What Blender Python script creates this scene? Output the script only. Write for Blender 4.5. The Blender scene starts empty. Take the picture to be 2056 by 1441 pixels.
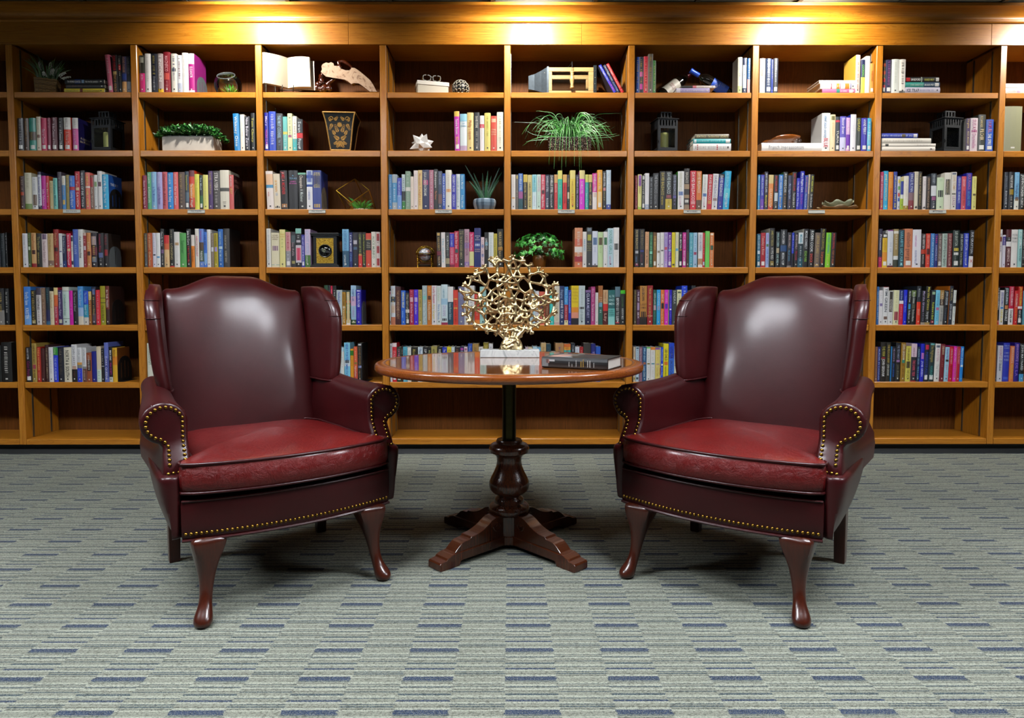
import bpy, bmesh, math, random
from mathutils import Vector, Matrix, noise
random.seed(7)
C = bpy.context.scene.collection
S = bpy.context.scene
# ------------------------------------------------------------------ camera (fitted), light, exposure
F, TH, CY, CH, D, YAW, CX0 = 1331.53, .0499, 670.86, .9717, 4.1571, .0031, .0156
cam = bpy.data.objects.new('camera', bpy.data.cameras.new('camera')); C.objects.link(cam)
cam.location = (CX0, 0, CH); cam.rotation_euler = (math.pi/2-TH, 0, -YAW)
cam.data.sensor_width = 36; cam.data.lens = F/2056*36; cam.data.shift_y = -(720.5-CY)/2056
cam.data.clip_start = .05
S.camera = cam
S.view_settings.view_transform = 'Standard'; S.view_settings.look = 'None'
S.view_settings.gamma = 1; S.view_settings.use_curve_mapping = False
S.view_settings.exposure = 1.22
w = bpy.data.worlds.new('world'); S.world = w; w.use_nodes = True
w.node_tree.nodes['Background'].inputs[0].default_value = (.8, .9, 1, 1)
w.node_tree.nodes['Background'].inputs[1].default_value = .012
TROFFER = 80.0      # strength of the fluorescent diffusers
CAN = 62.0          # watts of one recessed downlight
def at(px, py, Y):
    """photo pixel -> point on the vertical plane y = Y"""
    x, u, d = (px-1028)/F, (CY-py)/F, 1.0
    c, s = math.cos(TH), math.sin(TH)
    y, z = d*c+u*s, -d*s+u*c
    c, s = math.cos(YAW), math.sin(YAW)
    X, Yv = x*c+y*s, -x*s+y*c
    t = Y/Yv
    return Vector((CX0+X*t, Y, CH+z*t))
def atz(px, py, Z):
    """photo pixel -> point on the horizontal plane z = Z"""
    p = at(px, py, 1.0); o = Vector((CX0, 0, CH)); d = p-o
    return o+d*((Z-CH)/d.z)
# ------------------------------------------------------------------ helpers
ALB = .45             # photo colours are read off a bright exposure: reflectances are lower
def lin(h):
    if isinstance(h, tuple): return h
    h = h.lstrip('#')
    if len(h) == 3: h = ''.join(c*2 for c in h)
    o = []
    for i in (0, 2, 4):
        c = int(h[i:i+2], 16)/255
        o.append(ALB*(c/12.92 if c <= .04045 else ((c+.055)/1.055)**2.4))
    return (o[0], o[1], o[2], 1)
def link(o, parent=None):
    C.objects.link(o)
    if parent is not None: o.parent = parent
    return o
def tag(o, label=None, cat=None, group=None, kind=None):
    if label: o['label'] = label
    if cat: o['category'] = cat
    if group: o['group'] = group
    if kind: o['kind'] = kind
    return o
def thing(name, loc, label, cat, rz=0, group=None):
    o = bpy.data.objects.new(name, None); o.empty_display_size = .05
    o.location = loc; o.rotation_euler = (0, 0, rz); C.objects.link(o)
    return tag(o, label, cat, group)
class MB:
    def __init__(s): s.v = []; s.f = []; s.m = []; s.c = []
    def add(s, vs, fs, m=0, c=None):
        o = len(s.v); s.v += [tuple(v) for v in vs]
        for f in fs:
            s.f.append(tuple(i+o for i in f)); s.m.append(m); s.c.append(c)
    def box(s, x0, x1, y0, y1, z0, z1, m=0, c=None, M=None):
        vs = [Vector((x, y, z)) for z in (z0, z1) for y in (y0, y1) for x in (x0, x1)]
        if M: vs = [M @ v for v in vs]
        s.add(vs, [(0,2,3,1),(4,5,7,6),(0,1,5,4),(2,6,7,3),(0,4,6,2),(1,3,7,5)], m, c)
    def loft(s, rings, closed=True, cap0=True, cap1=True, m=0, c=None):
        n = len(rings[0]); vs = [p for r in rings for p in r]; fs = []
        for k in range(len(rings)-1):
            for i in range(n if closed else n-1):
                j = (i+1) % n
                fs.append((k*n+i, k*n+j, (k+1)*n+j, (k+1)*n+i))
        if cap0: fs.append(tuple(range(n))[::-1])
        if cap1: fs.append(tuple((len(rings)-1)*n+i for i in range(n)))
        s.add(vs, fs, m, c)
    def lathe(s, prof, n=24, o=(0,0,0), m=0, c=None, M=None, caps=True):
        rings = []
        for r, z in prof:
            ring = [Vector((o[0]+r*math.cos(2*math.pi*i/n), o[1]+r*math.sin(2*math.pi*i/n), o[2]+z)) for i in range(n)]
            if M: ring = [M @ p for p in ring]
            rings.append(ring)
        s.loft(rings, True, caps and prof[0][0] > 1e-5, caps and prof[-1][0] > 1e-5, m, c)
    def tube(s, pts, r, n=8, m=0, c=None, closed=False):
        pts = [Vector(p) for p in pts]; rs = r if isinstance(r, (list, tuple)) else [r]*len(pts)
        rings = []; up = None; N = len(pts)
        for i, p in enumerate(pts):
            if closed: t = pts[(i+1) % N]-pts[i-1]
            else: t = pts[min(i+1, N-1)]-pts[max(i-1, 0)]
            t.normalize()
            if up is None: up = Vector((0, 0, 1)) if abs(t.z) < .9 else Vector((1, 0, 0))
            a = t.cross(up)
            if a.length < 1e-4: a = t.cross(Vector((0, 1, 0)))
            a.normalize(); b = a.cross(t).normalized(); up = b
            rings.append([p+(a*math.cos(2*math.pi*k/n)+b*math.sin(2*math.pi*k/n))*rs[i] for k in range(n)])
        if closed: rings.append(rings[0]); s.loft(rings, True, False, False, m, c)
        else: s.loft(rings, True, True, True, m, c)
    def prism(s, poly, f0, f1, m=0, c=None):
        """poly: list of 2D; f0/f1 map a 2D point to the two ends"""
        s.loft([[Vector(f0(*p)) for p in poly], [Vector(f1(*p)) for p in poly]], True, True, True, m, c)
    def sphere(s, o, r, n=10, k=6, m=0, c=None, half=False, M=None):
        prof = []
        for i in range(k+1):
            a = -math.pi/2+math.pi*i/k if not half else math.pi/2*i/k
            prof.append((max(r*math.cos(a), 1e-6), r*math.sin(a)))
        s.lathe(prof, n, o, m, c, M)
    def mesh(s, name, mats, smooth=None, bevel=0, segs=2, recalc=True, weld=0, tri=False):
        me = bpy.data.meshes.new(name); me.from_pydata(s.v, [], s.f)
        if any(c is not None for c in s.c):
            at_ = me.attributes.new('col', 'FLOAT_COLOR', 'FACE')
            for i, c in enumerate(s.c): at_.data[i].color = lin(c) if c is not None else (1, 1, 1, 1)
        mats = mats if isinstance(mats, (list, tuple)) else [mats]
        for m in mats: me.materials.append(m)
        if len(mats) > 1: me.polygons.foreach_set('material_index', s.m)
        if recalc or bevel or weld:
            bm = bmesh.new(); bm.from_mesh(me)
            if weld: bmesh.ops.remove_doubles(bm, verts=bm.verts, dist=weld)
            if tri: bmesh.ops.triangulate(bm, faces=[f for f in bm.faces if len(f.verts) > 4], ngon_method='BEAUTY')
            if recalc: bmesh.ops.recalc_face_normals(bm, faces=bm.faces)
            if bevel:
                es = [e for e in bm.edges if len(e.link_faces) == 2 and e.calc_face_angle(0) > .5]
                bmesh.ops.bevel(bm, geom=es, offset=bevel, segments=segs, affect='EDGES', profile=.5, clamp_overlap=True)
            bm.to_mesh(me); bm.free()
        if smooth is not None:
            me.shade_smooth()
            if smooth < 3: me.set_sharp_from_angle(angle=smooth)
        return me
    def build(s, name, mats, parent=None, **k):
        me = s.mesh(name, mats, **k)
        return link(bpy.data.objects.new(name, me), parent)
def subsurf(o, n=1):
    m = o.modifiers.new('smooth', 'SUBSURF'); m.levels = n; m.render_levels = n; return o
def copy_tree(o, parent=None):
    c = o.copy(); C.objects.link(c)
    if parent is not None: c.parent = parent
    for ch in list(o.children): copy_tree(ch, c)
    return c
def sstep(a, b, x):
    t = min(1, max(0, (x-a)/(b-a))); return t*t*(3-2*t)
def lerp(a, b, t): return a+(b-a)*t
def interp(tab, x):
    for (a, *va), (b, *vb) in zip(tab, tab[1:]):
        if x <= b:
            t = (x-a)/(b-a) if b > a else 0
            t = min(1, max(0, t)); return [lerp(p, q, t) for p, q in zip(va, vb)]
    return list(tab[-1][1:])
# ------------------------------------------------------------------ materials
class NT:
    def __init__(s, name):
        s.m = bpy.data.materials.new(name); s.m.use_nodes = True; s.t = s.m.node_tree
        s.b = s.t.nodes['Principled BSDF']
    def n(s, typ, **k):
        nd = s.t.nodes.new(typ)
        for a, v in k.items():
            if a.startswith('i_'):
                key = a[2:]; key = int(key) if key.isdigit() else key.replace('_', ' ')
                nd.inputs[key].default_value = v
            else: setattr(nd, a, v)
        return nd
    def l(s, a, b): s.t.links.new(a, b)
    def math(s, op, a, b=None, clamp=False):
        nd = s.n('ShaderNodeMath', operation=op, use_clamp=clamp)
        for i, v in enumerate((a, b)):
            if v is None: continue
            if isinstance(v, (int, float)): nd.inputs[i].default_value = v
            else: s.l(v, nd.inputs[i])
        return nd.outputs[0]
    def ramp(s, fac, stops, interp='LINEAR'):
        nd = s.n('ShaderNodeValToRGB'); cr = nd.color_ramp; cr.interpolation = interp
        while len(cr.elements) < len(stops): cr.elements.new(.5)
        for e, (p, c) in zip(cr.elements, stops): e.position = p; e.color = lin(c) if isinstance(c, str) else c
        s.l(fac, nd.inputs[0]); return nd.outputs[0]
    def mix(s, f, a, b, mode='MIX'):
        nd = s.n('ShaderNodeMix', data_type='RGBA', blend_type=mode)
        for i, v in ((0, f), (6, a), (7, b)):
            if isinstance(v, (int, float)): nd.inputs[i].default_value = v
            elif isinstance(v, (str, tuple)): nd.inputs[i].default_value = lin(v)
            else: s.l(v, nd.inputs[i])
        return nd.outputs[2]
    def bump(s, h, strength=.2, dist=.001):
        nd = s.n('ShaderNodeBump', i_Strength=strength, i_Distance=dist); s.l(h, nd.inputs['Height'])
        s.l(nd.outputs[0], s.b.inputs['Normal']); return nd
    def noise(s, vec, scale, detail=4, rough=.55, dist=0):
        nd = s.n('ShaderNodeTexNoise', i_Scale=scale, i_Detail=detail, i_Roughness=rough, i_Distortion=dist)
        if vec is not None: s.l(vec, nd.inputs['Vector'])
        return nd.outputs['Fac']
    def obj(s, scale=(1, 1, 1), rnd=False, geo=False):
        o = s.n('ShaderNodeNewGeometry').outputs['Position'] if geo else s.n('ShaderNodeTexCoord').outputs['Object']
        mp = s.n('ShaderNodeMapping'); mp.inputs['Scale'].default_value = scale; s.l(o, mp.inputs[0])
        v = mp.outputs[0]
        if rnd:
            r = s.n('ShaderNodeObjectInfo').outputs['Random']
            m = s.math('MULTIPLY', r, 40.0)
            a = s.n('ShaderNodeVectorMath', operation='ADD'); s.l(v, a.inputs[0]); s.l(m, a.inputs[1]); v = a.outputs[0]
        return v
def plain(name, col, rough=.5, metal=0, coat=0, nz=0, scale=60, bump=0, alpha=None, emit=0, trans=0, ior=1.45, sub=0):
    k = NT(name); b = k.b
    b.inputs['Roughness'].default_value = rough; b.inputs['Metallic'].default_value = metal
    b.inputs['Coat Weight'].default_value = coat; b.inputs['Coat Roughness'].default_value = .15
    b.inputs['Transmission Weight'].default_value = trans; b.inputs['IOR'].default_value = ior
    c = lin(col); b.inputs['Base Color'].default_value = c
    if nz or bump:
        f = k.noise(k.obj(), scale)
        if nz:
            d = tuple(x*(1-nz) for x in c[:3])+(1,); e = tuple(min(1, x*(1+nz)) for x in c[:3])+(1,)
            k.l(k.ramp(f, [(.3, d), (.7, e)]), b.inputs['Base Color'])
        if bump: k.bump(f, bump, .002)
    if emit: b.inputs['Emission Color'].default_value = c; b.inputs['Emission Strength'].default_value = emit
    return k.m
def wood(name, light, mid, dark, axis='x', rough=.38, coat=.18, fine=1.0, bump=.15, spec=.35):
    k = NT(name); sc = {'x': (1.0, 14, 14), 'y': (14, 1.0, 14), 'z': (14, 14, 1.0)}[axis]
    v = k.obj(sc, rnd=True, geo=True)
    sc2 = tuple(s*(6 if s > 2 else 2.4)*fine for s in sc)
    v2 = k.obj(sc2, rnd=True, geo=True)
    a = k.noise(v, 1.3, 3, .5, 1.6)                        # broad figure
    wv = k.math('FRACT', k.math('MULTIPLY', a, 9.0))        # growth-ring lines
    ring = k.math('SMOOTH_MIN', wv, k.math('SUBTRACT', 1.0, wv)); ring.node.inputs[2].default_value = .1
    b = k.noise(v2, 2.2, 5, .65)
    col = k.ramp(b, [(.25, dark), (.45, mid), (.72, light)])
    col = k.mix(k.math('MULTIPLY', k.math('LESS_THAN', ring, .07), .38), col, dark)
    g = k.noise(v, .7, 2, .5)
    col = k.mix(k.ramp(g, [(.3, (0, 0, 0, 1)), (.75, (.5, .5, .5, 1))]), col, mid)
    k.l(col, k.b.inputs['Base Color'])
    k.b.inputs['Roughness'].default_value = rough; k.b.inputs['Coat Weight'].default_value = coat
    k.b.inputs['Coat Roughness'].default_value = .2; k.b.inputs['Specular IOR Level'].default_value = spec
    k.bump(b, bump, .0006)
    return k.m
M = {}
OAK = ('e09c38', 'ca7e1c', '8a5010')
for ax in 'xyz': M['oak_'+ax] = wood('oak_'+ax, *OAK, axis=ax)
M['oak_back'] = wood('oak_back', '8e5420', '704012', '4a2808', axis='z', rough=.6, coat=0, spec=.12)  # darker copy of the oak, with the shade inside the bays put into its colour
M['walnut'] = wood('dark_stained_wood', '6a3418', '54260f', '3a180a', axis='z', rough=.25, coat=.5, bump=.05)
M['walnut_x'] = wood('dark_stained_wood_long', '66301a', '431c0d', '200c06', axis='x', rough=.25, coat=.5)
M['leg'] = wood('mahogany_leg', '5c2412', '4c1c0c', '38130a', axis='z', rough=.28, coat=.35, bump=.03)
M['black'] = plain('black_vinyl', '0c0d0e', .55)
M['steel'] = plain('zinc_strip', 'a8aa9c', .35, .9)
M['white'] = plain('white_plastic', 'e8e6de', .5)
M['dark_metal'] = plain('charcoal_metal', '24282c', .45, .4, nz=.15)
M['bookend_grey'] = plain('grey_enamelled_steel', '6c757a', .45, .2)
M['bookend_black'] = plain('black_enamelled_steel', '17181a', .45, .2)
M['brass_nail'] = plain('antique_brass', 'b58a3a', .28, 1.0)
M['gold'] = plain('polished_gold', 'd8b040', .25, 1.0, nz=.1)
M['paper'] = plain('paper', 'f0e8d4', .8, nz=.04, scale=30)
M['candle'] = plain('candle_wax', 'f0f090', .5)
def glass_mat(name, col='ffffff', a=.12):
    m = bpy.data.materials.new(name); m.use_nodes = True; t = m.node_tree
    t.nodes.clear(); out = t.nodes.new('ShaderNodeOutputMaterial'); mx = t.nodes.new('ShaderNodeMixShader')
    tr = t.nodes.new('ShaderNodeBsdfTransparent'); gl = t.nodes.new('ShaderNodeBsdfGlossy'); fr = t.nodes.new('ShaderNodeFresnel')
    fr.inputs[0].default_value = 1.5; tr.inputs[0].default_value = (.97, .985, .98, 1); gl.inputs['Roughness'].default_value = .04
    ad = t.nodes.new('ShaderNodeMath'); ad.operation = 'ADD'; ad.inputs[1].default_value = a*.3; ad.use_clamp = True
    t.links.new(fr.outputs[0], ad.inputs[0]); t.links.new(ad.outputs[0], mx.inputs[0])
    t.links.new(tr.outputs[0], mx.inputs[1]); t.links.new(gl.outputs[0], mx.inputs[2]); t.links.new(mx.outputs[0], out.inputs[0])
    return m
M['glass'] = glass_mat('clear_glass', 'f4f8f6')
# colour-per-face material shared by books and painted things
def facecol(name, rough, coat=0, metal=0):
    k = NT(name); a = k.n('ShaderNodeAttribute', attribute_name='col')
    f = k.noise(k.obj((40, 40, 40)), 8, 3)
    k.l(k.mix(.10, a.outputs['Color'], k.ramp(f, [(.3, (.35, .35, .35, 1)), (.7, (.65, .65, .65, 1))]), 'OVERLAY'), k.b.inputs['Base Color'])
    k.b.inputs['Roughness'].default_value = rough; k.b.inputs['Coat Weight'].default_value = coat; k.b.inputs['Metallic'].default_value = metal
    k.b.inputs['Coat Roughness'].default_value = .2
    return k.m
M['jacket'] = facecol('book_jacket', .42, .15)
M['painted'] = facecol('painted_surface', .5)
M['leaf'] = facecol('leaf', .42, .1)
def leather(name, a, b, rough, crease=.25, wsc=14, bst=.26, coat=.2):
    k = NT(name); v = k.obj()
    f = k.noise(v, 5, 4, .6)
    k.l(k.ramp(f, [(.3, a), (.7, b)]), k.b.inputs['Base Color'])
    k.b.inputs['Roughness'].default_value = rough
    k.b.inputs['Coat Weight'].default_value = coat; k.b.inputs['Coat Roughness'].default_value = .17; k.b.inputs['Specular IOR Level'].default_value = .2
    vo = k.n('ShaderNodeTexVoronoi', feature='DISTANCE_TO_EDGE', i_Scale=420.0); k.l(v, vo.inputs['Vector'])
    w_ = k.noise(v, wsc, 6, .7, 2.0)
    h = k.math('ADD', k.math('MULTIPLY', vo.outputs['Distance'], .25), k.math('MULTIPLY', w_, 1.0*crease*4))
    k.bump(h, bst, .004)
    return k.m
M['leather'] = leather('burgundy_leather', '3c0a0d', '480e11', .38, .12)
M['leather_seat'] = leather('worn_red_leather', '6e1010', '801615', .36, .9, 34, .5, .4)
M['marble'] = None
def marble():
    k = NT('white_marble'); f = k.noise(k.obj(), 9, 6, .6, 1.5)
    k.l(k.ramp(f, [(.35, 'd8dcd8'), (.5, 'f0f2ee'), (.6, 'b8c0bc'), (.66, 'eef0ec')]), k.b.inputs['Base Color'])
    k.b.inputs['Roughness'].default_value = .25; return k.m
M['marble'] = marble()
# ------------------------------------------------------------------ room
def carpet():
    k = NT('striped_carpet'); pos = k.n('ShaderNodeNewGeometry').outputs['Position']
    wob = k.noise(pos, 90, 2); wob2 = k.noise(pos, 260, 2)
    sx = k.n('ShaderNodeSeparateXYZ'); k.l(pos, sx.inputs[0])
    x = k.math('ADD', sx.outputs[0], k.math('MULTIPLY', k.math('SUBTRACT', wob, .5), .022))
    y = k.math('ADD', sx.outputs[1], k.math('MULTIPLY', k.math('SUBTRACT', wob2, .5), .004))
    col = k.math('FLOORED_MODULO', k.math('FLOOR', k.math('DIVIDE', k.math('ADD', x, .262), .1325)), 2.0)
    v = k.math('FRACT', k.math('DIVIDE', k.math('ADD', y, .031), .1405))
    base, lt, mid, dk, nv = '9ca090', 'bcc0ae', '4c5e66', '1f2a32', '3c4c68'
    A = k.ramp(v, [(0, nv), (.115, nv), (.13, lt), (.2, '4a4a44'), (.215, base), (.31, lt), (.36, nv), (.40, nv), (.415, base), (.5, lt), (.545, mid), (.59, mid), (.6, base),
                   (.67, '4a4a44'), (.685, lt), (.76, base), (.785, mid), (.81, mid), (.82, lt), (.9, '4a4a44'), (.912, base), (.965, mid), (.985, base)], 'CONSTANT')
    B = k.ramp(v, [(0, base), (.09, lt), (.14, '4a4a44'), (.155, base), (.2, mid), (.235, base), (.27, mid), (.3, lt), (.36, '5a5a52'), (.375, base), (.45, mid), (.475, lt), (.55, base),
                   (.64, mid), (.665, base), (.72, '4a4a44'), (.735, lt), (.8, mid), (.82, base), (.88, mid), (.895, lt), (.96, base)], 'CONSTANT')
    c = k.mix(col, A, B)
    spk = k.noise(pos, 300, 2, .6)
    c = k.mix(k.ramp(spk, [(.50, (0, 0, 0, 1)), (.62, (.6, .6, .6, 1))]), c, 'a2a496')
    c = k.mix(k.ramp(k.noise(pos, 230, 2, .6), [(.56, (0, 0, 0, 1)), (.66, (.55, .55, .55, 1))]), c, '3c4a50')
    sc = k.n('ShaderNodeMapping'); sc.inputs['Scale'].default_value = (150, 260, 260); k.l(pos, sc.inputs[0])
    loop = k.n('ShaderNodeTexVoronoi', i_Scale=1.0); k.l(sc.outputs[0], loop.inputs['Vector'])
    c = k.mix(.75, c, k.ramp(loop.outputs['Distance'], [(0, (1, 1, 1, 1)), (.55, (.74, .74, .74, 1)), (.95, (.28, .28, .28, 1))]), 'MULTIPLY')
    g = k.noise(pos, 420, 2, .7)
    c = k.mix(.4, c, k.ramp(g, [(.35, (.2, .2, .2, 1)), (.65, (.8, .8, .8, 1))]), 'OVERLAY')
    soil = k.noise(pos, 1.6, 3)
    c = k.mix(.35, c, k.ramp(soil, [(.35, (.42, .42, .42, 1)), (.65, (.58, .58, .58, 1))]), 'OVERLAY')
    k.l(c, k.b.inputs['Base Color']); k.b.inputs['Roughness'].default_value = .95
    k.b.inputs['Specular IOR Level'].default_value = .15
    k.bump(loop.outputs['Distance'], -.6, .004)
    return k.m
M['carpet'] = carpet()
b = MB(); b.box(-6.2, 6.2, -4.5, D+.5, -.05, 0)
tag(b.build('floor', M['carpet']), kind='structure')
CZ = at(1028, 3.0, D-.115).z
M['tile'] = plain('ceiling_tile', 'd8d4c4', .9, nz=.06, scale=200, bump=.3)
M['tbar'] = plain('ceiling_grid', '5a5d58', .5)
b = MB(); b.box(-6.2, 6.2, -4.5, D+.5, CZ+.17, CZ+.2)
ceil = tag(b.build('ceiling', M['tile']), kind='structure')
b = MB(); b.box(-6.2, 6.2, D+.36, D+.42, 0, CZ+.165); tag(b.build('wall_back', plain('wall_paint', 'b8b09c', .8)), kind='structure')
TG = .6096; tx0 = at(160, 3, D-.14).x - 6*TG
g = MB()
for i in range(20): g.box(tx0+i*TG-.012, tx0+i*TG+.012, -4.4, D-.02, CZ-.002, CZ+.03)
ys = [D-.075-j*TG for j in range(14)]
for y in ys: g.box(tx0, tx0+19*TG, y-.012, y+.012, CZ-.0015, CZ+.03)
g.build('grid', M['tbar'], ceil)
troffer_cells = {(i, j) for j in (4,) for i in (3, 4, 7, 8, 11, 12, 15, 16)}
tm = MB(); tm.box(.013, TG-.013, -TG+.013, -.013, .008, .03); tme = tm.mesh('tile', M['tile'], bevel=.004, segs=1)
for i in range(19):
    for j in range(12):
        if (i, j) in troffer_cells: continue
        o = link(bpy.data.objects.new('tile', tme), ceil); o.location = (tx0+i*TG, ys[j], CZ)
M['grey_paint'] = plain('grey_enamel', '8a8a88', .6)
M['diffuser'] = plain('lit_diffuser', 'f4f8ff', .6, emit=TROFFER)
for j in (4,):
    for n, i in enumerate((3, 7, 11, 15)):
        t = thing('ceiling_light', (tx0+(i+1)*TG, ys[j]-TG/2, CZ), 'fluorescent ceiling panel set in the tile grid', 'ceiling light', group='fluorescent ceiling panels')
        a = MB()
        for q in ((-.6, .6, -.295, -.27), (-.6, .6, .27, .295), (-.6, -.575, -.27, .27), (.575, .6, -.27, .27)): a.box(*q, -.004, .13)
        a.build('frame', M['grey_paint'], t)
        a = MB(); a.box(-.573, .573, -.268, .268, .062, .07); a.build('diffuser', M['diffuser'], t)
for X in (-1.52, .16, 1.83, 3.5):
    t = thing('recessed_downlight', (X, D-.40, CZ), 'round recessed downlight over the bookcase', 'downlight', group='recessed downlights')
    a = MB(); a.lathe([(.055, .02), (.055, -.002), (.078, -.004), (.08, .006)], 24); a.build('trim_ring', M['white'], t, smooth=.6)
    lt = bpy.data.lights.new('bulb', 'SPOT'); lt.energy = CAN; lt.color = (1, .94, .86); lt.spot_size = math.radians(142); lt.spot_blend = .75; lt.shadow_soft_size = .04
    lo = bpy.data.objects.new('bulb', lt); link(lo, t); lo.location = (0, 0, -.012); lo.rotation_euler = (math.radians(55), 0, 0)
# ------------------------------------------------------------------ bookcase
BW = .765; DEP = .312; PW = .040
PX_ = [(i-4)*BW for i in range(-1, 10)]               # post centre lines
zc = lambda y: at(1020, y, D).z
ROWS = [(184.9, 196.4), (302, 314.2), (419.8, 431.6), (536.3, 548.3), (652.2, 663.9), (767.0, 778.7), (880.6, 892.2)]
SZ = [zc(a) for a, _ in ROWS]; SB = [zc(c) for _, c in ROWS]
ZR0, ZR1, ZBD = zc(90.2), zc(47.5), zc(41.0)
case = thing('bookcase', (0, D, 0), 'long golden oak wall bookcase with crown molding behind the armchairs', 'bookcase')
def part(b, name, mat, **k):
    o = b.build(name, mat, case, **k); o.location = (0, -D, 0); return o
b = MB(); b.box(-PW/2, PW/2, 0, DEP, SB[6], ZR0); pm = b.mesh('post', M['oak_z'], bevel=.003, segs=1)
for X in PX_:
    o = link(bpy.data.objects.new('post', pm), case); o.location = (X, 0, 0)
shelves = {}
hw = BW/2-PW/2
for r in range(7):
    b = MB(); b.box(-hw+.002, hw-.002, .005 if r < 6 else .001, DEP, SB[r], SZ[r]); sm = b.mesh('shelf', M['oak_x'], bevel=.0025, segs=1)
    for k in range(10):
        o = link(bpy.data.objects.new('shelf', sm), case); o.location = ((PX_[k]+PX_[k+1])/2, 0, 0); shelves[r, k] = o
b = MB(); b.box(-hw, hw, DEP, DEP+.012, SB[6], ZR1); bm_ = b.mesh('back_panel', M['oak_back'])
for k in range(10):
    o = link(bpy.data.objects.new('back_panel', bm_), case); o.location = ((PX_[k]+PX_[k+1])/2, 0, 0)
b = MB(); b.box(-hw, hw, .02, DEP, ZR0+.012, ZR0+.032); bm_ = b.mesh('top_board', M['oak_x'])
for k in range(10):
    o = link(bpy.data.objects.new('top_board', bm_), case); o.location = ((PX_[k]+PX_[k+1])/2, 0, 0)
b = MB(); b.box(-.006, .006, 0, .003, SZ[6]+.004, ZR0-.01); sm = b.mesh('shelf_standard', M['steel'])
for k in range(10):
    for yy in (.07, .235):
        for X, s in ((PX_[k]+PW/2, 1), (PX_[k+1]-PW/2, -1)):
            o = link(bpy.data.objects.new('shelf_standard', sm), case); o.location = (X, yy, 0); o.rotation_euler = (0, 0, -s*math.pi/2)
xe0, xe1 = PX_[0]-.05, PX_[-1]+.05
xj = [xe0, at(700, 60, D).x, at(1168, 60, D).x, at(1990, 60, D).x, xe1]
for a, c in zip(xj, xj[1:]):
    b = MB(); b.box(a, c-.0008, D-.006, D+.02, ZR0, ZBD+.02); part(b, 'top_rail', M['oak_x'], bevel=.0015, segs=1)
prof = [(0, ZR1+.001), (-.020, ZR1+.001), (-.026, ZR1+.006), (-.026, ZBD-.004), (-.022, ZBD)]
c0, c1 = ZBD+.004, CZ-.018
for i in range(9):
    t = i/8; a = t*math.pi/2
    prof.append((-.022-.088*(1-math.cos(a)), c0+(c1-c0)*math.sin(a)))
prof += [(-.113, c1), (-.113, CZ-.001), (0, CZ-.001)]
xj = [xe0, at(697, 30, D-.06).x, at(1552, 30, D-.06).x, xe1]
for a, c in zip(xj, xj[1:]):
    b = MB(); b.prism(prof, lambda y, z: (a, D+y, z), lambda y, z: (c-.0008, D+y, z)); part(b, 'crown_molding', M['oak_x'], smooth=.5)
b = MB(); b.box(xe0, xe1, D+.045, D+.06, 0, SB[6]); part(b, 'toe_kick', M['black'])
b = MB(); b.prism([(0, 0), (-.012, 0), (-.010, .006), (-.003, .03), (0, .045)], lambda y, z: (xe0, D+.045+y, z), lambda y, z: (xe1, D+.045+y, z)); part(b, 'cove_base', M['black'], smooth=.5)
b = MB(); b.box(xe0, xe1, D+.06, D+DEP, .02, SB[6]-.004); part(b, 'plinth', M['black'])
# ------------------------------------------------------------------ wing chairs
def spline(pts, n):
    """Catmull-Rom through points (any dimension), n samples per span"""
    P = [Vector(p) for p in pts]; out = []
    for i in range(len(P)-1):
        p0 = P[max(i-1, 0)]; p1 = P[i]; p2 = P[i+1]; p3 = P[min(i+2, len(P)-1)]
        for k in range(n):
            t = k/n
            out.append(.5*((2*p1)+(-p0+p2)*t+(2*p0-5*p1+4*p2-p3)*t*t+(-p0+3*p1-3*p2+p3)*t**3))
    out.append(P[-1]); return out
def nails(path, step, r, nrm):
    """row of domed nail heads along path; nrm(p) gives the outward normal"""
    b = MB(); P = [Vector(p) for p in path]; acc = 0; nxt = 0
    for a, c in zip(P, P[1:]):
        L = (c-a).length
        while nxt <= acc+L:
            p = a.lerp(c, (nxt-acc)/L if L else 0); n = Vector(nrm(p)).normalized()
            q = n.to_track_quat('Z', 'Y').to_matrix().to_4x4(); q.translation = p
            b.lathe([(r, -.0008), (r*.96, r*.25), (r*.72, r*.58), (r*.35, r*.76), (1e-6, r*.82)], 8, M=q)
            nxt += step
        acc += L
    return b
def rail_front(X):                        # plan curve of the bowed front rail
    t = X/.337
    return .049-.052*(1-t*t)
def armX(s, x): return s*x
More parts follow.
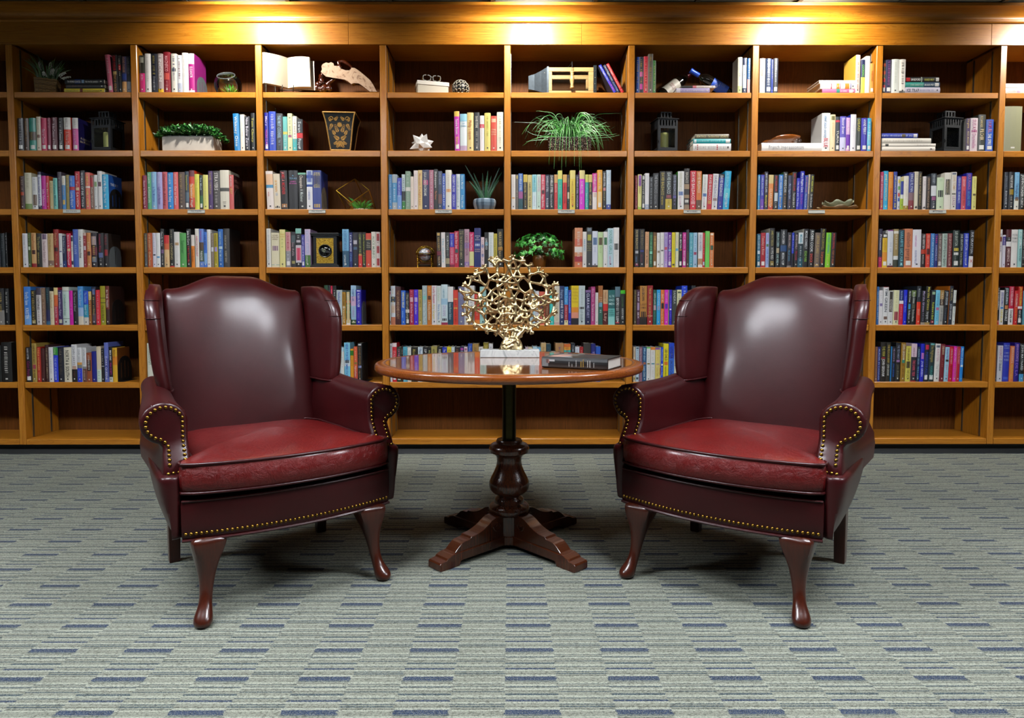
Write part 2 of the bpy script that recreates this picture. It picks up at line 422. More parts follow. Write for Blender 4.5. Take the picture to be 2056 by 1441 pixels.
def make_chair(label, loc, rz):
    t = thing('wing_chair', loc, label, 'armchair', rz, 'burgundy leather wing chairs')
    L, LS = M['leather'], M['leather_seat']
    # --- seat rail
    def plan(w, grow, z, yb=.70):
        pts = []
        for i in range(17):
            X = -w+2*w*i/16; pts.append((X, rail_front(X*.337/w)-grow, z))
        pts += [(w-.004, .12, z), (w-.012, .3, z), (w-.03, .5, z), (w-.045, yb, z), (-w+.045, yb, z), (-w+.03, .5, z), (-w+.012, .3, z), (-w+.004, .12, z)]
        return [Vector(p) for p in pts]
    b = MB(); b.loft([plan(.322, -.012, .247), plan(.331, -.002, .252), plan(.335, .003, .262), plan(.336, .003, .30), plan(.336, .003, .355), plan(.333, .0, .372), plan(.322, -.012, .378)])
    rail = b.build('seat_rail', L, t, smooth=.9)
    b = MB(); top = [p+Vector((0, -.001, 0)) for p in plan(.334, .002, .373)[:17]]; b.tube(top, .0035, 6)
    low = [p for p in plan(.335, .004, .254)[:17]]; b.tube(low, .005, 6); b.build('piping', L, rail, smooth=.9)
    nl = nails([(X/60*.325, rail_front(X/60*.325)-.0035, .2735) for X in range(-60, 61)], .0143, .0056, lambda p: (-.0+p.x*.3, -1, 0))
    tag(nl.build('nailhead_trim', M['brass_nail'], t, smooth=1), 'row of antique brass nail heads', kind='stuff')
    # --- cushion (T shaped), puffed
    out = []
    for i in range(21):
        X = -.332+.664*i/20; u = X/.332
        out.append((X, .040-.060*(1-u*u) + (.010*sstep(.93, 1, abs(u)))))
    right = [(.334, .066), (.331, .088), (.318, .104), (.300, .116), (.288, .14), (.284, .25), (.276, .40), (.262, .56), (.235, .615), (.19, .632), (.08, .638)]
    poly = out+right+[(-x, y) for x, y in right[::-1]]
    cc = Vector((0, .31))
    def ring(s, z, puff=0, front=0):
        r = []
        for x, y in poly:
            p = Vector((x, y)); q = cc+(p-cc)*s
            r.append(Vector((q.x, q.y-front*max(0, 1-(y+.03)/.12), z)))
        return r
    rings = [ring(.55, .388), ring(.93, .388), ring(.985, .391), ring(1.0, .398, 0, .004), ring(1.012, .415, 0, .010), ring(1.014, .44, 0, .012), ring(1.008, .465, 0, .008), ring(1.0, .483)]
    for s_ in (.985, .95, .88, .76, .6, .42, .22, .06):
        h = .486+.034*(1-s_**2.2)
        rr = []
        for p in ring(s_, h):
            wr = noise.noise(Vector((p.x*9, p.y*9, 3)))*.006*sstep(1, .8, s_)+abs(noise.noise(Vector((p.x*22+p.y*8, p.y*13, 7))))*.0035*sstep(1, .9, s_)
            rr.append(p+Vector((0, 0, wr-.006*sstep(.35, .62, p.y))))
        rings.append(rr)
    b = MB(); b.loft(rings); cu = b.build('seat_cushion', LS, t, smooth=3); subsurf(cu, 1)
    b = MB(); b.tube(ring(1.003, .484), .0048, 7, closed=True); b.tube(ring(1.003, .397, 0, .004), .0045, 7, closed=True); b.build('piping', L, cu, smooth=3)
    # --- arms
    def panelY(z): return .145-.052*sstep(.56, .455, z)
    for s in (-1, 1):
        # lower outside block
        def bl(z, o, ins=0):
            P = [(.326, .062+ins), (.345, .052+ins), (.368, .052+ins), (.386-o, .062+ins), (.392-o, .085+ins), (.393-o, .13), (.388-o, .3), (.372-o, .5), (.345-o, .72), (.31, .72), (.30, .4), (.318, .12)]
            return [Vector((s*min(x, 9), y, z)) for x, y in P]
        b = MB(); b.loft([bl(.252, .050, .012), bl(.258, .044, .006), bl(.29, .030), bl(.34, .014), bl(.40, .003), bl(.435, .0), bl(.447, .003, .003), bl(.4535, .014, .014)])
        ab = b.build('arm_base', L, t, smooth=1.0); subsurf(ab, 1)
        # upright and roll
        rings = []; front = None; N = 14
        for k in range(N+1):
            f = k/N; f = f*f*(3-2*f)*.6+f*.4
            R = lerp(.066, .042, f); cx = lerp(.362, .322, f); cz = lerp(.599, .648, f)-.010*math.sin(math.pi*f)
            st = lerp(.0, -.036, f)
            P = [(.300+st, .40), (.299+st, .44), (.298+st, .462), (.298+st, .482), (.297+st, .502), (.297+st, .522), (.297+st, .548)]
            for i in range(25):
                a = math.radians(172-i*(172+76)/24)
                P.append((cx+R*math.cos(a), cz+R*math.sin(a)*(.98)))
            P += [(lerp(.370, .345, f), lerp(.526, .56, f)), (lerp(.3705, .35, f), lerp(.508, .53, f)), (.371, .488), (.373, .468), (.376, .45), (.374, .40)]
            rr = []
            for x, z in P:
                yb_ = .66+.20*(z-.45)
                rr.append(Vector((s*x, lerp(panelY(z), yb_, k/N), z)))
            rings.append(rr)
        front = rings[0]
        # rounded front edge: pull an inset copy of the front ring forward
        def inset(ring_, d, fwd):
            n = len(ring_); o = []
            for i, p in enumerate(ring_):
                a = ring_[i-1]; c = ring_[(i+1) % n]; tg = Vector((c.x-a.x, 0, c.z-a.z)).normalized()
                nr = Vector((tg.z, 0, -tg.x))
                if s < 0: nr = -nr
                o.append(p+nr*d*1.0+Vector((0, -fwd, 0)))
            return o
        sgn = 1
        ctr = sum((p for p in front), Vector())/len(front)
        tst = inset(front, .01, 0); i_ = 18
        if (tst[i_]-ctr).length > (front[i_]-ctr).length: sgn = -1
        rings = [inset(front, sgn*.011, .009), inset(front, sgn*.005, .0075), inset(front, sgn*.001, .003)]+rings
        b = MB(); b.loft(rings); ar = b.build('arm', L, t, smooth=1.1, tri=True)
        pin = inset(front, sgn*.0155, .0100)
        path = spline([p for p in pin[2:-2] if p.z > .452], 3)
        nl = nails(path, .0150, .0058, lambda p: (0, -1, .25 if p.z < .5 else 0))
        tag(nl.build('nailhead_trim', M['brass_nail'], t, smooth=1), 'outline of antique brass nail heads', kind='stuff')
        b = MB()
        led = [Vector((s*x, .080-.004*abs(x-.335)/.03, .4555)) for x in [.303+.0085*i for i in range(9)]]
        nl = nails(led, .0150, .0055, lambda p: (0, -.6, 1)); tag(nl.build('nailhead_trim', M['brass_nail'], t, smooth=1), kind='stuff')
        # seams on the roll front
        b = MB()
        for a in (150, 105, 60, 15, -30):
            a = math.radians(a); c_ = Vector((s*.362, .1375, .599)); d_ = Vector((s*math.cos(a), 0, math.sin(a)))
            b.tube([c_+d_*.048+Vector((0, -.0005, 0)), c_+d_*.060+Vector((0, .0015, 0)), c_+d_*.0665+Vector((0, .012, 0)), c_+d_*.0665+Vector((0, .03, 0))], [.0016, .0018, .0016, .0006], 5)
        b.build('pleat', L, ar, smooth=1)
        # --- wing
        zs = [.645, .655, .68, .72, .77, .82, .87, .91, .945, .975, 1.0, 1.018, 1.03, 1.037]
        yf = [(.64, .50), (.66, .488), (.72, .495), (.80, .508), (.87, .514), (.92, .524), (.96, .548), (.99, .580), (1.015, .622), (1.03, .665), (1.0375, .72)]
        xf = [(.64, .298), (.72, .306), (.85, .318), (.95, .322), (1.04, .31)]
        rings = []
        for z in zs:
            y0 = interp(yf, z)[0]; x0 = interp(xf, z)[0]; th = .052*(1-.45*sstep(.99, 1.037, z))*(.75+.25*sstep(.645, .70, z))
            yb_ = .74+.13*(z-.65); xb = lerp(.272, .285, (z-.645)/.39)
            P = [(xb-.012, yb_+.03), (lerp(xb, x0, .35)-.012, lerp(yb_, y0, .40)), (lerp(xb, x0, .75)-.016, lerp(yb_, y0, .78))]
            for i in range(9):
                a = math.radians(180+i*180/8)
                P.append((x0+th/2-.012+th/2*math.cos(a)*1.0, y0+th*.55+th*.62*math.sin(a)))
            P += [(lerp(xb, x0, .7)+th*.62, lerp(yb_, y0, .72)), (xb+th*.8, yb_+.02), (xb+.01, yb_+.06)]
            rings.append([Vector((s*x, y, z)) for x, y in P])
        b = MB(); b.loft(rings); wg = b.build('wing', L, t, smooth=3); subsurf(wg, 1)
        b = MB(); b.tube([p+Vector((0, 0, .004)) for p in rings[0]], .0045, 6, closed=True)
        rz_ = rings[7]; b.tube(rz_[3:12], .0016, 5); rz_ = rings[9]; b.tube(rz_[3:12], .0016, 5)
        b.build('piping', L, wg, smooth=3)
    # --- back
    def ztop(u): return 1.022+.056*sstep(.86, .22, abs(u))
    rings = []; NU = 25
    for i in range(NU):
        u = -1+2*i/(NU-1); X = u
        zt = ztop(u); col = []
        hwid = lambda z: lerp(.292, .276, sstep(.45, 1.0, z))
        e = 1-abs(u)**3.2
        zz = [.40, .46, .54, .62, .70, .78, .86, .92, .965]
        for z in zz:
            z2 = .40+(z-.40)*(zt-.045-.40)/(.965-.40)
            yb_ = .612+.285*(z2-.46)
            pf = .010+.034*e*math.sin(math.pi*min(1, max(0, (z2-.36)/(zt-.30))))**.7
            col.append(Vector((X*hwid(z2), yb_+.02-pf, z2)))
        yr = .612+.285*(zt-.46)
        for a in (20, 45, 70, 95, 120, 150, 180):
            a = math.radians(a)
            col.append(Vector((X*hwid(zt), yr+.052-.052*math.cos(a), zt-.034+.034*math.sin(a))))
        for z in (.9, .7, .5, .3, .26):
            col.append(Vector((X*lerp(.285, .27, (zt-z)), .715+.185*(z-.26)+.01*e, z)))
        rings.append(col)
    b = MB(); b.loft(rings, closed=False, cap0=True, cap1=True); bk = b.build('back', L, t, smooth=1.3); subsurf(bk, 1)
    # --- legs
    for s in (-1, 1):
        prof = [(.0, .290, .003, .019), (.006, .291, .001, .026), (.018, .2905, .002, .029), (.032, .2875, .008, .0265), (.048, .282, .018, .0215), (.07, .277, .028, .0185), (.10, .273, .036, .0195),
                (.135, .270, .042, .024), (.165, .268, .047, .032), (.195, .266, .052, .043), (.222, .264, .057, .054), (.245, .263, .062, .060), (.262, .262, .064, .060)]
        rings = []
        for z, x, y, r in prof:
            sq = sstep(.15, .24, z)
            rr = []
            for i in range(16):
                a = 2*math.pi*i/16; c_, s__ = math.cos(a), math.sin(a)
                m_ = lerp(1, 1/max(abs(c_), abs(s__))*.86, sq)
                fx = 1.0; fy = lerp(1.15, 1, sstep(.03, .07, z)) if s__ < 0 else 1
                rr.append(Vector((s*(x+r*c_*m_*fx), y+r*s__*m_*fy, z)))
            rings.append(rr)
        b = MB(); b.loft(rings); lg = b.build('front_leg', M['leg'], t, smooth=1.2); subsurf(lg, 1)
        b = MB(); X, Y = s*.279, .605
        b.loft([[Vector((X+sx*.0185, Y+sy*.0185, 0)) for sx, sy in ((-1, -1), (1, -1), (1, 1), (-1, 1))],
                [Vector((X+sx*.0225, Y-.01+sy*.0225, .27)) for sx, sy in ((-1, -1), (1, -1), (1, 1), (-1, 1))]])
        b.build('rear_leg', M['leg'], t, bevel=.003)
    return t
make_chair('burgundy leather wing chair with brass nails, on the table side away from the lying book', (-.6654, 2.1098, 0), .6142)
make_chair('burgundy leather wing chair with brass nails, on the table side nearer the lying book', (.6578, 2.1159, 0), -.6544)
# ------------------------------------------------------------------ table
TX, TY, TR, TH_ = .0124, 2.6167, .5222, .7363
def table_top_mat():
    k = NT('parquet_tabletop'); v = k.obj()
    rot = k.n('ShaderNodeMapping'); rot.inputs['Rotation'].default_value = (0, 0, .785); k.l(v, rot.inputs[0])
    br = k.n('ShaderNodeTexBrick', i_Scale=1.0, i_Mortar_Size=.0006, i_Brick_Width=.13, i_Row_Height=.036, i_Bias=0.0)
    br.offset = .5
    k.l(rot.outputs[0], br.inputs['Vector'])
    br.inputs['Color1'].default_value = lin('a8622a'); br.inputs['Color2'].default_value = lin('b87034'); br.inputs['Mortar'].default_value = lin('6a3818')
    mp = k.n('ShaderNodeMapping'); mp.inputs['Scale'].default_value = (6, 90, 6); k.l(rot.outputs[0], mp.inputs[0])
    g = k.noise(mp.outputs[0], 1.5, 4)
    c = k.mix(.5, br.outputs['Color'], k.ramp(g, [(.3, (.25, .25, .25, 1)), (.7, (.7, .7, .7, 1))]), 'OVERLAY')
    k.l(c, k.b.inputs['Base Color']); k.b.inputs['Roughness'].default_value = .12
    k.b.inputs['Coat Weight'].default_value = 1.0; k.b.inputs['Coat Roughness'].default_value = .05
    k.bump(k.math('ADD', br.outputs['Fac'], k.math('MULTIPLY', k.noise(v, 30, 2), .25)), -.12, .0006)
    return k.m
M['parquet'] = table_top_mat()
M['table_edge'] = wood('table_edge_wood', 'b0622a', '984e1a', '6a300e', axis='x', rough=.22, coat=.7)
tb = thing('pedestal_table', (TX, TY, 0), 'round wooden pedestal table with four carved feet between the chairs', 'table')
b = MB(); b.lathe([(TR-.05, -.003), (TR-.0405, -.0006), (TR-.0395, .0), (TR-.012, 0), (TR-.004, -.003), (TR, -.010), (TR, -.022), (TR-.004, -.029), (TR-.012, -.032), (.05, -.032)], 128, (0, 0, TH_))
b.build('edge_band', M['table_edge'], tb, smooth=.7)
b = MB(); b.lathe([(TR-.041, -.02), (TR-.041, -.0002), (1e-6, -.0002)], 128, (0, 0, TH_)); b.build('tabletop', M['parquet'], tb, smooth=.5)
M['bronze'] = plain('dark_bronze_tube', '4a4426', .32, .9, nz=.1)
b = MB(); b.lathe([(.0275, .40), (.0275, TH_-.045), (.09, TH_-.042), (.09, TH_-.033)], 32); b.build('pole', M['bronze'], tb, smooth=.6)
b = MB(); b.lathe([(.028, .424), (.048, .424), (.052, .418), (.052, .410), (.070, .405), (.078, .397), (.080, .386), (.078, .374), (.066, .368), (.056, .362), (.0495, .352), (.049, .335), (.052, .315), (.061, .293), (.072, .272),
                   (.0795, .255), (.081, .240), (.077, .224), (.066, .212), (.050, .205), (.046, .200), (.049, .193), (.056, .188), (.058, .182), (.060, .172), (.076, .162), (.082, .152), (.082, .140), (.076, .131), (.060, .127)], 40)
b.build('baluster', M['walnut'], tb, smooth=.8)
b = MB(); o8 = lambda h: [(h, h*.45), (h*.45, h), (-h*.45, h), (-h, h*.45), (-h, -h*.45), (-h*.45, -h), (h*.45, -h), (h, -h*.45)]
b.prism(o8(.062), lambda x, y: (x, y, .018), lambda x, y: (x, y, .128)); b.prism(o8(.066), lambda x, y: (x, y, .016), lambda x, y: (x, y, .050)); b.build('hub', M['walnut'], tb, bevel=.003)
for q in range(4):
    a = math.radians(45+90*q)-.02; cs, sn = math.cos(a), math.sin(a)
    def PT(r, off, z): return (r*cs-off*sn, r*sn+off*cs, z)
    up = [(.045, .045), (.045, .122)]+[tuple(p) for p in spline([(.06, .132), (.085, .136), (.115, .128), (.15, .108), (.19, .094), (.222, .091)], 3)]+[(.228, .084)]+[tuple(p) for p in spline([(.236, .082), (.262, .080), (.284, .066), (.30, .052)], 3)]+[(.312, .048), (.312, .045)]
    b = MB(); b.prism(up, lambda r, z: PT(r, -.029, z), lambda r, z: PT(r, .029, z))
    low = [(.04, .018), (.275, .018), (.283, .010), (.285, 0), (.372, 0), (.376, .004), (.376, .026), (.371, .031), (.345, .034), (.340, .040), (.318, .048), (.04, .052)]
    b.prism(low, lambda r, z: PT(r, -.035, z), lambda r, z: PT(r, .035, z))
    ft = b.build('foot', M['walnut'], tb, bevel=.003, segs=2)
    b = MB()
    for s in (-1, 1):
        sp = []
        for i in range(26):
            th = i/25*4*math.pi; rr = .004+.016*i/25
            sp.append(PT(.092+rr*math.cos(th), s*.0295, .100+rr*math.sin(th)))
        b.tube(sp, .0022, 5)
    b.build('carved_scroll', M['walnut'], ft, smooth=1)
# ------------------------------------------------------------------ lettering (flat print)
GLY = {}
def glyphs(chars):
    obs = []
    for ch in sorted(set(chars)):
        if ch in GLY or ch == ' ': continue
        cu = bpy.data.curves.new('glyph', 'FONT'); cu.body = ch; cu.size = 1; cu.resolution_u = 2; cu.offset = .012
        o = bpy.data.objects.new('glyph', cu); C.objects.link(o); obs.append((ch, o, cu))
    bpy.context.view_layer.update()
    dg = bpy.context.evaluated_depsgraph_get()
    for ch, o, cu in obs:
        me = o.evaluated_get(dg).to_mesh()
        vs = [(v.co.x, v.co.y) for v in me.vertices]; fs = [tuple(p.vertices) for p in me.polygons]
        x0 = min([v[0] for v in vs], default=0); x1 = max([v[0] for v in vs], default=.3)
        GLY[ch] = ([(a-x0, b_) for a, b_ in vs], fs, x1-x0)
        o.evaluated_get(dg).to_mesh_clear()
        C.objects.unlink(o); bpy.data.objects.remove(o); bpy.data.curves.remove(cu)
def text_shape(t, track=.09):
    vs, fs, x = [], [], 0
    for ch in t:
        if ch == ' ' or ch not in GLY: x += .32; continue
        gv, gf, w_ = GLY[ch]; o = len(vs)
        vs += [(a+x, b_) for a, b_ in gv]; fs += [tuple(i+o for i in f) for f in gf]; x += w_+track
    return vs, fs, max(x-track, .1)
glyphs("ABCDEFGHIJKLMNOPQRSTUVWXYZabcdefghijklmnopqrstuvwxyz0123456789.,'&-")
def put_text(b, t, fmap, length, height, col, m=0, stretch=(.55, 1.7)):
    """fmap(u, v): u along the text 0..length, v up the letters 0..height"""
    vs, fs, L = text_shape(t); k = height/.72
    sx = length/L; sx = max(min(sx, k*stretch[1]), k*stretch[0]); off = 0
    if sx*L > length*1.02: k *= length/(sx*L); sx = length/L
    off = max(0, (length-sx*L)/2)
    b.add([fmap(off+x*sx, y*k) for x, y in vs], fs, m, col)
# ------------------------------------------------------------------ books
BOOKS = []           # every book: dict
def lum(h):
    c = lin(h); return .3*c[0]+.59*c[1]+.11*c[2]
def book_mesh(b, w_, h, dp, col, feats, rnd, lcol=None, rcol=None, M_=None, cover_text=None):
    """standing book, spine toward -y, origin at the middle of the spine foot"""
    T = (lambda v: M_ @ Vector(v)) if M_ else (lambda v: Vector(v))
    t = min(.0028, w_*.14); bul = min(.0045, w_*.12); hw_ = w_/2
    y_ = lambda x: -bul*(1-(x/hw_)**2)
    lc, rc = lcol or col, rcol or col
    bands = [(f0, f1, c) for k, f0, f1, c in [f for f in feats if f[0] == 'b']]
    zb = sorted({0, 1}|{f for a in bands for f in a[:2]})
    def bc(f):
        c = col
        for f0, f1, cc in bands:
            if f0-1e-6 <= f <= f1+1e-6: c = cc
        return c
    xs = [-hw_, -hw_*.8, -hw_*.3, hw_*.3, hw_*.8, hw_]
    for z0, z1 in zip(zb, zb[1:]):
        c = bc((z0+z1)/2)
        vs = [T((x, y_(x), h*(1-z))) for z in (z0, z1) for x in xs]
        b.add(vs, [(i, i+6, i+7, i+1) for i in range(5)], 0, c)
    # boards and inside of the spine
    for x0, x1, c in ((-hw_, -hw_+t, lc), (hw_-t, hw_, rc)):
        vs = [T((x, y, z)) for z in (0, h) for y in (0, dp) for x in (x0, x1)]
        b.add(vs, [(0,2,3,1),(4,5,7,6),(2,6,7,3),(0,4,6,2),(1,3,7,5)], 0, c)
    vs = [T((x, y_(x), h)) for x in xs]+[T((x, t, h)) for x in xs]; b.add(vs, [(i, i+1, i+7, i+6) for i in range(5)], 0, col)
    g = .0035
    vs = [T((x, y, z)) for z in (g, h-g) for y in (t*.8, dp-g) for x in (-hw_+t, hw_-t)]
    b.add(vs, [(0,2,3,1),(4,5,7,6),(0,1,5,4),(2,6,7,3)], 0, rnd.choice(['efe6d0', 'e6dcc2', 'f2ecdc']))
    e = .0004
    def patch(f0, f1, x0, x1, c, k=1):
        vs = [T((x, y_(x)-e*k, h*(1-f))) for f in (f0, f1) for x in (x0, (x0+x1)/2, x1)]
        b.add(vs, [(0, 3, 4, 1), (1, 4, 5, 2)], 0, c)
    has = False
    for f in feats:
        if f[0] == 'p': patch(f[1], f[2], -hw_*.68, hw_*.68, f[3])
        if f[0] == 's': patch(.83, .945, -hw_*.62, hw_*.62, 'f2f0ea', 2)
        if f[0] == 't':
            has = True; f0, f1, c, s_ = f[1:5]; ht = w_*(.50 if len(f) < 6 else f[5])
            put_text(b, s_, lambda u, v: T((-ht/2+v, y_(max(-hw_, min(hw_, -ht/2+v)))-e*3, h*(1-f0)-u)), h*(f1-f0), ht, c)
        if f[0] == 'h':                                   # upright lettering across the spine
            has = True; f0, f1, c, s_ = f[1:5]
            ws = s_.split('_'); n = len(ws); sl = h*(f1-f0)/n
            for q, wd in enumerate(ws):
                put_text(b, wd, lambda u, v: T((-hw_*.8+u, y_(max(-hw_, min(hw_, -hw_*.8+u)))-e*3, h*(1-f0)-(q+1)*sl+sl*.2+v)), w_*.8, sl*.6, c, stretch=(.4, 1.2))
        if f[0] == 'x':
            has = True
    xf = [f for f in feats if f[0] == 'x']
    if not has:
        L = lum(bc(.3)); d = rnd.random()
        c = ('f0ece0' if d < .6 else 'd8b860') if L < .18 else (rnd.choice(['2a2c34', '3a4a7a', '7a3430']) if d < .75 else 'b8a888')
        xf = [('x', .08+.05*rnd.random(), .5+.3*rnd.random(), c)]
    for _, f0, f1, c in xf:                                 # unreadable print: broken strokes
        z = f0; ht = hw_*(.30+.16*rnd.random())
        while z < f1:
            L = .016+.03*rnd.random()
            x1 = ht*(.8+.4*rnd.random())
            for q in range(max(1, int(L*h/.004))):
                zz = z+q*.004/h
                patch(zz, zz+.0022/h, -ht*(.75+.4*rnd.random()), x1*(.6+.4*rnd.random()), c, 1.5)
            z += L+.012+(.035 if rnd.random() < .18 else 0)
    if not any(f[0] == 's' for f in feats) and rnd.random() < .7:
        cc = 'e8e4d8' if lum(bc(.92)) < .25 else '30323a'; patch(.90, .935, -hw_*.22, hw_*.22, cc, 1.5)
    if cover_text:
        for (s_, f0, yy, ht, c, ln) in cover_text:
            put_text(b, s_, lambda u, v: T((hw_+e, yy+u, h*(1-f0)+v)), ln, ht, c)
def parse(cell, s, ox, oy, rows):
    r, bay = cell; zbase = SZ[r-1]
    prev = None
    for ln in rows.strip().split('\n'):
        q = [a.strip() for a in ln.strip().split('|')]
        if not q[0]: continue
        head = q[0].split(); x0, x1, yt = [float(a) for a in head[:3]]; col = head[3]
        d = dict(cell=cell, col=col, feats=[], lean=0, lcol=None, rcol=None, cov=None, px=(ox+(x0+x1)/2/s, oy+yt/s), area=(x1-x0)/s*1.0)
        for f in q[1:]:
            a = f.split(' ')
            if a[0] in 'bpx': d['feats'].append((a[0], float(a[1]), float(a[2]), a[3]))
            elif a[0] in 'th': d['feats'].append((a[0], float(a[1]), float(a[2]), a[3], ' '.join(a[4:])))
            elif a[0] == 's': d['feats'].append(('s',))
            elif a[0] == 'c': d['rcol'] = a[1]
            elif a[0] == 'l': d['lcol'] = a[1]
            elif a[0] == 'L': d['lean'] = float(a[1])
        ys_ = D+.016+random.random()*.006
        P0 = at(ox+x0/s, oy+yt/s, ys_); P1 = at(ox+x1/s, oy+yt/s, ys_)
        h = max(.08, (P0.z+P1.z)/2-zbase)
        lean = d['lean']/s/F*D                                # metres the foot is shifted
        X0, X1 = P0.x, P1.x
        d.update(x0=X0, x1=X1, h=h, y=ys_, z=zbase, shift=lean); d['area'] *= h*F/D
        BOOKS.append(d)
def cellgap():
    cells = {}
    for d in BOOKS: cells.setdefault(d['cell'], []).append(d)
    for L in cells.values():
        L.sort(key=lambda d: d['x0']+d['shift']*.5)
        lo = PX_[L[0]['cell'][1]]+PW/2+.0045; hi = PX_[L[0]['cell'][1]+1]-PW/2-.0045
        for a in L:
            a['x0'] = max(a['x0'], lo-min(a['shift'], 0)); a['x1'] = min(a['x1'], hi-max(a['shift'], 0))
        for a, c in zip(L, L[1:]):
            gp = c['x0']-a['x1']
            need = .0012+max(0, a['shift']-c['shift'])+abs(a['shift'])*.02
            if gp < need:
                m_ = (c['x0']+a['x1'])/2; a['x1'] = m_-need/2; c['x0'] = m_+need/2
            c['prev'] = a; a['next'] = c
# palette for wording
PAL = dict(black='15161a', charcoal='3a3a3c', grey='808488', white='f4f2ee', cream='efe6cc', navy='1a2448', blue='2454c0', 
 turquoise='2ab4c0', teal='1a6a70', green='3f9a48', lime='a0dc30', olive='7a7a38', yellow='f0dc30', gold='c8a440', tan='cba878', brown='6a4426', maroon='5a1420', red='c81c2c',
 orange='e8822a', coral='ea6a5c', pink='e88ab0', magenta='d818b0', purple='5a249a', lilac='c0aee0', mauve='a88090')
PAL['sky blue'] = '5aaee0'; PAL['pale blue'] = 'c8e0ee'; PAL['dark green'] = '1a3428'; PAL['pale yellow'] = 'efeaa0'; PAL['pale green'] = 'cfe6c4'; PAL['dark brown'] = '2e2018'; PAL['slate'] = '46566a'
PAL['blush'] = 'f0d8d8'; PAL['khaki'] = 'a8a070'; PAL['sage'] = '8aa890'; PAL['rust'] = 'a8502a'; PAL['crimson'] = 'a81438'
def cname(h):
    def lab(x):
        c = [v**(1/2.2) for v in lin(x)[:3]]
        l = .3*c[0]+.59*c[1]+.11*c[2]; return (l*1.1, (c[0]-c[1])*1.25, (c[2]-l)*1.15)
    a = lab(h)
    return min(PAL, key=lambda k: sum((p-q)**2 for p, q in zip(a, lab(PAL[k]))))
PLACE = {(1,1): 'shelf with the flower basket', (1,2): 'shelf with the glass globe', (1,5): 'shelf with the handled box', (1,6): 'shelf with the wine bottles', (1,7): 'shelf above the wooden bowl', (1,8): 'shelf above the blue-white stack', (1,9): 'shelf above the khaki cloth book',
 (2,1): 'shelf below the flower basket', (2,2): 'shelf with the boxwood planter', (2,3): 'shelf with the black-gold cachepot', (2,4): 'shelf with the white star', (2,6): 'shelf below the wine bottles', (2,7): 'shelf with the wooden bowl', (2,8): 'shelf with the blue-white stack', (2,9): 'end shelf',
 (3,1): 'second shelf below the flower basket', (3,2): 'shelf below the boxwood planter', (3,3): 'shelf with the gold terrarium', (3,4): 'shelf with the aloe pot', (3,5): 'shelf below the grass plant', (3,6): 'second shelf below the wine bottles', (3,7): 'shelf with the leaf dish', (3,8): 'shelf below the blue-white stack', (3,9): 'shelf below the khaki cloth book',
 (4,0): 'end shelf beyond the bookend', (4,1): 'third shelf below the flower basket', (4,2): 'second shelf below the boxwood planter', (4,3): 'shelf with the mantel clock', (4,4): 'shelf with the brass globe', (4,5): 'shelf with the ivy', (4,6): 'third shelf below the wine bottles', (4,7): 'shelf below the leaf dish', (4,8): 'second shelf below the blue-white stack', (4,9): 'second shelf below the khaki book',
 (5,0): 'end shelf', (5,1): 'fourth shelf below the flower basket', (5,2): 'third shelf below the boxwood planter', (5,3): 'shelf below the mantel clock', (5,4): 'shelf below the brass globe', (5,5): 'shelf below the ivy', (5,6): 'fourth shelf below the wine bottles', (5,8): 'third shelf below the blue-white stack', (5,9): 'third shelf below the khaki book',
 (6,0): 'end shelf', (6,1): 'fifth shelf below the flower basket', (6,2): 'fourth shelf below the boxwood planter', (6,3): 'second shelf below the mantel clock', (6,4): 'second shelf below the brass globe', (6,5): 'second shelf below the ivy', (6,6): 'fifth shelf below the wine bottles', (6,8): 'fourth shelf below the blue-white stack', (6,9): 'fourth shelf below the khaki book'}
K = 7.615
parse((1,1), K, 0, 80, '''
1600 1672 230 e0708e|L 45|x .1 .5 f8e8ec|s
1702 1786 232 16121a|t .03 .42 d81f2a CLIVE CUSSLER|p .44 .53 c8a868|t .55 .97 c88a3a INCA GOLD|L 15
1792 1848 240 1a1618|l e8e4de|p .25 .4 c8182a|L 10
1852 1926 255 2a2448|t .03 .45 c08a6a CLIVE CUSSLER|b .48 .65 1f3a8a|b .7 1 d8a060
1930 1988 250 1c2238|t .05 .5 9a96a0 CLIVE CUSSLER|b .7 1 d8dce4''')
parse((1,2), K, 260, 80, '''
138 228 240 2b2b20|b .48 1 d81a78|p .05 .2 a8a898|x .52 .66 f4c8dc
232 318 213 f4f2f0|x .1 .7 dcd8d4
325 420 215 14182a|x .06 .5 b0a050|x .6 .95 c8c8d0
428 510 213 b4a2a2|t .06 .72 f4f0f0 LINCOLN|b .91 1 f0c018
513 615 188 8e1a2a|t .1 .48 e8a0a8 MAGNIFICO|p .52 .68 d85a50|x .72 .98 d8909a
632 722 213 eae4d8|p .38 .46 5a6068
724 796 236 e8ecf2|b .75 1 b8c0d4
800 892 200 fcfaf8|x .1 .6 eeeae8
895 985 210 f6f4fa|b .27 .94 b81c86|t .34 .62 f4e0f0 ELEANOR|c 8a1a70''')
parse((1,6), K, 1260, 80, '''
130 178 262 1d50b5
182 242 262 16233f|p .42 .55 e050c0|p .75 .9 d048a8
250 316 255 d4233f|x .1 .9 f0c8a8
319 391 218 6b6457|x .08 .18 c8a850|x .35 .7 c8a850
393 434 315 3f8a45|x .1 .9 d8d080
1690 1756 268 f0ecd8|l dcdcd0|b .8 1 d0dc98
1765 1826 278 26345a|b .2 .85 c8d4e8|x .1 .5 24346a
1835 1898 283 2a6fb5|b .6 1 e4b0ac|x .05 .55 e8f0f8''')
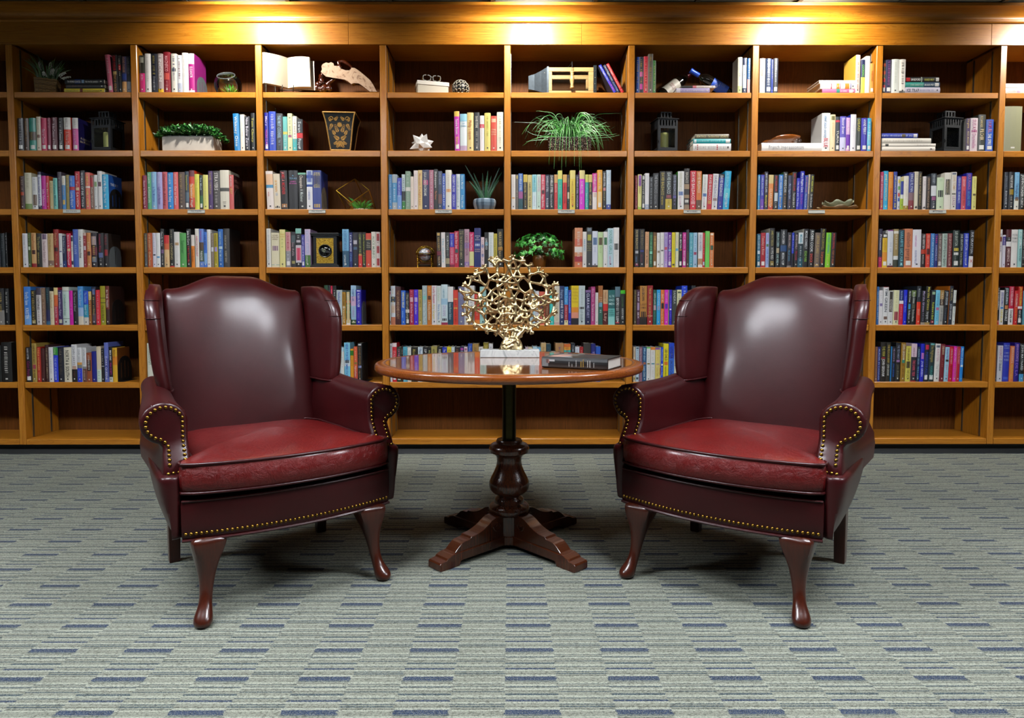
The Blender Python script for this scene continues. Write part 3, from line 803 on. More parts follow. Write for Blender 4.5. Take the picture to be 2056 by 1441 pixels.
parse((1,7), K, 1510, 80, '''
122 205 285 f2e4dc|p .3 .5 d8a898|s
212 300 288 12325c|x .06 .75 e8ecf4|s
302 324 300 1a3fd0
326 402 285 151c2c|x .1 .7 b8d0e8|s
1590 1658 232 f2cfc0|l e8b848|x .2 .9 e06a50
1670 1735 305 1f2a55|t .15 .5 8ad86a COOKING|b .52 1 ece05a
1737 1808 250 faf4ea|x .1 .6 ece4d8
1810 1870 360 eea048|t .25 .6 c86a20 VISIONS|s''')
parse((1,8), 6.946, 1760, 80, '''
86 131 282 1b1b1c|b .1 .2 c81f26|b .33 .43 c81f26|b .55 .66 c81f26|b .75 .85 c81f26|s
135 214 280 24284e|x .04 .75 b868a8|s
216 320 272 eef4ec|x .1 .7 d4dcd4
324 408 274 fbf7ee|b .93 1 5a5a58''')
parse((2,1), K, 0, 200, '''
264 356 285 141419|x .04 .5 c8c8cc|x .55 .85 d8d8dc|s
362 436 285 4d3522|x .05 .7 b8924a
441 546 282 2f9e8a|b .42 .68 4a3a1a|t .44 .66 c8b070 Out of the|s
551 618 262 efe3c8|p .53 .62 7a4a30|x .05 .4 c8b898
622 708 283 d81e5f|t .34 .78 f4dce6 Out to Canaan|s
710 769 280 8e1440|x .05 .3 e0a0b8|s
780 868 272 5c0e22|x .03 .1 e0c0c8|t .2 .9 f0d8dc In the Company of Others|s
885 957 278 121212|x .04 .3 c8c8c8|t .36 .82 f0f0f0 A Common Life|s
970 1078 275 e83510|b 0 .36 f2efe6|x .04 .3 b8b4ac|t .42 .9 f4b0a0 A New Song|s
1102 1190 280 e85ab0|b 0 .33 f4f0ee|x .04 .28 b8b4ac|t .38 .9 f8c8e4 A Light in the Window|s|c 140f52''')
parse((2,2), K, 260, 200, '''
1578 1672 215 1f8fd8|t .08 .88 f0f8fc Whitney Otto|L 20
1682 1756 228 faf2e4|l d8a860|x .1 .6 ece0cc
1757 1836 258 191a2a|t .04 .86 e8e4f0 Nine Below Zero
1852 1912 205 14181a|t .08 .82 d8d060 Tom Clancy''')
parse((2,3), K, 510, 200, '''
143 216 200 1a22a0|t .1 .35 e8d8f0 Mary|t .45 .88 d868b8 HIGGINS CLARK|s
224 330 183 1f45c5|x .08 .85 e4e4f8
335 436 213 3c4045|t .06 .66 9cc4d8 THE FIRST COUNSEL|x .72 .84 8ab0c8
440 508 262 6cc4c0|b .44 .52 d8d060|x .55 .95 d8f0ee
510 583 212 e6eab8|p .58 .64 a83a7a
585 651 255 f4f4ec|b .65 1 4cc0c4
652 743 300 2a3036|b .44 .6 d81f2c|t .08 .42 c8d0d8 Swan|t .62 .95 d8e0e8 Prayer|c 8a2a18''')
parse((2,4), K, 760, 200, '''
1156 1238 180 d010b8|l 2a10a0|b 0 .13 f0c850|t .2 .58 f8e8f8 Sandra Brown|t .64 .86 f0c040 Sins|s|L 10
1240 1351 220 e4eef4|b 0 .2 98d4ec|h .16 .36 7ab8d8 EAST_OF_EDEN|b .86 1 c4a4c4
1355 1452 200 f0d58a|t .2 .7 d88a50 Philip Lopate
1462 1543 198 22262a|t .1 .4 e8e4d8 DAVID STONE|x .5 .95 c8c4b8
1550 1614 245 f4ecf0|b .24 .35 d8405a
1620 1712 205 e8d874|x .1 .6 a8a83a
1716 1807 252 d8452a|p .08 .18 e8c8a0|h .36 .56 f0d8b0 THE_WINDS_OF WAR
1809 1912 192 f4f0da|x .1 .8 dcd4b8''')
parse((2,7), K, 1510, 200, '''
1072 1197 207 f8f8f6|l e8e8e6|t .07 .65 8ab0d8 island beach journey|t .66 .9 e06a78 BLUE
1201 1277 230 f4e0b4|p .04 .15 6a6a40|x .2 .6 e8c888
1281 1346 262 1d2b38|b .1 .16 c82a40|t .4 .75 e8e4d8 TURN|s
1350 1440 257 5a50c0|b .6 1 cfd0f0|t .05 .5 e0dcf8 Eleanor Brown
1445 1504 277 d4a4dc|b .5 .9 6a10b0|t .1 .5 f8e8f8 ANNE PERRY|s
1508 1594 228 f0f0f8|l 2434a8|x .1 .6 dcdce8
1598 1672 280 2b3330|t .05 .4 b8b040 DEAD|s
1677 1765 283 2a20b0|t .04 .5 e4e4f8 ANNE PERRY|s
1766 1827 285 3ab4e0|b .4 .8 7ad0ec|s''')
parse((2,8), 6.946, 1760, 200, '''
1256 1308 262 4a2a60|l 8a8c8a|t .02 .3 d8b860 Virginia|t .4 .8 d8c890 RICK MOODY|s
1310 1415 258 eedee4|t .05 .4 d07aa8 SUSAN|p .36 .43 a83a7a|t .46 .9 d890b8 Danielle
1420 1526 210 3b3f38|t .05 .35 c8b478 ROSAMUNDE|t .4 .7 c8b478 PILCHER|s
1529 1634 278 1b5ac8|t .04 .42 a03a8a SAMUEL|t .45 .8 e8ecf4 THE SPIRE|s''')
parse((2,9), 6.946, 1760, 200, '''
1787 2034 95 9a9a78|x .99 .99 9a9a78''')
parse((3,1), K, 0, 320, '''
300 370 255 3c1613|x .05 .45 b8a090|p .48 .58 c84a20|x .65 .95 a88878
373 480 205 ddd8bc|x .05 .45 b0a888|b .85 1 7a9850
482 570 268 efefec|x .06 .42 b8bcc4|p .55 .88 6a4a2c
571 626 190 28284a|b .08 .9 e6e6f2|t .15 .85 3a3a8a Ernest Gallup and Rice
628 697 250 d010a0|t .4 .9 f8d8f0 Julie Salamon
700 746 253 d8203a|c c86020|t .1 .9 f8e0d0 The Blue Rose
750 808 328 d6c088|x .08 .4 8a7440
809 871 285 7fd8cc|t .05 .9 3a7a78 Sarahanne Mitchell
873 936 192 4b4452|x .16 .4 c8c4d0|x .45 .75 c8c4d0
937 996 252 4a96d8|b 0 .28 f0ece0|p .72 .86 e8c060
1000 1052 238 a8964e|x .1 .55 5a4a24
1056 1137 250 2f7ae0|b .33 .43 c81f30|t .04 .3 d8ecf8 ROBERT HASS|t .48 .88 e8f4fc Loving Grace
1140 1216 185 c8102a|t .05 .4 f0c0b8 Amy Tan|p .42 .5 e8d0a0|t .55 .9 f8d8d0 SAVED
1219 1292 170 17171f|t .05 .65 e0e0e4 WOMAN OF INK|t .68 .9 c8c8cc TWIN|b .98 1 c82030
1297 1371 200 f0746a|b .37 .42 f4ece4|t .06 .35 f4d060 LINDA|t .46 .92 f0d868 FAMILY HONEY
1373 1430 245 8a6a58|p .06 .34 b82030|t .36 .9 d8c8b8 Emily Graham
1432 1485 238 f0f0ee|p .2 .34 8ab070|x .4 .7 c8c8c8
1487 1555 180 f2f0ee|p .28 .4 6a4a5a|x .05 .24 b8b4b4
1557 1655 230 2ab8e8|t .05 .5 f0f8fc Life of My Days|t .56 .82 f0f8fc New York|c 1a4fa0''')
parse((3,2), K, 260, 320, '''
196 262 245 8a1040|t .16 .86 f0c8d4 Home to Holly Springs
266 327 195 54b07a|t .03 .3 e0f4e8 JAN KARON|t .4 .82 f0f8f0 A Common Life
328 412 192 8ec4ec|t .03 .28 c8e4f8 JAN KARON|t .4 .8 4a7ac0 In This Mountain
413 497 195 b4aee6|t .03 .3 d8d4f4 JAN KARON|t .4 .86 5a4a9a Light from Heaven
499 574 192 d8606a|t .06 .9 8a1a30 Shepherds Abiding
577 662 200 1590e0|t .04 .32 d0ecfc JAN KARON|t .4 .8 f4fafc A New Song
666 738 195 ef6468|t .04 .32 f8c8c4 JAN KARON|t .38 .88 f8ecec Out to Canaan
742 841 195 5a463c|t .06 .45 b89a58 GALWAY BAY|x .5 .8 a08a58
844 905 183 2c3e52|t .1 .5 d0c850 Summerhouse|b .55 .8 5a7080|s
908 990 168 d8401c|b 0 .16 6a2a34|b .35 .7 f09028|b .95 1 4a1c1c|t .34 .9 f8f0e4 The Invention of Wings
993 1062 225 ecea58|t .14 .8 d0cc40 The Summer
1065 1115 240 10201f|t .08 .45 c8d8dc Sue Monk|b .6 .9 2a6a3a|s
1119 1197 237 f0ec84|x .1 .8 dcd880
1200 1268 178 4a2a6c|t .05 .6 b8a070 DANIEL CORRIGAN
1271 1378 177 4c4846|t .05 .5 f0ece6 STRAYERS|x .55 .85 c8c4bc
1381 1518 165 ece6d4|b .45 .54 4a4a46|x .8 .95 a8a090
1521 1590 238 d8625e|t .05 .34 f4e0dc MICHAEL KORDA|t .38 .55 e0c060 GRAY|c 3a1418''')
parse((3,3), K, 510, 320, '''
156 285 180 f4e8e2|b .08 .4 f0c49c|b .36 .44 4a9ac8|t .55 .66 c85a50 MICHENER|L 18
287 392 222 eee0c6|t .18 .5 e8b060 avon|x .55 .6 8ab0d0|p .92 .96 4a4a4a|L 14
392 512 172 141416|t .03 .62 c8141e JAMES A MICHENER|p .86 .95 c88a50|L 14
517 666 168 16161a|h .1 .24 7ab8e0 A_TEXAS|h .26 .36 d050b0 JAMES_MICHENER
669 795 205 17181a|b 0 .05 7ac0a0|t .08 .42 e8dcd0 Chesapeake|t .45 .8 c8d4d0 A Michener|L 8
797 890 168 f2f2f6|b 0 .42 d8e4f4|b .12 .2 2a4ea8|b .36 .42 2a4ea8|p .02 .3 2a4ea8|t .5 .75 9aa8d8 CARIBBEAN
893 1025 168 2b3f92|p .06 .44 d8cc90|p .075 .425 2b3f92|h .08 .15 d8cc90 SPACE|h .35 .42 d8cc90 JAMES A_MICHENER|p .86 .95 b89a60''')
parse((3,4), K, 760, 320, '''
136 202 230 4a9ad8|x .1 .8 d8f0fc
205 284 230 a9b8c0|b .24 .8 3f96cc|x .3 .75 e0f0f8
286 352 283 2b3fc0|b .55 1 7aa8e8|t .1 .6 d0e0f8 THE LAND OF CANAAN
354 407 230 d0e2e2|b .48 .76 1a2420|b .77 1 2f8a3a
411 486 180 8aa890|b .42 .52 e8e4dc|x .08 .36 c0d4c4|x .56 .9 c0d4c4
488 536 262 f4e4d4|x .1 .4 e0c8b0
537 600 170 f6e6e2|x .1 .8 ead0cc
602 666 165 f0d088|t .08 .9 c87a40 Mountain Twilight Lane
669 771 160 1b2358|t .06 .66 e8e8e0 JULIA LONDON DREAMS|p .26 .38 d8508a
775 840 163 c0788e|x .05 .9 f0d8e0
845 905 150 1f2426|t .06 .46 e8e8e4 Shakespeare|t .54 .76 d88a5a The Hunter
908 970 178 3a4460|t .04 .35 a8b4cc LOVE SLAVE|b .6 .85 7a5a58
972 1022 215 1a50c0|t .08 .9 d8e8f8 NORA BOUCHER LAW
1023 1115 163 f4f0e2|p .48 .56 e8a050|x .12 .44 e8d8c8
1117 1182 230 2424b8|t .04 .5 e0e0f8 DESERT ROSE|t .58 .92 c8c8f0 DEBORAH
1186 1244 225 e4ecf0|t .1 .8 a8c0d0 SHINE BOOKS
1248 1316 225 2a96d4|t .04 .42 d8f0fc Steve Martini|t .6 .95 d8f0fc Prime Witness|c 1c4a90''')
parse((3,5), K, 1010, 320, '''
117 190 232 f0eae6|x .08 .55 dcd0c8|p .65 .69 d8a860
196 233 232 6b645c|p .03 .12 c8b058|x .45 .65 d8d4cc
238 303 215 2468c0|t .03 .48 d8ecfc DANIELLE STEEL|b .5 .7 a85a9a|b .7 1 1f5560
312 373 232 17140f|b 0 .22 dcc04a|t .25 .52 d8c468 DANIELLE STEEL|x .58 .88 c8b050
378 441 237 e0cf86|t .22 .62 6a5a24 DANIELLE STEEL|t .65 .92 5a4a1c THE KISS
446 513 232 a8e4ec|b .5 1 dcf4f8|t .05 .5 3ab4c4 DANIELLE STEEL|x .62 .9 c8a8d8
518 578 232 d2eee0|t .05 .5 d0a8c8 DANIELLE STEEL|x .6 .9 a8d0b8
581 646 232 d01f44|t .03 .45 f4d0d8 DANIELLE STEEL|p .45 .55 401a20|t .58 .95 f8e8ec Happy Birthday
650 706 235 24304c|t .05 .5 d8d8e0 DANIELLE STEEL|t .68 .92 e0e0e8 ROGUE
712 779 235 14161a|t .03 .52 f0f0ec DANIELLE STEEL|t .56 .9 c8d0d8 Echoes of the Heart
785 836 232 d02a34|b 0 .24 dca860|t .28 .52 f0c8b8 DANIELLE STEEL|x .58 .88 e89a80
838 906 170 12bfa0|b 0 .22 e4dc6c|t .27 .62 70d8c0 DANIELLE STEEL|t .7 .85 0a8a78 HOUSE
915 975 232 d82428|b 0 .23 e4b45c|t .28 .55 7a1014 DANIELLE STEEL|t .63 .82 7a1014 KOCKA
980 1022 235 17171a|t .1 .35 b8a888 DANIELLE STEEL|p .5 .69 e4d4b8|x .72 .85 8ab0c8
1023 1106 168 f0d648|b 0 .22 ecdc80|t .27 .58 c8a838 DANIELLE STEEL|t .6 .9 e0822a RANSOM
1116 1161 235 1e1a3a|t .06 .55 b8b0d0 DANIELLE STEEL|t .6 .9 b8b0d0 HONOR
1169 1251 168 e020d8|b 0 .22 e4d48c|t .28 .6 f8d0f4 DANIELLE STEEL|t .68 .86 f4b8f0 DATING GAME
1259 1309 232 1fb0a8|b 0 .22 d4d45c|t .28 .5 90dcd4 DANIELLE|t .52 .9 d0f0ec Sunset in St Tropez
1311 1366 232 17140f|b 0 .22 dcc86c|t .25 .5 d8c468 DANIELLE STEEL|t .58 .88 d8c070 COTTAGE
1370 1440 212 e020a0|b .52 1 f4ecea|t .04 .5 f8e0f0 DANIELLE STEEL|p .54 .66 e0c8b8
1442 1519 162 f0a818|t .07 .5 f8e4b0 DANIELLE STEEL|p .55 .84 f0d8a0|s
1526 1579 180 14161a|t .05 .4 e0e0e0 DANIELLE STEEL|p .43 .51 d08888|x .53 .8 b8b060
1580 1650 165 c6def2|b .87 1 2a40a0|t .04 .35 f0f8fc DANIELLE|x .4 .85 dcecf8''')
parse((3,6), K, 1260, 320, '''
118 152 245 a01828|x .1 .9 e0a8a0
160 219 230 ece890|l e0d020|p .02 .33 9a5ac0|b .92 1 a8d050
223 268 245 17181a|p .02 .12 d8d8d4|t .18 .84 c8c8b8 Farewell Ghost|s
269 331 212 f2f0f4|b .86 1 a8b4cc|x .08 .6 dcdce4
335 391 268 191c20|x .05 .85 a8b0b8
395 476 212 1d2024|t .04 .55 a0a4a8 THE BALDACCI|t .58 .85 909498 COLLECTORS
498 581 183 14161a|t .04 .62 d0bc50 DAVID BALDACCI|t .66 .88 e0c838 SPLIT SECOND
583 684 183 14161a|t .04 .58 d8e8e8 DAVID BALDACCI|p .62 .7 a04a58|b .72 1 d0b83a|x .76 .86 8a7a20
690 756 232 14161f|t .04 .58 a8b0d0 DAVID BALDACCI|p .6 .68 5a50a0|x .72 .86 9a8ac0
771 866 182 f2f2f2|l 4aa83a|t .04 .5 dcdcb8 DAVID BALDACCI|p .53 .63 3a6ab0|t .66 .88 d898b8 HELL'S CORNER
869 949 140 2a2622|t .1 .35 d8d0c4 BALDACCI|b .38 .5 a88a68|b .64 .72 a88a68|b .88 1 9a826a|p .76 .83 e0dcd4
961 1051 175 d81f3a|t .04 .76 f4e0e0 DAVID BALDACCI|p .78 .86 e8b0b0
1056 1141 180 e07a2a|t .04 .56 f4e4c8 DAVID BALDACCI|b .75 1 6a4a34
1146 1231 232 f0f2ee|l 4aa83a|t .06 .5 d0d4d0 DAVID BALDACCI|p .54 .63 3a6ab0|t .66 .9 d898b8 HELL'S CORNER|L -15
1233 1308 230 c8182e|t .03 .72 f0d8d8 DAVID BALDACCI|p .74 .84 c89040|L -18
1310 1399 222 eeecec|t .05 .66 7078a0 DAVID BALDACCI|p .68 .76 8a6a6a|x .78 .88 a8b8d0|L -20
1401 1486 225 1a2a9a|b 0 .1 14161c|t .05 .62 f0f4f8 DAVID BALDACCI|t .78 .86 c060a8 KING|L -25
1491 1590 180 1ab0e0|b .45 .7 58d0e4|t .04 .5 8adcf0 DAVID BALDACCI|t .58 .88 e0f4f8 FORGOTTEN|L -35''')
parse((3,7), K, 1510, 320, '''
94 126 235 2a9ad8|t .05 .6 d8f0fc MARY HIGGINS CLARK
135 190 235 3a36b8|b .7 1 7a50c0|t .05 .6 b8d0f8 CAROL HIGGINS CLARK|L -5
195 249 190 20223a|l 6a3a24|t .05 .55 d0d4e0 MARY HIGGINS CLARK|t .62 .9 e0d840 Moonlight
259 331 237 e8904a|b 0 .25 dcca8c|b .9 1 c84a28|t .4 .7 f8d8b0 CLARK|t .72 .92 f8d0a8 No Place|L -8
341 412 237 161618|t .04 .48 c82030 MARY HIGGINS CLARK|p .52 .76 c8d4dc|x .8 .95 d8d8d8|L -8
413 479 235 1f78d0|t .04 .6 d8ecfc MARY HIGGINS CLARK|t .64 .9 d8c890 Before I Say|L -8
481 551 193 1a1e1c|l 3a7a44|t .05 .55 d0d4d4 MARY HIGGINS CLARK|x .58 .92 c08a50|L -10
555 615 245 22284a|t .25 .7 a8b8d8 Mary Higgins Clark|x .75 .92 b88a60|L -8
622 686 195 161616|l d89020|t .04 .5 c82030 MARY HIGGINS CLARK|t .55 .88 e0e0dc Two Little Girls|L -10
688 739 287 1a20c0|t .1 .9 d0d4f8 The Night and The Day|L -8
741 809 182 1a20b8|t .05 .55 e8e8fc Mary Higgins Clark|t .6 .86 a83ab0 Kiss the Girls|L -12
811 866 245 2a50b0|t .05 .5 c07a90 MARY HIGGINS CLARK|t .54 .92 b8d0f0 Where Are You Now|L -15
867 895 230 d8c8a8|b .55 1 8a7a74|L -18
896 957 232 121416|t .05 .5 d0cc40 MARY HIGGINS CLARK|t .56 .9 d8d8d8 On the Street|L -22''')
parse((3,8), 6.946, 1760, 320, '''
56 101 175 c81858|t .1 .7 f4d8e0 JANET EVANOVICH|t .75 .95 e8d040 ELEVEN
106 166 162 28b0e0|t .08 .76 dce8a8 JANET EVANOVICH|b .87 1 3ac4ec
172 236 175 f08c1a|t .05 .42 f8c860 JANET EVANOVICH|t .44 .92 e06a10 TWELVE SHARP
244 291 172 1c38a0|t .1 .55 e0e0c0 JANET EVANOVICH|t .6 .95 f0dc30 HOT SIX
296 336 237 d8dde8|p .1 .2 e0d040|p .3 .4 58b050|p .5 .6 d84050|p .65 .75 4060c0
338 380 296 b8d820|b .02 .48 2438a0|b .48 .62 e8ece4|t .65 .95 6a8a10 LEAN MEAN
382 450 232 f2eee0|l ece0b0|x .1 .7 e4d8c8|b .88 1 b0962a
456 531 182 2a3490|t .04 .52 c8d0e8 VINCE FLYNN|b .54 .75 8a6a70|b .75 1 8a2430
536 586 170 e6dec6|x .05 .3 c0b498|p .92 .96 3a3a3a
587 638 170 1c1814|t .04 .9 b8a068 THIS ROLLE WORLD WITHOUT|c c8b888
652 697 237 eee6e6|x .05 .3 b8a8a8|p .92 .96 3a3a3a
699 757 237 2a1f1c|t .05 .95 b09070 DENNISON WITHOUT END
766 841 195 26303c|t .04 .28 b8c4d0 KEN KESEY|b .34 .62 e4e8ec|p .64 .74 b05a90|x .78 .95 d8d8d8
846 946 252 d7eac6|x .06 .14 9ac0a0|p .4 .61 1f2a28
950 1042 185 f2ede0|p .18 .6 3a3420|t .22 .55 a89868 THE LITTLE COOK
1046 1122 177 f0eade|p .02 .07 4a5a7a|t .1 .5 d8b888 LOVE TOMMY|p .56 .6 4a4a3a|t .64 .88 b890a8 LEASE
1124 1186 237 1f2fa8|t .05 .4 a8b4e0 PERRIN BATES|t .45 .8 d0d8f4 TEN MONKEYS
1188 1253 237 e05060|t .08 .3 f4b8c0 CRASH|t .42 .85 a82030 WHITE FIRE
1256 1336 190 1f1fa8|t .04 .45 c070b0 DICK FRANCIS|t .5 .9 3a9ad8 SECOND WIND
1338 1397 237 ede788|x .06 .35 c8c060|p .52 .58 5a4a20|x .6 .92 d0c870''')
parse((3,9), 6.946, 1760, 320, '''
1786 1842 177 262c38|t .1 .45 7a8490 JOHN HART|t .5 .86 c8ccd4 IRON HOUSE
1850 1925 175 14161a|t .1 .42 e0e0dc PALE OF DUNE|p .46 .6 a88a1c|x .64 .88 c8c8c4
1931 1999 180 7ab8e0|b .72 1 eeeee0|x .06 .3 b0d8f0|t .3 .7 3a5a8a The Eagle and|p .66 .76 8a6a44
2002 2070 200 17181a|t .03 .3 f0f0ec JOHN|t .32 .88 f0f0ec THUNDER POINT''')
parse((4,0), K, 0, 440, '''
-60 -6 215 222226
0 68 215 1c2428|x .05 .5 6a7478
72 100 205 141416|c 141416''')
parse((4,1), K, 0, 440, '''
340 418 218 eeecee|t .05 .35 b8bcc4 LINDA ALVAREZ|x .4 .9 ccccd4
420 466 208 4a5c28|p .4 .5 d0dcc8|x .06 .35 a8b878
468 547 210 ddae70|b .89 1 a01f24|t .04 .48 b85a30 DianaTroyer|p .5 .62 4a1c18
549 632 215 1a1c18|t .1 .5 b0a468 The Hepsibar|t .56 .9 b8a860 DEBORAH CHESTER
634 722 222 eedad6|p .01 .17 5a3a6a|t .22 .85 b898a0 The Other Boleyn Girl
724 812 218 d4b47c|t .05 .55 b89040 The Wise Woman|b .8 .95 8a6a5a
813 890 155 a0201c|t .1 .42 e8b880 Central Passion|p .48 .58 201414|t .65 .9 c87a5a Philippa
896 946 218 eeeeec|x .05 .5 c0c4c8|p .52 .55 4a4a8a
947 1008 255 15254a|t .05 .55 c8d0dc Deb Shadow of Eve|b .8 1 1a3a80
1008 1078 215 e0124a|t .05 .42 f4d0d8 Malachi & Me|p .45 .53 e8d8a0|t .55 .9 f4d0d8 Heche Pregate
1082 1108 250 eeeae2|b .05 .18 2a3048|b .8 .92 2a3048
1111 1188 155 4a68c0|x .06 .35 8aa0e0|t .4 .66 a8b8e8 ALIVE
1190 1265 155 f0f0ea|t .18 .75 2a2c30 the truth machine
1268 1315 210 9a1c28|b 0 .08 d8b8a8|t .14 .34 d8a8a0 Lili|p .38 .5 d8c8d0|x .55 .82 d8a8a0
1319 1385 207 d89050|x .04 .2 b85a2a|t .28 .48 f0d8a8 Lust|p .54 .66 4a2018|x .7 .85 b86a3a
1387 1479 210 241c26|p .1 .35 c8b0b4|b .42 .65 6a1a30|p .7 .85 7a8aa0
1490 1580 210 18161a|t .04 .55 b82a50 A Lonesome Widow|p .58 .72 6a78b0|x .75 .9 a8a4a0
1583 1650 215 1a1214|t .05 .35 8a1a24 CIDILIS|p .48 .66 a01c24|c 2a201c''')
parse((4,2), K, 260, 440, '''
213 270 215 4a4438|t .04 .55 b0a070 JAYNE ANN KRENTZ|t .6 .95 7a8a98 DEEP WATERS
272 345 210 c0561e|t .04 .5 e8c090 JAYNE ANN KRENTZ|t .55 .95 e8d0a0 Grand Passion
346 399 210 e2deea|x .05 .55 a8a0b8|p .62 .66 3a3a44
402 466 210 f2f2f0|c 3a6ac0|p .68 .73 5aa8d8|x .15 .6 dce8ec
468 524 148 17181a|t .08 .45 e0e0e0 Deadly Rules|p .54 .64 8a6a9a|x .68 .9 d8d8d8
526 601 245 ecc890|b 0 .26 d8202a|b .26 .45 e06a3a|x .7 .95 d88a50
606 676 150 141612|x .04 .25 b0a888|t .38 .8 b8a870 LONGING|b .965 1 c82a2a
680 763 195 eeece6|p .3 .38 c09a60|x .42 .8 d8dcd0
766 863 210 5cb05a|t .22 .6 2a7a34 Summer
866 936 148 14161a|t .05 .42 f0f0f0 John le Carre|t .45 .88 c82a2a A Most Wanted Man
936 991 240 f0e6de|b .34 1 ee8a1a|t .42 .82 b85a10 The Star Machine
1000 1058 145 f2ede4|t .2 .72 d86a78 REBECCA'S DAUGHT
1060 1129 148 6a90e0|t .05 .3 b85aa0 Summer Island|b .35 .55 5a4030|b .55 .85 3a5a3a|t .58 .82 f0f0f0 PARADISE
1131 1179 195 3a7ae0|t .1 .5 1f3a90 LEE SMITH|b .6 .9 8ab8f0
1181 1236 158 f0eeec|x .1 .85 dcd8d0
1238 1286 215 8a7a68|t .04 .38 b8ac98 Rosalie Taylor|p .41 .54 d8dce4|x .58 .85 b0a490
1289 1346 213 b8a820|t .04 .38 6a5c10 ROSALIE HIGGINS|p .41 .54 a898d8|x .58 .85 8a7c18
1353 1427 153 1a6ac0|t .07 .42 b8e0f4 ELIZABETH LOWELL|p .45 .52 c8e0e8|t .54 .84 c8e8f8 THIS TIME LOVE
1431 1526 143 3a3838|t .18 .52 b8b098 EXCELLENT MISTAKE|t .58 .88 b8b098 ROBERT EDRIC|c 151516''')
parse((4,3), K, 510, 440, '''
178 256 143 eeeae2|x .05 .9 b8c4d0
258 384 207 ede4c2|h .05 .22 5a2a24 GONE_WITH THE_WIND|p .38 .52 9a7a90|b .92 .935 7ab0a8
388 474 158 ede496|h .1 .22 d8a040 TREES_OF GREEN|x .25 .5 8aa860|c 5a9a3a
482 557 195 dea6a6|b .54 1 98989e|t .04 .5 c04a60 LORRIE MOORE|x .56 .84 e0e0e4|s
563 632 193 2c2c30|b .1 .3 4a5a60|t .3 .68 b8a0a8 Stay Awhile|p .82 .9 a8a060
633 722 142 181820|b 0 .13 8ac8b8|x .18 .24 d8d8d8|p .3 .36 d8d0d8|b .43 .88 d6ced6|p .5 .82 e01858
723 773 237 3a38a8|t .05 .88 c8c8f0 THE LAST KING OF MONACO|s
774 858 153 dac6e6|t .04 .65 a8b8dc SECRET KEEPER|b .68 1 4a7a34|t .7 .9 e8f0e8 KATE MORTON|c c8a8d0
1348 1450 153 7ab8e0|t .04 .56 4a8ac0 A DISTANT HOURS|b .57 1 2a5a78|t .68 .95 e4f0f4 KATE MORTON|c 1c3048
1452 1504 203 1a2a78|t .08 .55 e8ecf8 KATE MOSSE|t .6 .84 6a9ad8 CITADEL
1508 1586 200 1f1c2a|p .23 .34 c8c4d0|p .42 .5 4a6a8a|x .55 .9 4a4458
1591 1651 200 231f1a|t .06 .58 98a850 COMPANY OF THE|b .64 1 d8302a|p .61 .67 c89a50
1655 1706 200 161814|t .06 .9 a8b030 Judas Iscariot of London
1709 1789 215 d8482e|b .19 .5 26282a|h .26 .44 c8c0a8 The_Silence_GOOD|b .18 .195 d8c060
1792 1863 193 ece4d8|t .12 .75 7aa080 ALICE MUNRO
1866 1924 195 e6d6ce|p .05 .25 b02a30|p .4 .6 b02a30|p .75 .95 b02a30''')
parse((4,4), K, 760, 440, '''
884 950 200 16120f|t .14 .52 c8a868 NORA ROBERTS|b .54 .66 7a1a38|t .68 .88 c0a078 TRIBUTE|p .02 .1 c8a050|L 12
952 1020 202 f2eae6|t .12 .9 98cce0 The Gunfire|L 6
1022 1086 203 383a38|t .1 .5 c8ccc8 KURTSOS|b .74 .9 b0a480|x .5 .7 a8aca8
1088 1158 205 d84a70|b .03 .42 2a2ac0|t .07 .4 a8b8f0 DIANA CHAMBERS|b .92 1 8a1a40|t .46 .88 f4b8c8 A VOW OF HONOR
1160 1226 182 c8143e|t .04 .48 f4dce0 Naughty Sister Joan|p .5 .6 2a5a5a|t .64 .88 f4dce0 Joan D Ross
1229 1306 155 2b2a26|h .04 .14 b0a070 PAGE_SMITH|t .18 .78 b8aa78 THE PILOT HUGGED AMERICA
1313 1386 152 c098a8|t .1 .7 8a5a70 LOIS DESPER|b .35 .5 a888c0|b .86 .95 9a78b8
1388 1457 198 d81f6a|t .05 .52 f8d0e0 The Wedding of Emma|b .55 1 e6e29e|b .96 1 c82030
1464 1562 135 1a2470|h .18 .32 e0d8e0 BRIDGE_OF_SIGHS|p .4 .46 c8d0e8|h .52 .62 e8c8c0 RICHARD_RUSSO|b .35 .52 24388a
1566 1616 275 f0d6da|p .25 .35 8a9ac8|p .55 .65 8a9ac8
1620 1681 200 121416|t .18 .5 e0e4e4 LINK FOXX|p .28 .38 5aa0b8
1684 1758 202 ecf0ec|x .1 .8 c0dcdc
1761 1814 220 d0c040|t .15 .7 8a8020 Driving Lessons|p .72 .78 e05a60
1816 1910 150 12140f|t .08 .5 c8b070 NORA ROBERTS|p .47 .56 c89030|t .58 .85 c8b070 BLACK HILLS''')
parse((4,5), K, 1010, 440, '''
1097 1217 132 df956a|b .28 .46 d86a4a|b .48 .62 f0e8e2|b .72 .86 a8283a|b .86 1 d87a50
1219 1278 192 eeeae4|t .2 .55 7ab8d8 ANNE RIVERS|x .58 .9 d8d0d0
1279 1361 125 3a3c3c|p .02 .1 7a8a98|p .18 .33 b8b840|h .38 .6 a8a458 The Old_Secrets_of Peace_and War
1366 1450 182 dde2f0|p .18 .38 3a6a9a|x .45 .6 a8b8e0|b .94 1 4a3a34
1452 1531 195 c8e2a8|p .16 .37 5a3a24|x .42 .56 a8c088
1537 1601 192 eaeae6|p .16 .37 3a7a50|x .42 .56 b8c0b8
1602 1690 140 c6e2ec|t .05 .66 5aa898 SOLDIER GIRLS|t .72 .92 d878a8 HELEN THORPE
1692 1776 128 eeecea|p .4 .56 3a3c3a|x .62 .9 d8d8d4''')
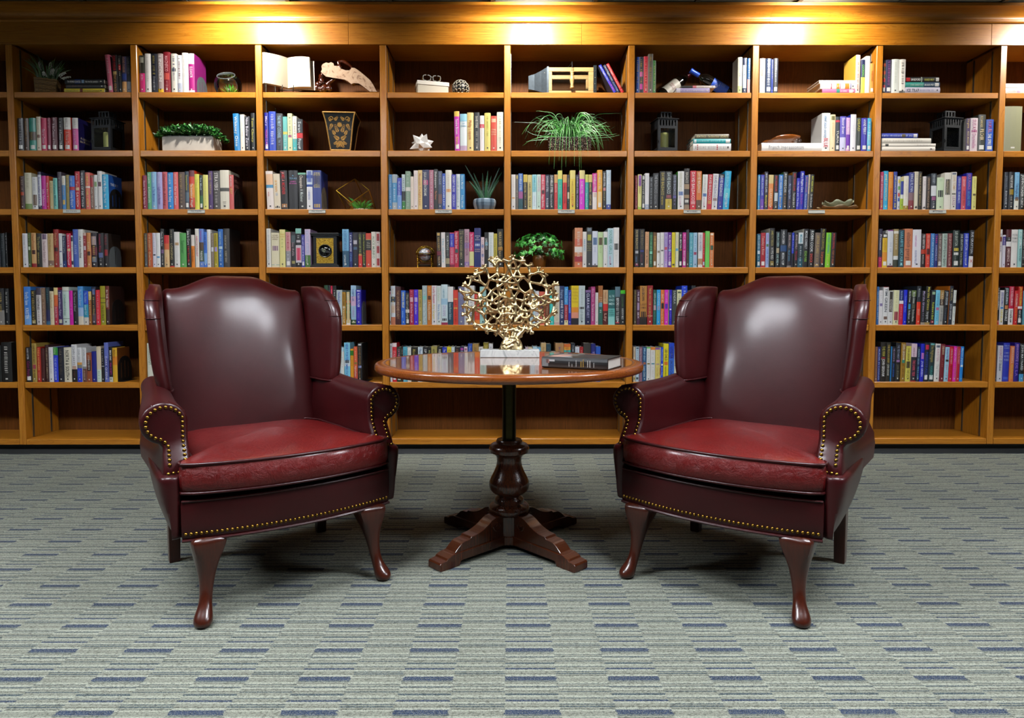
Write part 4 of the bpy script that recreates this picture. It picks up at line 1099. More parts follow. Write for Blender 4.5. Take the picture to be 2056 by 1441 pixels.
parse((4,6), K, 1260, 440, '''
110 177 148 15161a|t .04 .52 c8b478 DAVID BALDACCI|p .57 .64 c8c8cc|t .72 .86 7aa8d8 STONE COLD|p .9 .96 a82050
186 262 150 15161e|t .04 .52 8a7a50 DAVID BALDACCI|p .55 .6 2a3a90|t .66 .86 7a1c38 SIMPLE GENIUS
272 328 192 e6ae80|x .08 .4 b87a50|t .5 .9 4a2c1c DENNY MAYNARD
334 389 200 1a5a3a|t .08 .52 7ad090 DEATH AND JUDGE|p .54 .62 90e0c0|t .66 .9 90d8b0 DONNA LEON
396 444 200 8a6020|t .1 .5 d8b860 THE BEECH|b .0 .1 6a4418|s
451 503 207 f2f0ec|p .52 .58 8a7a60|x .1 .4 d4d0c8
506 558 202 f0eeea|p .5 .54 5a5a5a|x .1 .4 d8d4cc
561 616 200 c0a8e4|t .06 .4 8a78c0 M.C. BEATON|p .42 .5 c84a60|t .54 .82 d050c0 DEATH OF A
620 676 202 6a14a0|t .08 .46 f0e0f8 M.C. BEATON|p .48 .54 90c8e0|t .56 .82 f0d0f8 Busy Body|s
680 729 202 f0de1a|x .08 .7 d0c010|p .9 .95 3a3a1a
732 783 200 eae9be|p .46 .53 5ab0d8|x .08 .4 d8a8b8|s
788 838 203 14161a|t .06 .46 e8e8e4 M.C. BEATON|p .48 .52 c88a50|s
844 899 203 c81890|t .06 .46 f0a0d8 M.C. BEATON|t .52 .84 f8d8f0 DEADLY DANCE|s
903 943 160 1c2230|x .08 .6 a83a3a|b .6 1 4a3c20
947 1005 205 4aa8bc|t .05 .5 a8e4ec DEATH HER COMES|x .55 .85 b0e4e8
1008 1066 205 a8d0e8|x .1 .5 4a78c0|p .56 .64 a83a60|x .7 .9 d0b8e0
1082 1151 205 f0ecea|t .06 .52 9098b8 RHYS BOWEN|b .75 .92 c89a70
1153 1188 207 d0202c|x .05 .6 f0a0a0|p .84 .94 b8d0e0
1190 1256 183 7ad860|l 2aa82a|t .12 .45 a8b050 CARRIED AWAY
1259 1323 205 e8823a|p .02 .08 f8e8d0|t .12 .34 f8dcb8 DEATH OF THE|p .37 .5 3a5a40|t .52 .88 f4c8a0 EVERYDAY BREAK''')
parse((4,7), K, 1510, 440, '''
80 131 225 1a6a88|t .04 .46 c8dce4 ANN CLEEVES|p .5 .6 e0e8ec|t .66 .78 b8d0d8 THIN AIR|s
136 208 208 b81c2c|t .1 .65 e8b8b0 Tuesday a River|s
213 261 210 a8c0f0|t .04 .25 b870b8 PRISONER|p .32 .4 5a7a50|t .45 .9 5a70c0 UNDER THE WAY
274 350 138 15151a|l e8e4cc|t .06 .45 b0a458 JAMES PATTERSON|t .5 .8 d0d0cc NYPD RED|p .84 .95 a08a40
369 433 190 1a2428|t .04 .42 b0d8d8 HARLAN COBEN|p .46 .6 b8a888|t .64 .88 b8dcd8 LIVE WIRE|L -6
439 540 158 141a22|t .04 .38 e8ecf0 HARLAN COBEN|b .42 .58 1f4a80|t .62 .92 e0e4e8 MISSING YOU|L -8
546 613 203 201c28|t .08 .45 c0a8a8 MICHAEL CONNELLY|t .5 .82 58a8d0 THE LAST COYOTE|b .95 1 8a8078|L -8
615 651 205 1a3ac8|b .6 1 141420|L -8
653 712 207 14161c|t .06 .48 c0a8b0 MICHAEL CONNELLY|t .52 .8 b81c48 THE CLOSER|L -8
714 787 205 e4ecf0|b .32 1 1a5a70|b .32 .74 12303c|t .06 .3 3aa0b8 MICHAEL|x .4 .8 d0dce0|L -10
795 870 148 15161c|l e4e4d4|t .06 .52 d8dce0 MICHAEL CONNELLY|t .58 .86 90d048 ECHO PARK|L -12
884 962 158 15161a|t .04 .6 e8ecec ROBIN COOK|t .64 .88 e04a34 SHOCK|L -16
972 1048 207 7a685c|t .08 .6 c8aa60 ARTHUR CLARKE|x .64 .85 b8985a|p .92 .95 e0b850|L -14
1052 1136 145 16161a|t .03 .55 a8a038 PATRICIA CORNWELL|t .6 .9 d0622a Scarpetta|L -16
1142 1216 207 8ae020|t .04 .6 4aa0a0 PATRICIA CORNWELL|t .62 .92 c8d850 Flesh|L -16
1218 1296 205 1a1618|t .03 .48 c8242e PATRICIA CORNWELL|t .52 .9 b8623a POINT OF ORIGIN|L -20''')
parse((4,8), 6.946, 1760, 440, '''
34 86 135 2a2440|t .15 .55 d8d4e4 Princesses|b .73 1 c01050|x .76 .82 e890b0
87 153 200 f0c61e|b 0 .13 1a1a1a|p .03 .1 f0f0ec|t .15 .5 d8a020 CHALLENGE|b .55 .8 f09a28|s
160 236 150 e2e6ea|b 0 .03 8a3a8a|x .35 .6 a8b0bc|b .95 1 6a2430
243 311 138 a8905a|b .05 .12 e8e4d8|x .15 .5 e8e0c8|b .7 .8 e8eae8|b .8 1 3a4030
317 391 150 16404e|t .05 .45 7ac8d8 LULLABYE|t .5 .96 90d8e0 LUCY FOR ME
394 505 133 d8845a|t .1 .82 8a4a34 elizabeth george|s
507 626 145 eeecf2|t .16 .45 d078c0 ELIZABETH GEORGE|t .55 .9 a8acd8 BELIEVING THE LIE
628 691 200 2a1618|t .03 .45 d8d0d0 TESS GERRITSEN|b .47 .6 c83a1c|t .62 .9 c8c0bc THE BONE GARDEN
693 756 200 e03a20|t .04 .42 f0a090 TESS GERRITSEN|p .45 .62 5a1414|x .68 .92 f0b0a0
758 812 198 2f80c8|t .04 .95 b8dcf4 CURTAINS FOR MAKAYLA
814 858 205 1a2a80|t .02 .3 c83a80 TESS|t .34 .8 b8bce0 HARDHEAD
860 919 200 6a5450|t .06 .9 c8bcb4 THE ANATOMY OF DECEPTION|s
921 990 200 b8ccc0|t .03 .45 4a5a54 SUE GRAFTON|t .48 .95 3a4a44 Q is for Quarry
992 1062 197 6a1a20|t .03 .45 d8a8a0 SUE GRAFTON|t .48 .95 d8a8a0 R is for Ricochet
1070 1161 153 1c2c28|t .03 .42 c0ccc0 SUE GRAFTON|p .48 .56 d8c040|p .6 .67 f0f0ec|t .7 .9 a8b4a8 S is for Silence|s
1164 1216 200 182024|t .03 .5 c8d0cc SUE GRAFTON|t .55 .92 c8c8a0 T is for Trespass
1220 1296 195 1a3ac0|t .03 .5 d0d8f8 SUE GRAFTON|t .54 .92 d0d8f8 U is for Undertow
1303 1367 155 1a1c24|t .05 .62 d8dce4 SUE GRAFTON|b .7 1 eeeaea|t .78 .88 c01c28 X|L -12''')
parse((4,9), 6.946, 1760, 440, '''
1710 1758 143 f0eae6|p .2 .32 8a3a24
1762 1808 220 e6e2ee|b .05 .32 4a3a9a
1810 1883 143 5a1c24|b .2 .32 15151a|b .32 .45 eeeae8|t .5 .85 d8c0bc EMERGENCE|x .22 .3 d8d8d8
1886 1975 145 eeeae4|h .1 .36 9aa0a0 PETER_DEMO_PEARS
1981 2037 143 a6dad6|t .04 .5 f0f8f4 P.D. JAMES|t .4 .85 2a6a70 THE PRIVATE PATIENT
2039 2075 150 1a1a1a|x .1 .8 e0e0e0''')
parse((5,0), K, 0, 555, '''
-40 60 180 1a1c20|b .6 1 8a8680
62 130 185 16171a''')
parse((5,1), K, 0, 555, '''
360 464 155 3a88e0|t .14 .48 e0f0fc firefly lane|t .56 .84 f0f8fc KRISTIN|b .75 1 78b0ec
467 545 210 1f1a12|t .04 .9 b09a50 MY HEROES HAVE|p .86 .96 c8b878
548 624 170 e8e0dc|b 0 .2 4a4050|t .22 .6 3a3038 CONSTURGES|x .64 .95 a89a98
626 690 170 8a6a50|x .04 .3 c8b098|t .4 .86 b89a80 BLIND WATER
692 752 165 1a2a34|x .05 .4 4a8a90|b .6 .9 2a2a5a|b .9 1 3a6a8a
757 815 225 e8d8b4|t .06 .5 b89450 George Pattengill|x .55 .8 c0a070
817 880 168 c02848|b 0 .2 f0d890|b .2 .5 e06a30|t .52 .8 f0c0c8 SHARON
882 948 207 3a2460|t .06 .75 d8d0e8 Emerald House Fisher|p .84 .95 c8c8a8
950 1050 160 d0e2da|b 0 .1 e8e8d8|b .1 .11 3a3a34|b .83 .84 3a3a34|t .2 .75 6a9a8a A Constellation of Strange
1052 1108 215 e010b0|x .3 .7 f0a8e0
1110 1180 215 1a1c20|t .05 .6 a8acb0 The Secret of Blood|c 6a2a5a
1184 1268 150 4a9ae0|b .55 .78 a8c4e8|b .78 1 e6dac2|t .08 .5 c8e4fc The Beach Street
1270 1344 218 1a50d0|b .4 .78 2a9ab8|b .78 1 e6ded0|t .05 .35 b0d0fc The Holiday|t .42 .7 c8e8f0 Island Girl
1346 1393 228 8a5010|b 0 .25 d4bc6c|p .3 .95 a8681c
1396 1458 160 26202a|b .7 .95 5a4a58|p .05 .2 4a6ab0
1460 1525 205 e01f34|x .06 .3 f4b0b0|t .3 .85 f08a90 LAKE WATER
1527 1605 145 a8a018|b .3 .32 4a4a14|b .42 .44 4a4a14|t .5 .9 5a5818 ON GO PRATE
1607 1665 145 7a2a1c|t .1 .55 e8dcd4 IN THE TREES|b .6 1 3a1c18|c 3a2018''')
parse((5,2), 7.615, 260, 555, '''
232 292 210 b01438|t .04 .55 f0d0d4 The Airport|t .66 .85 f0d0d4 MAEVE|s''')
parse((5,3), 12.008, 660, 555, '''
-110 -20 210 1f4a2c
-15 40 215 26262e
45 90 225 d81848|x .1 .9 f4b0c0
93 180 220 121416
187 322 325 c8d4d4|t .05 .4 4a6ac0 Nicholas|x .5 .9 a8b8c0
324 410 375 b8860a|t .05 .4 7a5408 JOHN PAUL DENNIS|p .43 .5 d8c8a8|t .52 .9 f0e4c0 The Survival Of Them
416 518 330 1f3a34|b .3 .36 d84030|b .42 .47 3aa860|b .6 .66 2a9a70|p .05 .95 dcc890|b .82 .86 d86a30|b .86 1 f0e8e4
530 655 215 a8cce8|b .28 .52 e4bcdc|b .87 1 2a4a20|t .1 .4 6a88c0 ROBIN PILCHER|t .56 .8 b090c0 STARBURST|p .92 .95 e8e8b8
660 778 318 1a10b0|p .02 .05 f0f0f8|t .1 .5 c8c4f4 ROBIN PILCHER|t .6 .85 6a4ad0 STARBURST''')
parse((5,4), K, 760, 555, '''
138 186 222 e6e6d6|p .02 .1 b04a6a|p .88 .96 8a5a50
188 254 142 d6dee6|b .28 .42 3a4a5a|b .5 .7 e0c8b8|b .8 1 c87a58
257 337 155 4a1a1c|t .1 .85 b08858 THE UNTHREADED LADY
344 411 213 2468d8|t .05 .5 e8e8a0 OPENING BELLE|t .6 .8 a8d0f8 MAUREEN SHERRY
413 469 250 2c2a22|t .05 .9 c8c4b4 The Girl of Shanghai|b .52 .62 e0dcd4|s
473 537 200 b01848|p .22 .35 d8b8c0|t .4 .9 f4c8d4 All He Ever Wanted|x .04 .2 e890a8
541 604 200 4a1ad8|p .22 .35 c8b8e8|t .4 .7 e0d8fc Light on Snow|x .04 .2 a890f0
609 664 202 c8b058|t .04 .5 6a5820 ANITA SHREVE|t .6 .9 8a7430 RESCUE
669 740 138 b0c2c2|p .26 .36 88d0c4|t .44 .9 e0ecec The Last Time They|x .05 .22 d8e4e4
743 810 138 d07a1e|p .26 .36 5a2c18|t .42 .88 f8e0b8 A Wedding in December|x .05 .22 f0c080
814 886 138 eeeaec|t .04 .45 d02a4a Lady Susann|t .48 .85 e8d040 Any Grapes
890 955 142 e0e8e4|t .05 .4 b8d0b0 Liza Palmer|t .48 .86 5a8ac8 Nora Nova
957 1055 122 d6eaee|b .94 1 a02050|b .35 .5 a8d0e8|t .12 .33 88b8c8 SOMEWHERE|t .52 .78 b8a8d0 DIVANNI|p .84 .9 2a2c30
1058 1141 155 eeece8|b .4 1 1a4a60|t .43 .86 b8d4dc Anne Rivers Siddons
1143 1216 205 e0402e|p .24 .28 e8b050|p .5 .55 e8b050|x .3 .9 8a1c18
1218 1311 155 7a7a9e|t .05 .35 a8a8c8 JANE SMILEY|x .4 .9 9a9abc
1313 1364 145 eaeae4|x .3 .9 8aa0c8
1366 1466 140 eae8e4|b .75 1 9a9a9a
1468 1545 237 e03a22|b .85 1 f08a30|x .1 .7 f4b0a0
1548 1641 155 a8d6ce|t .1 .8 6aa8a4 THE LIGHT OF PARIS''')
parse((5,5), K, 1010, 555, '''
416 492 205 c6e2ec|x .1 .8 a0ccdc
493 550 222 eeeaea|p .38 .46 2a3440
552 638 230 e0644e|p .15 .5 2a2a34|x .55 .9 f0b0a0
641 711 155 7a3a18|x .1 .8 d8b08a|b .88 .96 b8a898
715 780 205 2accc0|x .1 .8 a0f0ea
783 865 145 e6deca|t .4 .9 c8b890 ANNE TYLER|b .93 1 d8b8b0
868 936 145 1a3468|t .1 .32 a0b4d8 Digging|t .36 .84 e8ecf4 ANNE TYLER|c 2a6a4a
938 997 157 3a9ae0|b .47 .88 a81830|b .88 1 eee6ae|t .05 .42 a8dcfc Anne Tyler|t .5 .85 f4b8c0 A SPOOL OF THREAD
1000 1043 207 1f1fa8|t .05 .5 b8c4f8 The Clockwinder|p .5 .66 5a8ae0
1046 1157 140 f2d618|b .55 .68 f0962a|b .68 .83 ee9c80|b .83 1 1a1a26|h .04 .45 c8a020 Abraham_Verghese_Cutting_for_Stone
1159 1254 140 ccdada|p .54 .6 2a2a20|x .1 .5 a8bcbc|t .62 .9 a0b4b8 of India
1260 1342 207 1f2050|b .0 .07 8a6aa0|t .1 .42 d8d8ec CLARA|t .44 .8 b8b8dc MILITARY
1346 1411 155 b83a80|t .05 .4 e8a8cc Alice Barrow|t .45 .9 f4d0e4 The Course of Autumn
1413 1456 245 e6e2de|x .05 .9 c8c0b8
1459 1526 140 b06a2c|b .44 1 2f6a5a|p .43 .54 7aa8c8|h .28 .42 f0d8b8 The_Great_Tale|x .62 .7 d8e4dc
1531 1607 205 deb688|b .4 .6 d8302a|b .6 1 5a1414|t .05 .35 b87a50 House of|t .68 .9 e8b8a8 Lily
1609 1712 207 1a6a6a|h .12 .45 c8e8e4 ALL THE_KING'S_MEN|b .53 .77 6ac0b8|b .77 1 98dcd4|h .56 .74 1a6a6a ROBERT_PENN_WARREN
1714 1792 155 1e2426|b 0 .27 5a7a88|t .3 .9 d8dcdc BEFORE I GO TO SLEEP|p .92 .96 d83a4a
1797 1890 210 14181a|l d8d4c8|b 0 .1 4ad020|t .18 .48 3a6a2c THE GREEN KEEPER|t .52 .84 c8ccc8 ANDREW MILO''')
parse((5,6), 12.007, 1260, 555, '''
157 217 320 5a4a2a|x .05 .6 b8a040
226 300 320 4a1a3a|t .05 .33 e4d8e8 THE SHIP|p .37 .58 a890b0|t .62 .84 e8dce4 SEX
304 470 225 c88a3a|b .8 1 241a14|t .03 .38 2a1c12 DAN BROWN|h .44 .6 5a2a18 LOST_SYMBOL|p .66 .84 3a2418
482 612 218 a0101c|t .06 .5 d0a850 THE DA VINCI CODE|t .54 .82 d0a850 DAN BROWN|b .765 .78 e0b8b0
622 702 320 1a5a4a|t .1 .42 d0e8e0 SANTA CLAWS|p .44 .58 c8a8b0|x .62 .9 6ab0a0
707 796 320 1fa8e8|t .1 .44 c8ecfc A FOURTH HOUSE|p .46 .58 98a8c8|x .62 .9 68c4f0
803 890 320 e87a2a|t .12 .34 f8dcc0 CRAZY AS|p .38 .54 2a2424|t .58 .86 f4c8a0 Twice Upon Witch
896 986 320 e820c8|t .08 .36 f490e4 FIFTY FIVE|p .4 .54 5a2ac0|x .6 .85 f070dc
989 1005 320 a8e040
1007 1072 320 2414c0|t .15 .5 8a8af0 WISH YOU WERE|p .54 .58 f0f0f8|x .62 .88 9a9af0
1080 1190 325 3a4240|t .02 .4 b8c0bc SANDRA|l 8a8a80
1194 1302 320 eae9b6|p .05 .1 5a6a34
1307 1442 222 1a48e0|x .05 .6 d0e0fc
1446 1540 330 3a1c1c
1544 1640 218 20262a''')
parse((5,8), 8.939, 1700, 555, '''
548 586 180 2a70b8|t .08 .9 c8e4f8 VICTORIAN TEA COZY
588 660 247 eeecec|p .38 .46 8a7ab0|x .08 .35 c8c8cc
663 757 187 f0f0ee|t .04 .66 4a545c TIM GREEN|p .78 .86 7a5a4a|b 0 .01 c82030|L -8
760 846 260 eeeeec|p .02 .62 3a3428|t .25 .6 e0dcd0 GOODNIGHT|x .68 .9 dcdcd8|L -8
849 950 245 eae9ba|p .62 .87 9a2040|x .05 .5 d0cc98|L -10
953 1029 240 1a2a78|b .31 .4 eeeef0|b .4 1 d01840|t .04 .28 b8c8ec Martha Grimes|x .46 .85 f0a0b0|L -10
1031 1101 240 1428e0|t .16 .65 8aa8fc The End of the Pier|L -10
1103 1168 242 141618|t .04 .35 e0e4e4 Martha Grimes|p .4 .55 3a9ac8|t .58 .84 e0e4e4 The Blue Last|L -12
1170 1252 250 1a1c1c|b 0 .18 6a8048|t .05 .38 d0d4cc Martha Grimes|p .4 .52 5a5a44|t .55 .9 d8dcd4 The Grave Maurice|L -12
1272 1346 172 2a3038|t .07 .28 b8c0c8 Martha Grimes|b .41 1 e83a18|t .6 .76 f4b8a0 DUST|L -12
1350 1428 255 1a1c1e|t .02 .62 b8a8d0 Martha Grimes|b .93 1 a89a88|x .66 .88 8a8aa0|L -14
1432 1522 175 161816|t .02 .62 c8bc50 Martha Grimes|t .66 .86 d8dcdc Stargazey|b .94 1 b89a58|L -16
1526 1604 250 181c2c|p .04 .12 a8c8a0|t .35 .84 c8d838 Rainbow's End|p .88 .95 b01c30|L -16
1606 1682 245 7ad0ec|t .08 .45 4a90b8 THE HORSE YOU CAME|p .5 .58 c86a90|x .62 .9 4a90b8|L -18
1684 1755 248 b08a4a|b .26 .44 3a2420|b .44 1 b8b8b0|t .05 .42 e0d0b0 THE BURGUND|t .5 .9 7a7c7c JOHN GRISHAM|L -18
1760 1848 250 16181c|t .04 .42 c8d0d8 JOHN GRISHAM|t .5 .86 5a6a80 The Street Lawyer|L -20
1852 1921 172 1f2838|l d87818|t .06 .38 b0a470 THE APPEAL|t .46 .86 d0d4d8 JOHN GRISHAM|L -20
1925 1975 245 e0e4dc|b .37 .47 22282c|x .05 .34 b0b8b4|x .5 .8 90a8a0|L -20''')
parse((5,9), 10.49, 1860, 555, '''
1503 1552 215 1a181a|t .04 .6 e8e8e4 FAYE KELLERMAN|b .88 1 c83a20
1560 1645 290 eeeaea|t .06 .45 3a48a8 JESSE KELLERMAN|p .48 .54 4a90d0|t .56 .92 e8d820 GENIUS|L -10
1652 1752 230 15171a|t .02 .45 c8d8e0 JESSE KELLERMAN|p .48 .58 d88a50|t .6 .9 e0e4e4 TROUBLE|L -12
1756 1856 208 c81440|t .03 .5 f4c8d0 FAYE KELLERMAN|b .58 1 f0ecea|t .62 .95 4a4a3a Stalker|L -14
1868 1945 295 d01f24|t .1 .48 f8d8d0 FAYE KELLERMAN|t .52 .84 f08a30 BLIND MAN'S|L -14
1950 2042 210 c82018|t .02 .5 f0d040 JONATHAN KELLERMAN|b .52 .58 eeeaea|b .6 1 15161a|t .62 .85 e8e8e4 HEART BONES|s|L -16
2045 2120 300 5a98a8''')
parse((6,0), K, 0, 670, '''
-60 10 180 1a1e1c
14 170 130 1b1916''')
parse((6,1), K, 0, 670, '''
390 480 208 16141a|t .03 .34 d0d0d4 HARRY BITTER|t .4 .84 8a1a60 Color Purple|s
482 554 147 b89a48|t .04 .52 6a5018 LINDA HOWARD|p .55 .66 a83a50|t .68 .95 7a6020 MR PERFECT
556 618 203 c02a1c|t .04 .66 f0b060 LINDA HOWARD|x .74 .9 f0d0b8
621 680 222 4a1a18|x .1 .9 6a3028
684 739 170 3c1a1c|t .08 .9 a89070 THE LIBRARY OF AMERICAN
741 808 205 eeecec|x .1 .75 a8acb4
811 880 205 1f3ae0|b 0 .23 2a9a2a|t .02 .2 c8f0b0 Living|t .3 .92 a8b8fc THE NEW ALABAMAS
883 971 207 14172a|t .06 .8 5a5244 HEAVEN & HELL
974 1085 210 eae2ca|t .08 .86 3a3a38 NORTH & SOUTH
1088 1170 165 eeecec|t .03 .55 a8a8ac JOHN JAKES|p .57 .66 c89a80|b .66 1 1a1414|x .72 .85 6a3a2a
1173 1250 210 eeeeee|t .05 .42 a8acb0 JOHN JAKES|b .43 .5 e0a040|b .5 .6 8a8a84|b .6 1 1f3ae0|t .64 .86 8aa8f4 California
1252 1315 212 e2e2e2|t .05 .5 a8a8ac JOHN JAKES|b .55 .62 8a8a88|b .62 1 6a3a2c|t .66 .88 d0b8a8 SAVANNAH
1317 1397 290 a0502c|p .25 .62 181210
1400 1468 270 1a208a|x .25 .26 3a44b0
1471 1540 195 e6d6b6|b .65 1 d6eada|x .7 .9 7aa890
1542 1586 225 17171a|x .05 .45 d8d8d8|b .52 .54 d8d8d8
1588 1654 135 6a78c8|b .4 .9 4a50a0|t .35 .9 d8dcf4 DARK QUEEN
1657 1714 200 161418|t .1 .38 f0f0ec ERICA JONG|t .46 .8 c01c98 FEAR OF FIFTY|b .86 1 d0d4cc
1716 1786 215 e8b428|b .25 .5 e88a20|t .06 .3 8a5a10 Mulberry|c 7a4212''')
parse((6,2), 12.008, 260, 670, '''
405 590 225 e8e8d4|t .04 .55 a8b8a0 McCULLOUGH|p .91 .94 5a6a50''')
parse((6,3), 12.008, 660, 670, '''
60 190 200 2a2c2a
203 276 330 b8d0f0|b 0 .06 1f50d8|x .3 .8 98bce8
281 362 330 eceee8|b 0 .12 b8dcec|x .15 .55 b8bcb8
370 510 215 8ad8f4|t .03 .45 2a6ac8 HENRY PORTER|p .44 .52 1a2a3a|t .54 .86 2a6ac8 EMPIRE STATE|b .45 .6 e8f0f0
519 598 365 e8a01a|b .05 .2 2a7a1a|x .25 .5 8a5c10
603 690 310 e8643a|x .05 .4 f4b8a0|p .44 .5 8a7a30|t .55 .85 f4d8c8 Night in Rome|b .7 1 d8503a
693 800 225 14161a|p .02 .06 d8d8d8|t .1 .56 8a6a38 DAVID POYER|p .58 .64 8a90c0|t .68 .92 8a6a38 KOREA STRAIT|c 101114''')
parse((6,4), K, 760, 670, '''
148 208 152 eae6ea|t .05 .55 2a2a34 MARTIN CRUZ SMITH|s
211 276 140 d8182c|b 0 .1 eedede|t .2 .4 f4c8c8 STALIN|s
281 346 205 1a3a24|t .05 .4 d870a0 CATHERINE|s
350 372 185 2a1414
376 441 200 5ab8d0|t .1 .5 2a7a98 Dear John|s
443 496 205 eaeae0|t .08 .5 a8a890 The Choice|s
502 592 205 1c1a10|t .06 .5 b0a050 Moses Road
602 674 203 d6e6ee|t .05 .5 3a5a90 The Lucky One
682 753 205 15161a|t .05 .5 d0d0cc SPARKS
755 802 205 1c1c16|t .05 .5 a8b068 Message
806 896 190 b0a458|t .08 .5 5a5424 NICHOLAS SPARKS
902 972 205 17181a|t .06 .4 d0ccb8 RESCUE
977 1044 207 1f3ac8|t .05 .4 e0e4f8 The Notebook
1046 1111 200 eed620|t .05 .4 8a7a10 SAFE
1113 1163 200 d8e4e8
1167 1243 205 15161a|x .05 .4 a86a4a
1246 1306 195 1a2050|p .04 .1 c050b0|t .12 .4 c8d0f0 Dr Holt
1309 1359 200 eedade|p .04 .1 a85a90
1366 1432 152 1f4ab0|t .05 .4 90b0e8 The Longest
1436 1531 152 b08a48|x .1 .4 7a5420
1533 1600 200 eae2d6|x .05 .3 5a5a58
1603 1681 135 8a7a1a|p .05 .35 b0a044
1686 1747 150 eae6e4|c b8c4c8''')
parse((6,5), K, 1010, 670, '''
342 381 207 e8ceda
383 451 208 e8d6a8|x .05 .2 c8b078
456 523 195 b8dae6|t .08 .4 7ab0cc Safe
525 579 205 7ac0e4
582 657 140 d6b67e|t .1 .5 9a7a44 Natural Fire
662 731 155 1f4450|x .1 .5 4a7a88
733 798 268 e8e0d0
802 927 143 b88a58|h .08 .4 4a2a8a T_O_M
932 1033 155 e0702a|b .08 .16 f0a838|b .16 .24 48c0b8|b .24 .42 dce4c8|b .42 .5 d82030|p .28 .34 2a2a2a
1040 1100 145 1c2430|t .05 .5 b8bcc4 TOM WOLFE
1102 1169 200 e2e6ee|x .05 .3 a8b4d0
1171 1226 200 a81c24|x .1 .3 e89a90
1231 1342 145 3a3632|h .28 .5 d0ccc0 THE_WORLD_ACC
1347 1414 152 1a207a|t .2 .6 b8a8d8 The Group
1419 1490 195 1f5ac0|p .3 .4 e0e8f4|t .42 .7 e0e8f8 THE KEY''')
parse((6,6), 12.007, 1260, 670, '''
140 198 315 e6d6ba|t .05 .35 c89a60 JANE|p .88 .94 b0a040
201 276 315 c0daea|p .02 .06 2a4a5a|p .87 .93 3a4a44
279 361 320 8a6478|t .05 .4 c8b0b8 Dating Death|x .5 .9 b090a0
366 458 318 1f5a88|t .04 .4 a0c8dc Murder|p .44 .5 b86a4a|t .56 .86 c8dce4 Laura Childs
461 556 320 e6eae6|l 58c040|b 0 .04 78d060|x .1 .42 b8c4c0|p .46 .5 8a7a30|x .58 .88 d8b8b8
561 669 320 eae8e2|l e07820|b 0 .08 ee8a2a|x .12 .42 b8b8b0|p .46 .5 5a9aa8|x .58 .85 d0c8c0
673 781 340 ead676|b 0 .05 8a4ab0|x .1 .4 d0a850|p .46 .5 b89a98|t .58 .84 c8a850 Laura Childs
784 805 330 d8e0c8|b .6 .8 e07a50
808 863 325 1a48d8|t .03 .42 c8dcfc Chamomile|p .48 .53 f0f0e8|t .58 .82 c8dcfc Laura Childs
867 990 240 f2e21a|t .14 .44 2a2c10 LEE CHILD|p .47 .56 e0701c|t .6 .88 5a7a18 WORTH DYING FOR|b .92 1 e8d018
1001 1126 222 1a4ad0|b .4 1 3a7ae8|t .1 .4 10205a UTOPIA|t .44 .88 10205a LINCOLN CHILD
1129 1205 315 e6ead2|b .84 1 eeccc8|t .05 .5 a8c098 Lorna Landvik|p .52 .55 5a2a6a
1207 1290 320 221c38|p .36 .38 e0c0d0|p .44 .5 8a6a78
1295 1400 225 2a3a34''')
parse((6,8), 8.939, 1700, 670, '''
515 559 235 8a5a40|x .08 .9 b08a68
562 609 235 1a2a80|t .05 .95 a8b8e8 MURDER IN CANAAN
613 716 150 1f1814|t .1 .35 a8a030 THE FIRM|t .42 .86 e8e8e4 JOHN GRISHAM|p .38 .42 a02020
719 800 155 2a2418|t .05 .52 b09a40 THE PELICAN BRIEF|t .56 .84 d0d0c8 JOHN GRISHAM|L -6
802 818 230 1a90d8|L -8
820 886 230 14161c|t .05 .42 a890b0 THE ASSOCIATE|t .48 .86 1f5ab0 JOHN GRISHAM|L -8
888 981 160 15161a|t .06 .42 8a90a8 THE TESTAMENT|p .44 .5 a878b0|t .56 .9 706c54 JOHN GRISHAM|L -8
984 1066 160 a87c1e|t .04 .44 e4dcc8 JOHN GRISHAM|p .44 .52 3a8a70|x .54 .9 6a4c14|L -10
1070 1165 222 e4d85a|l 1f2aa8|p .43 .62 3a2a24|t .05 .4 8a8030 JOHN GRISHAM|t .65 .92 8a8030 THE LAST|L -12
1168 1268 178 e6cad6|b .35 1 2a2830|b .97 1 a01c20|t .1 .33 a86a90 ANDREW GROSS|t .43 .85 d84a68 THE DARK TIDE|L -14
1272 1330 235 16284a|t .06 .5 90b8d8 ANDREW GROSS|t .56 .9 68a8d8 THE BLUE ZONE|L -14
1337 1403 180 1520c8|p .24 .4 c878c0|t .45 .86 c8ccfc JANE GREEN|L -14
1408 1490 165 121826|p .05 .17 d02048|b .3 .9 141f4a|t .24 .85 2a48a0 NIGHTFALL|s|L -16
1494 1592 160 1a3238|p .02 .06 7ad0d0|t .06 .5 a89850 The Nightingale|t .6 .86 3aa098 HANNAH|s|L -18
1597 1692 180 f2eee6|p .04 .1 3a4a6a|t .14 .46 d8a8b8 KRISTIN|t .54 .85 b8c4c0 The True|L -18
1696 1772 185 7a1824|t .05 .28 d8c0a0 DEBORAH|x .38 .62 b06a60|L -18
1776 1850 240 a6d6ea|t .04 .35 7a6ac8 Carolyn Hart|p .36 .42 3a3a34|x .5 .9 c878a8|L -18
1855 1924 230 d0142c|t .06 .5 f0b0b0 CAROLYN HART|x .55 .92 5a0c14|L -18
1927 1990 225 e818b0|t .05 .45 f8b8e8 Carolyn Hart|x .5 .9 c8a070|L -18
1994 2050 230 c01430|l e0c878|t .06 .5 e8a0a8 CAROLYN HART|L -18
2054 2110 230 1a88e0|t .05 .5 b8dcfc Mayhem Jingles|p .52 .58 e8f0f4|L -18''')
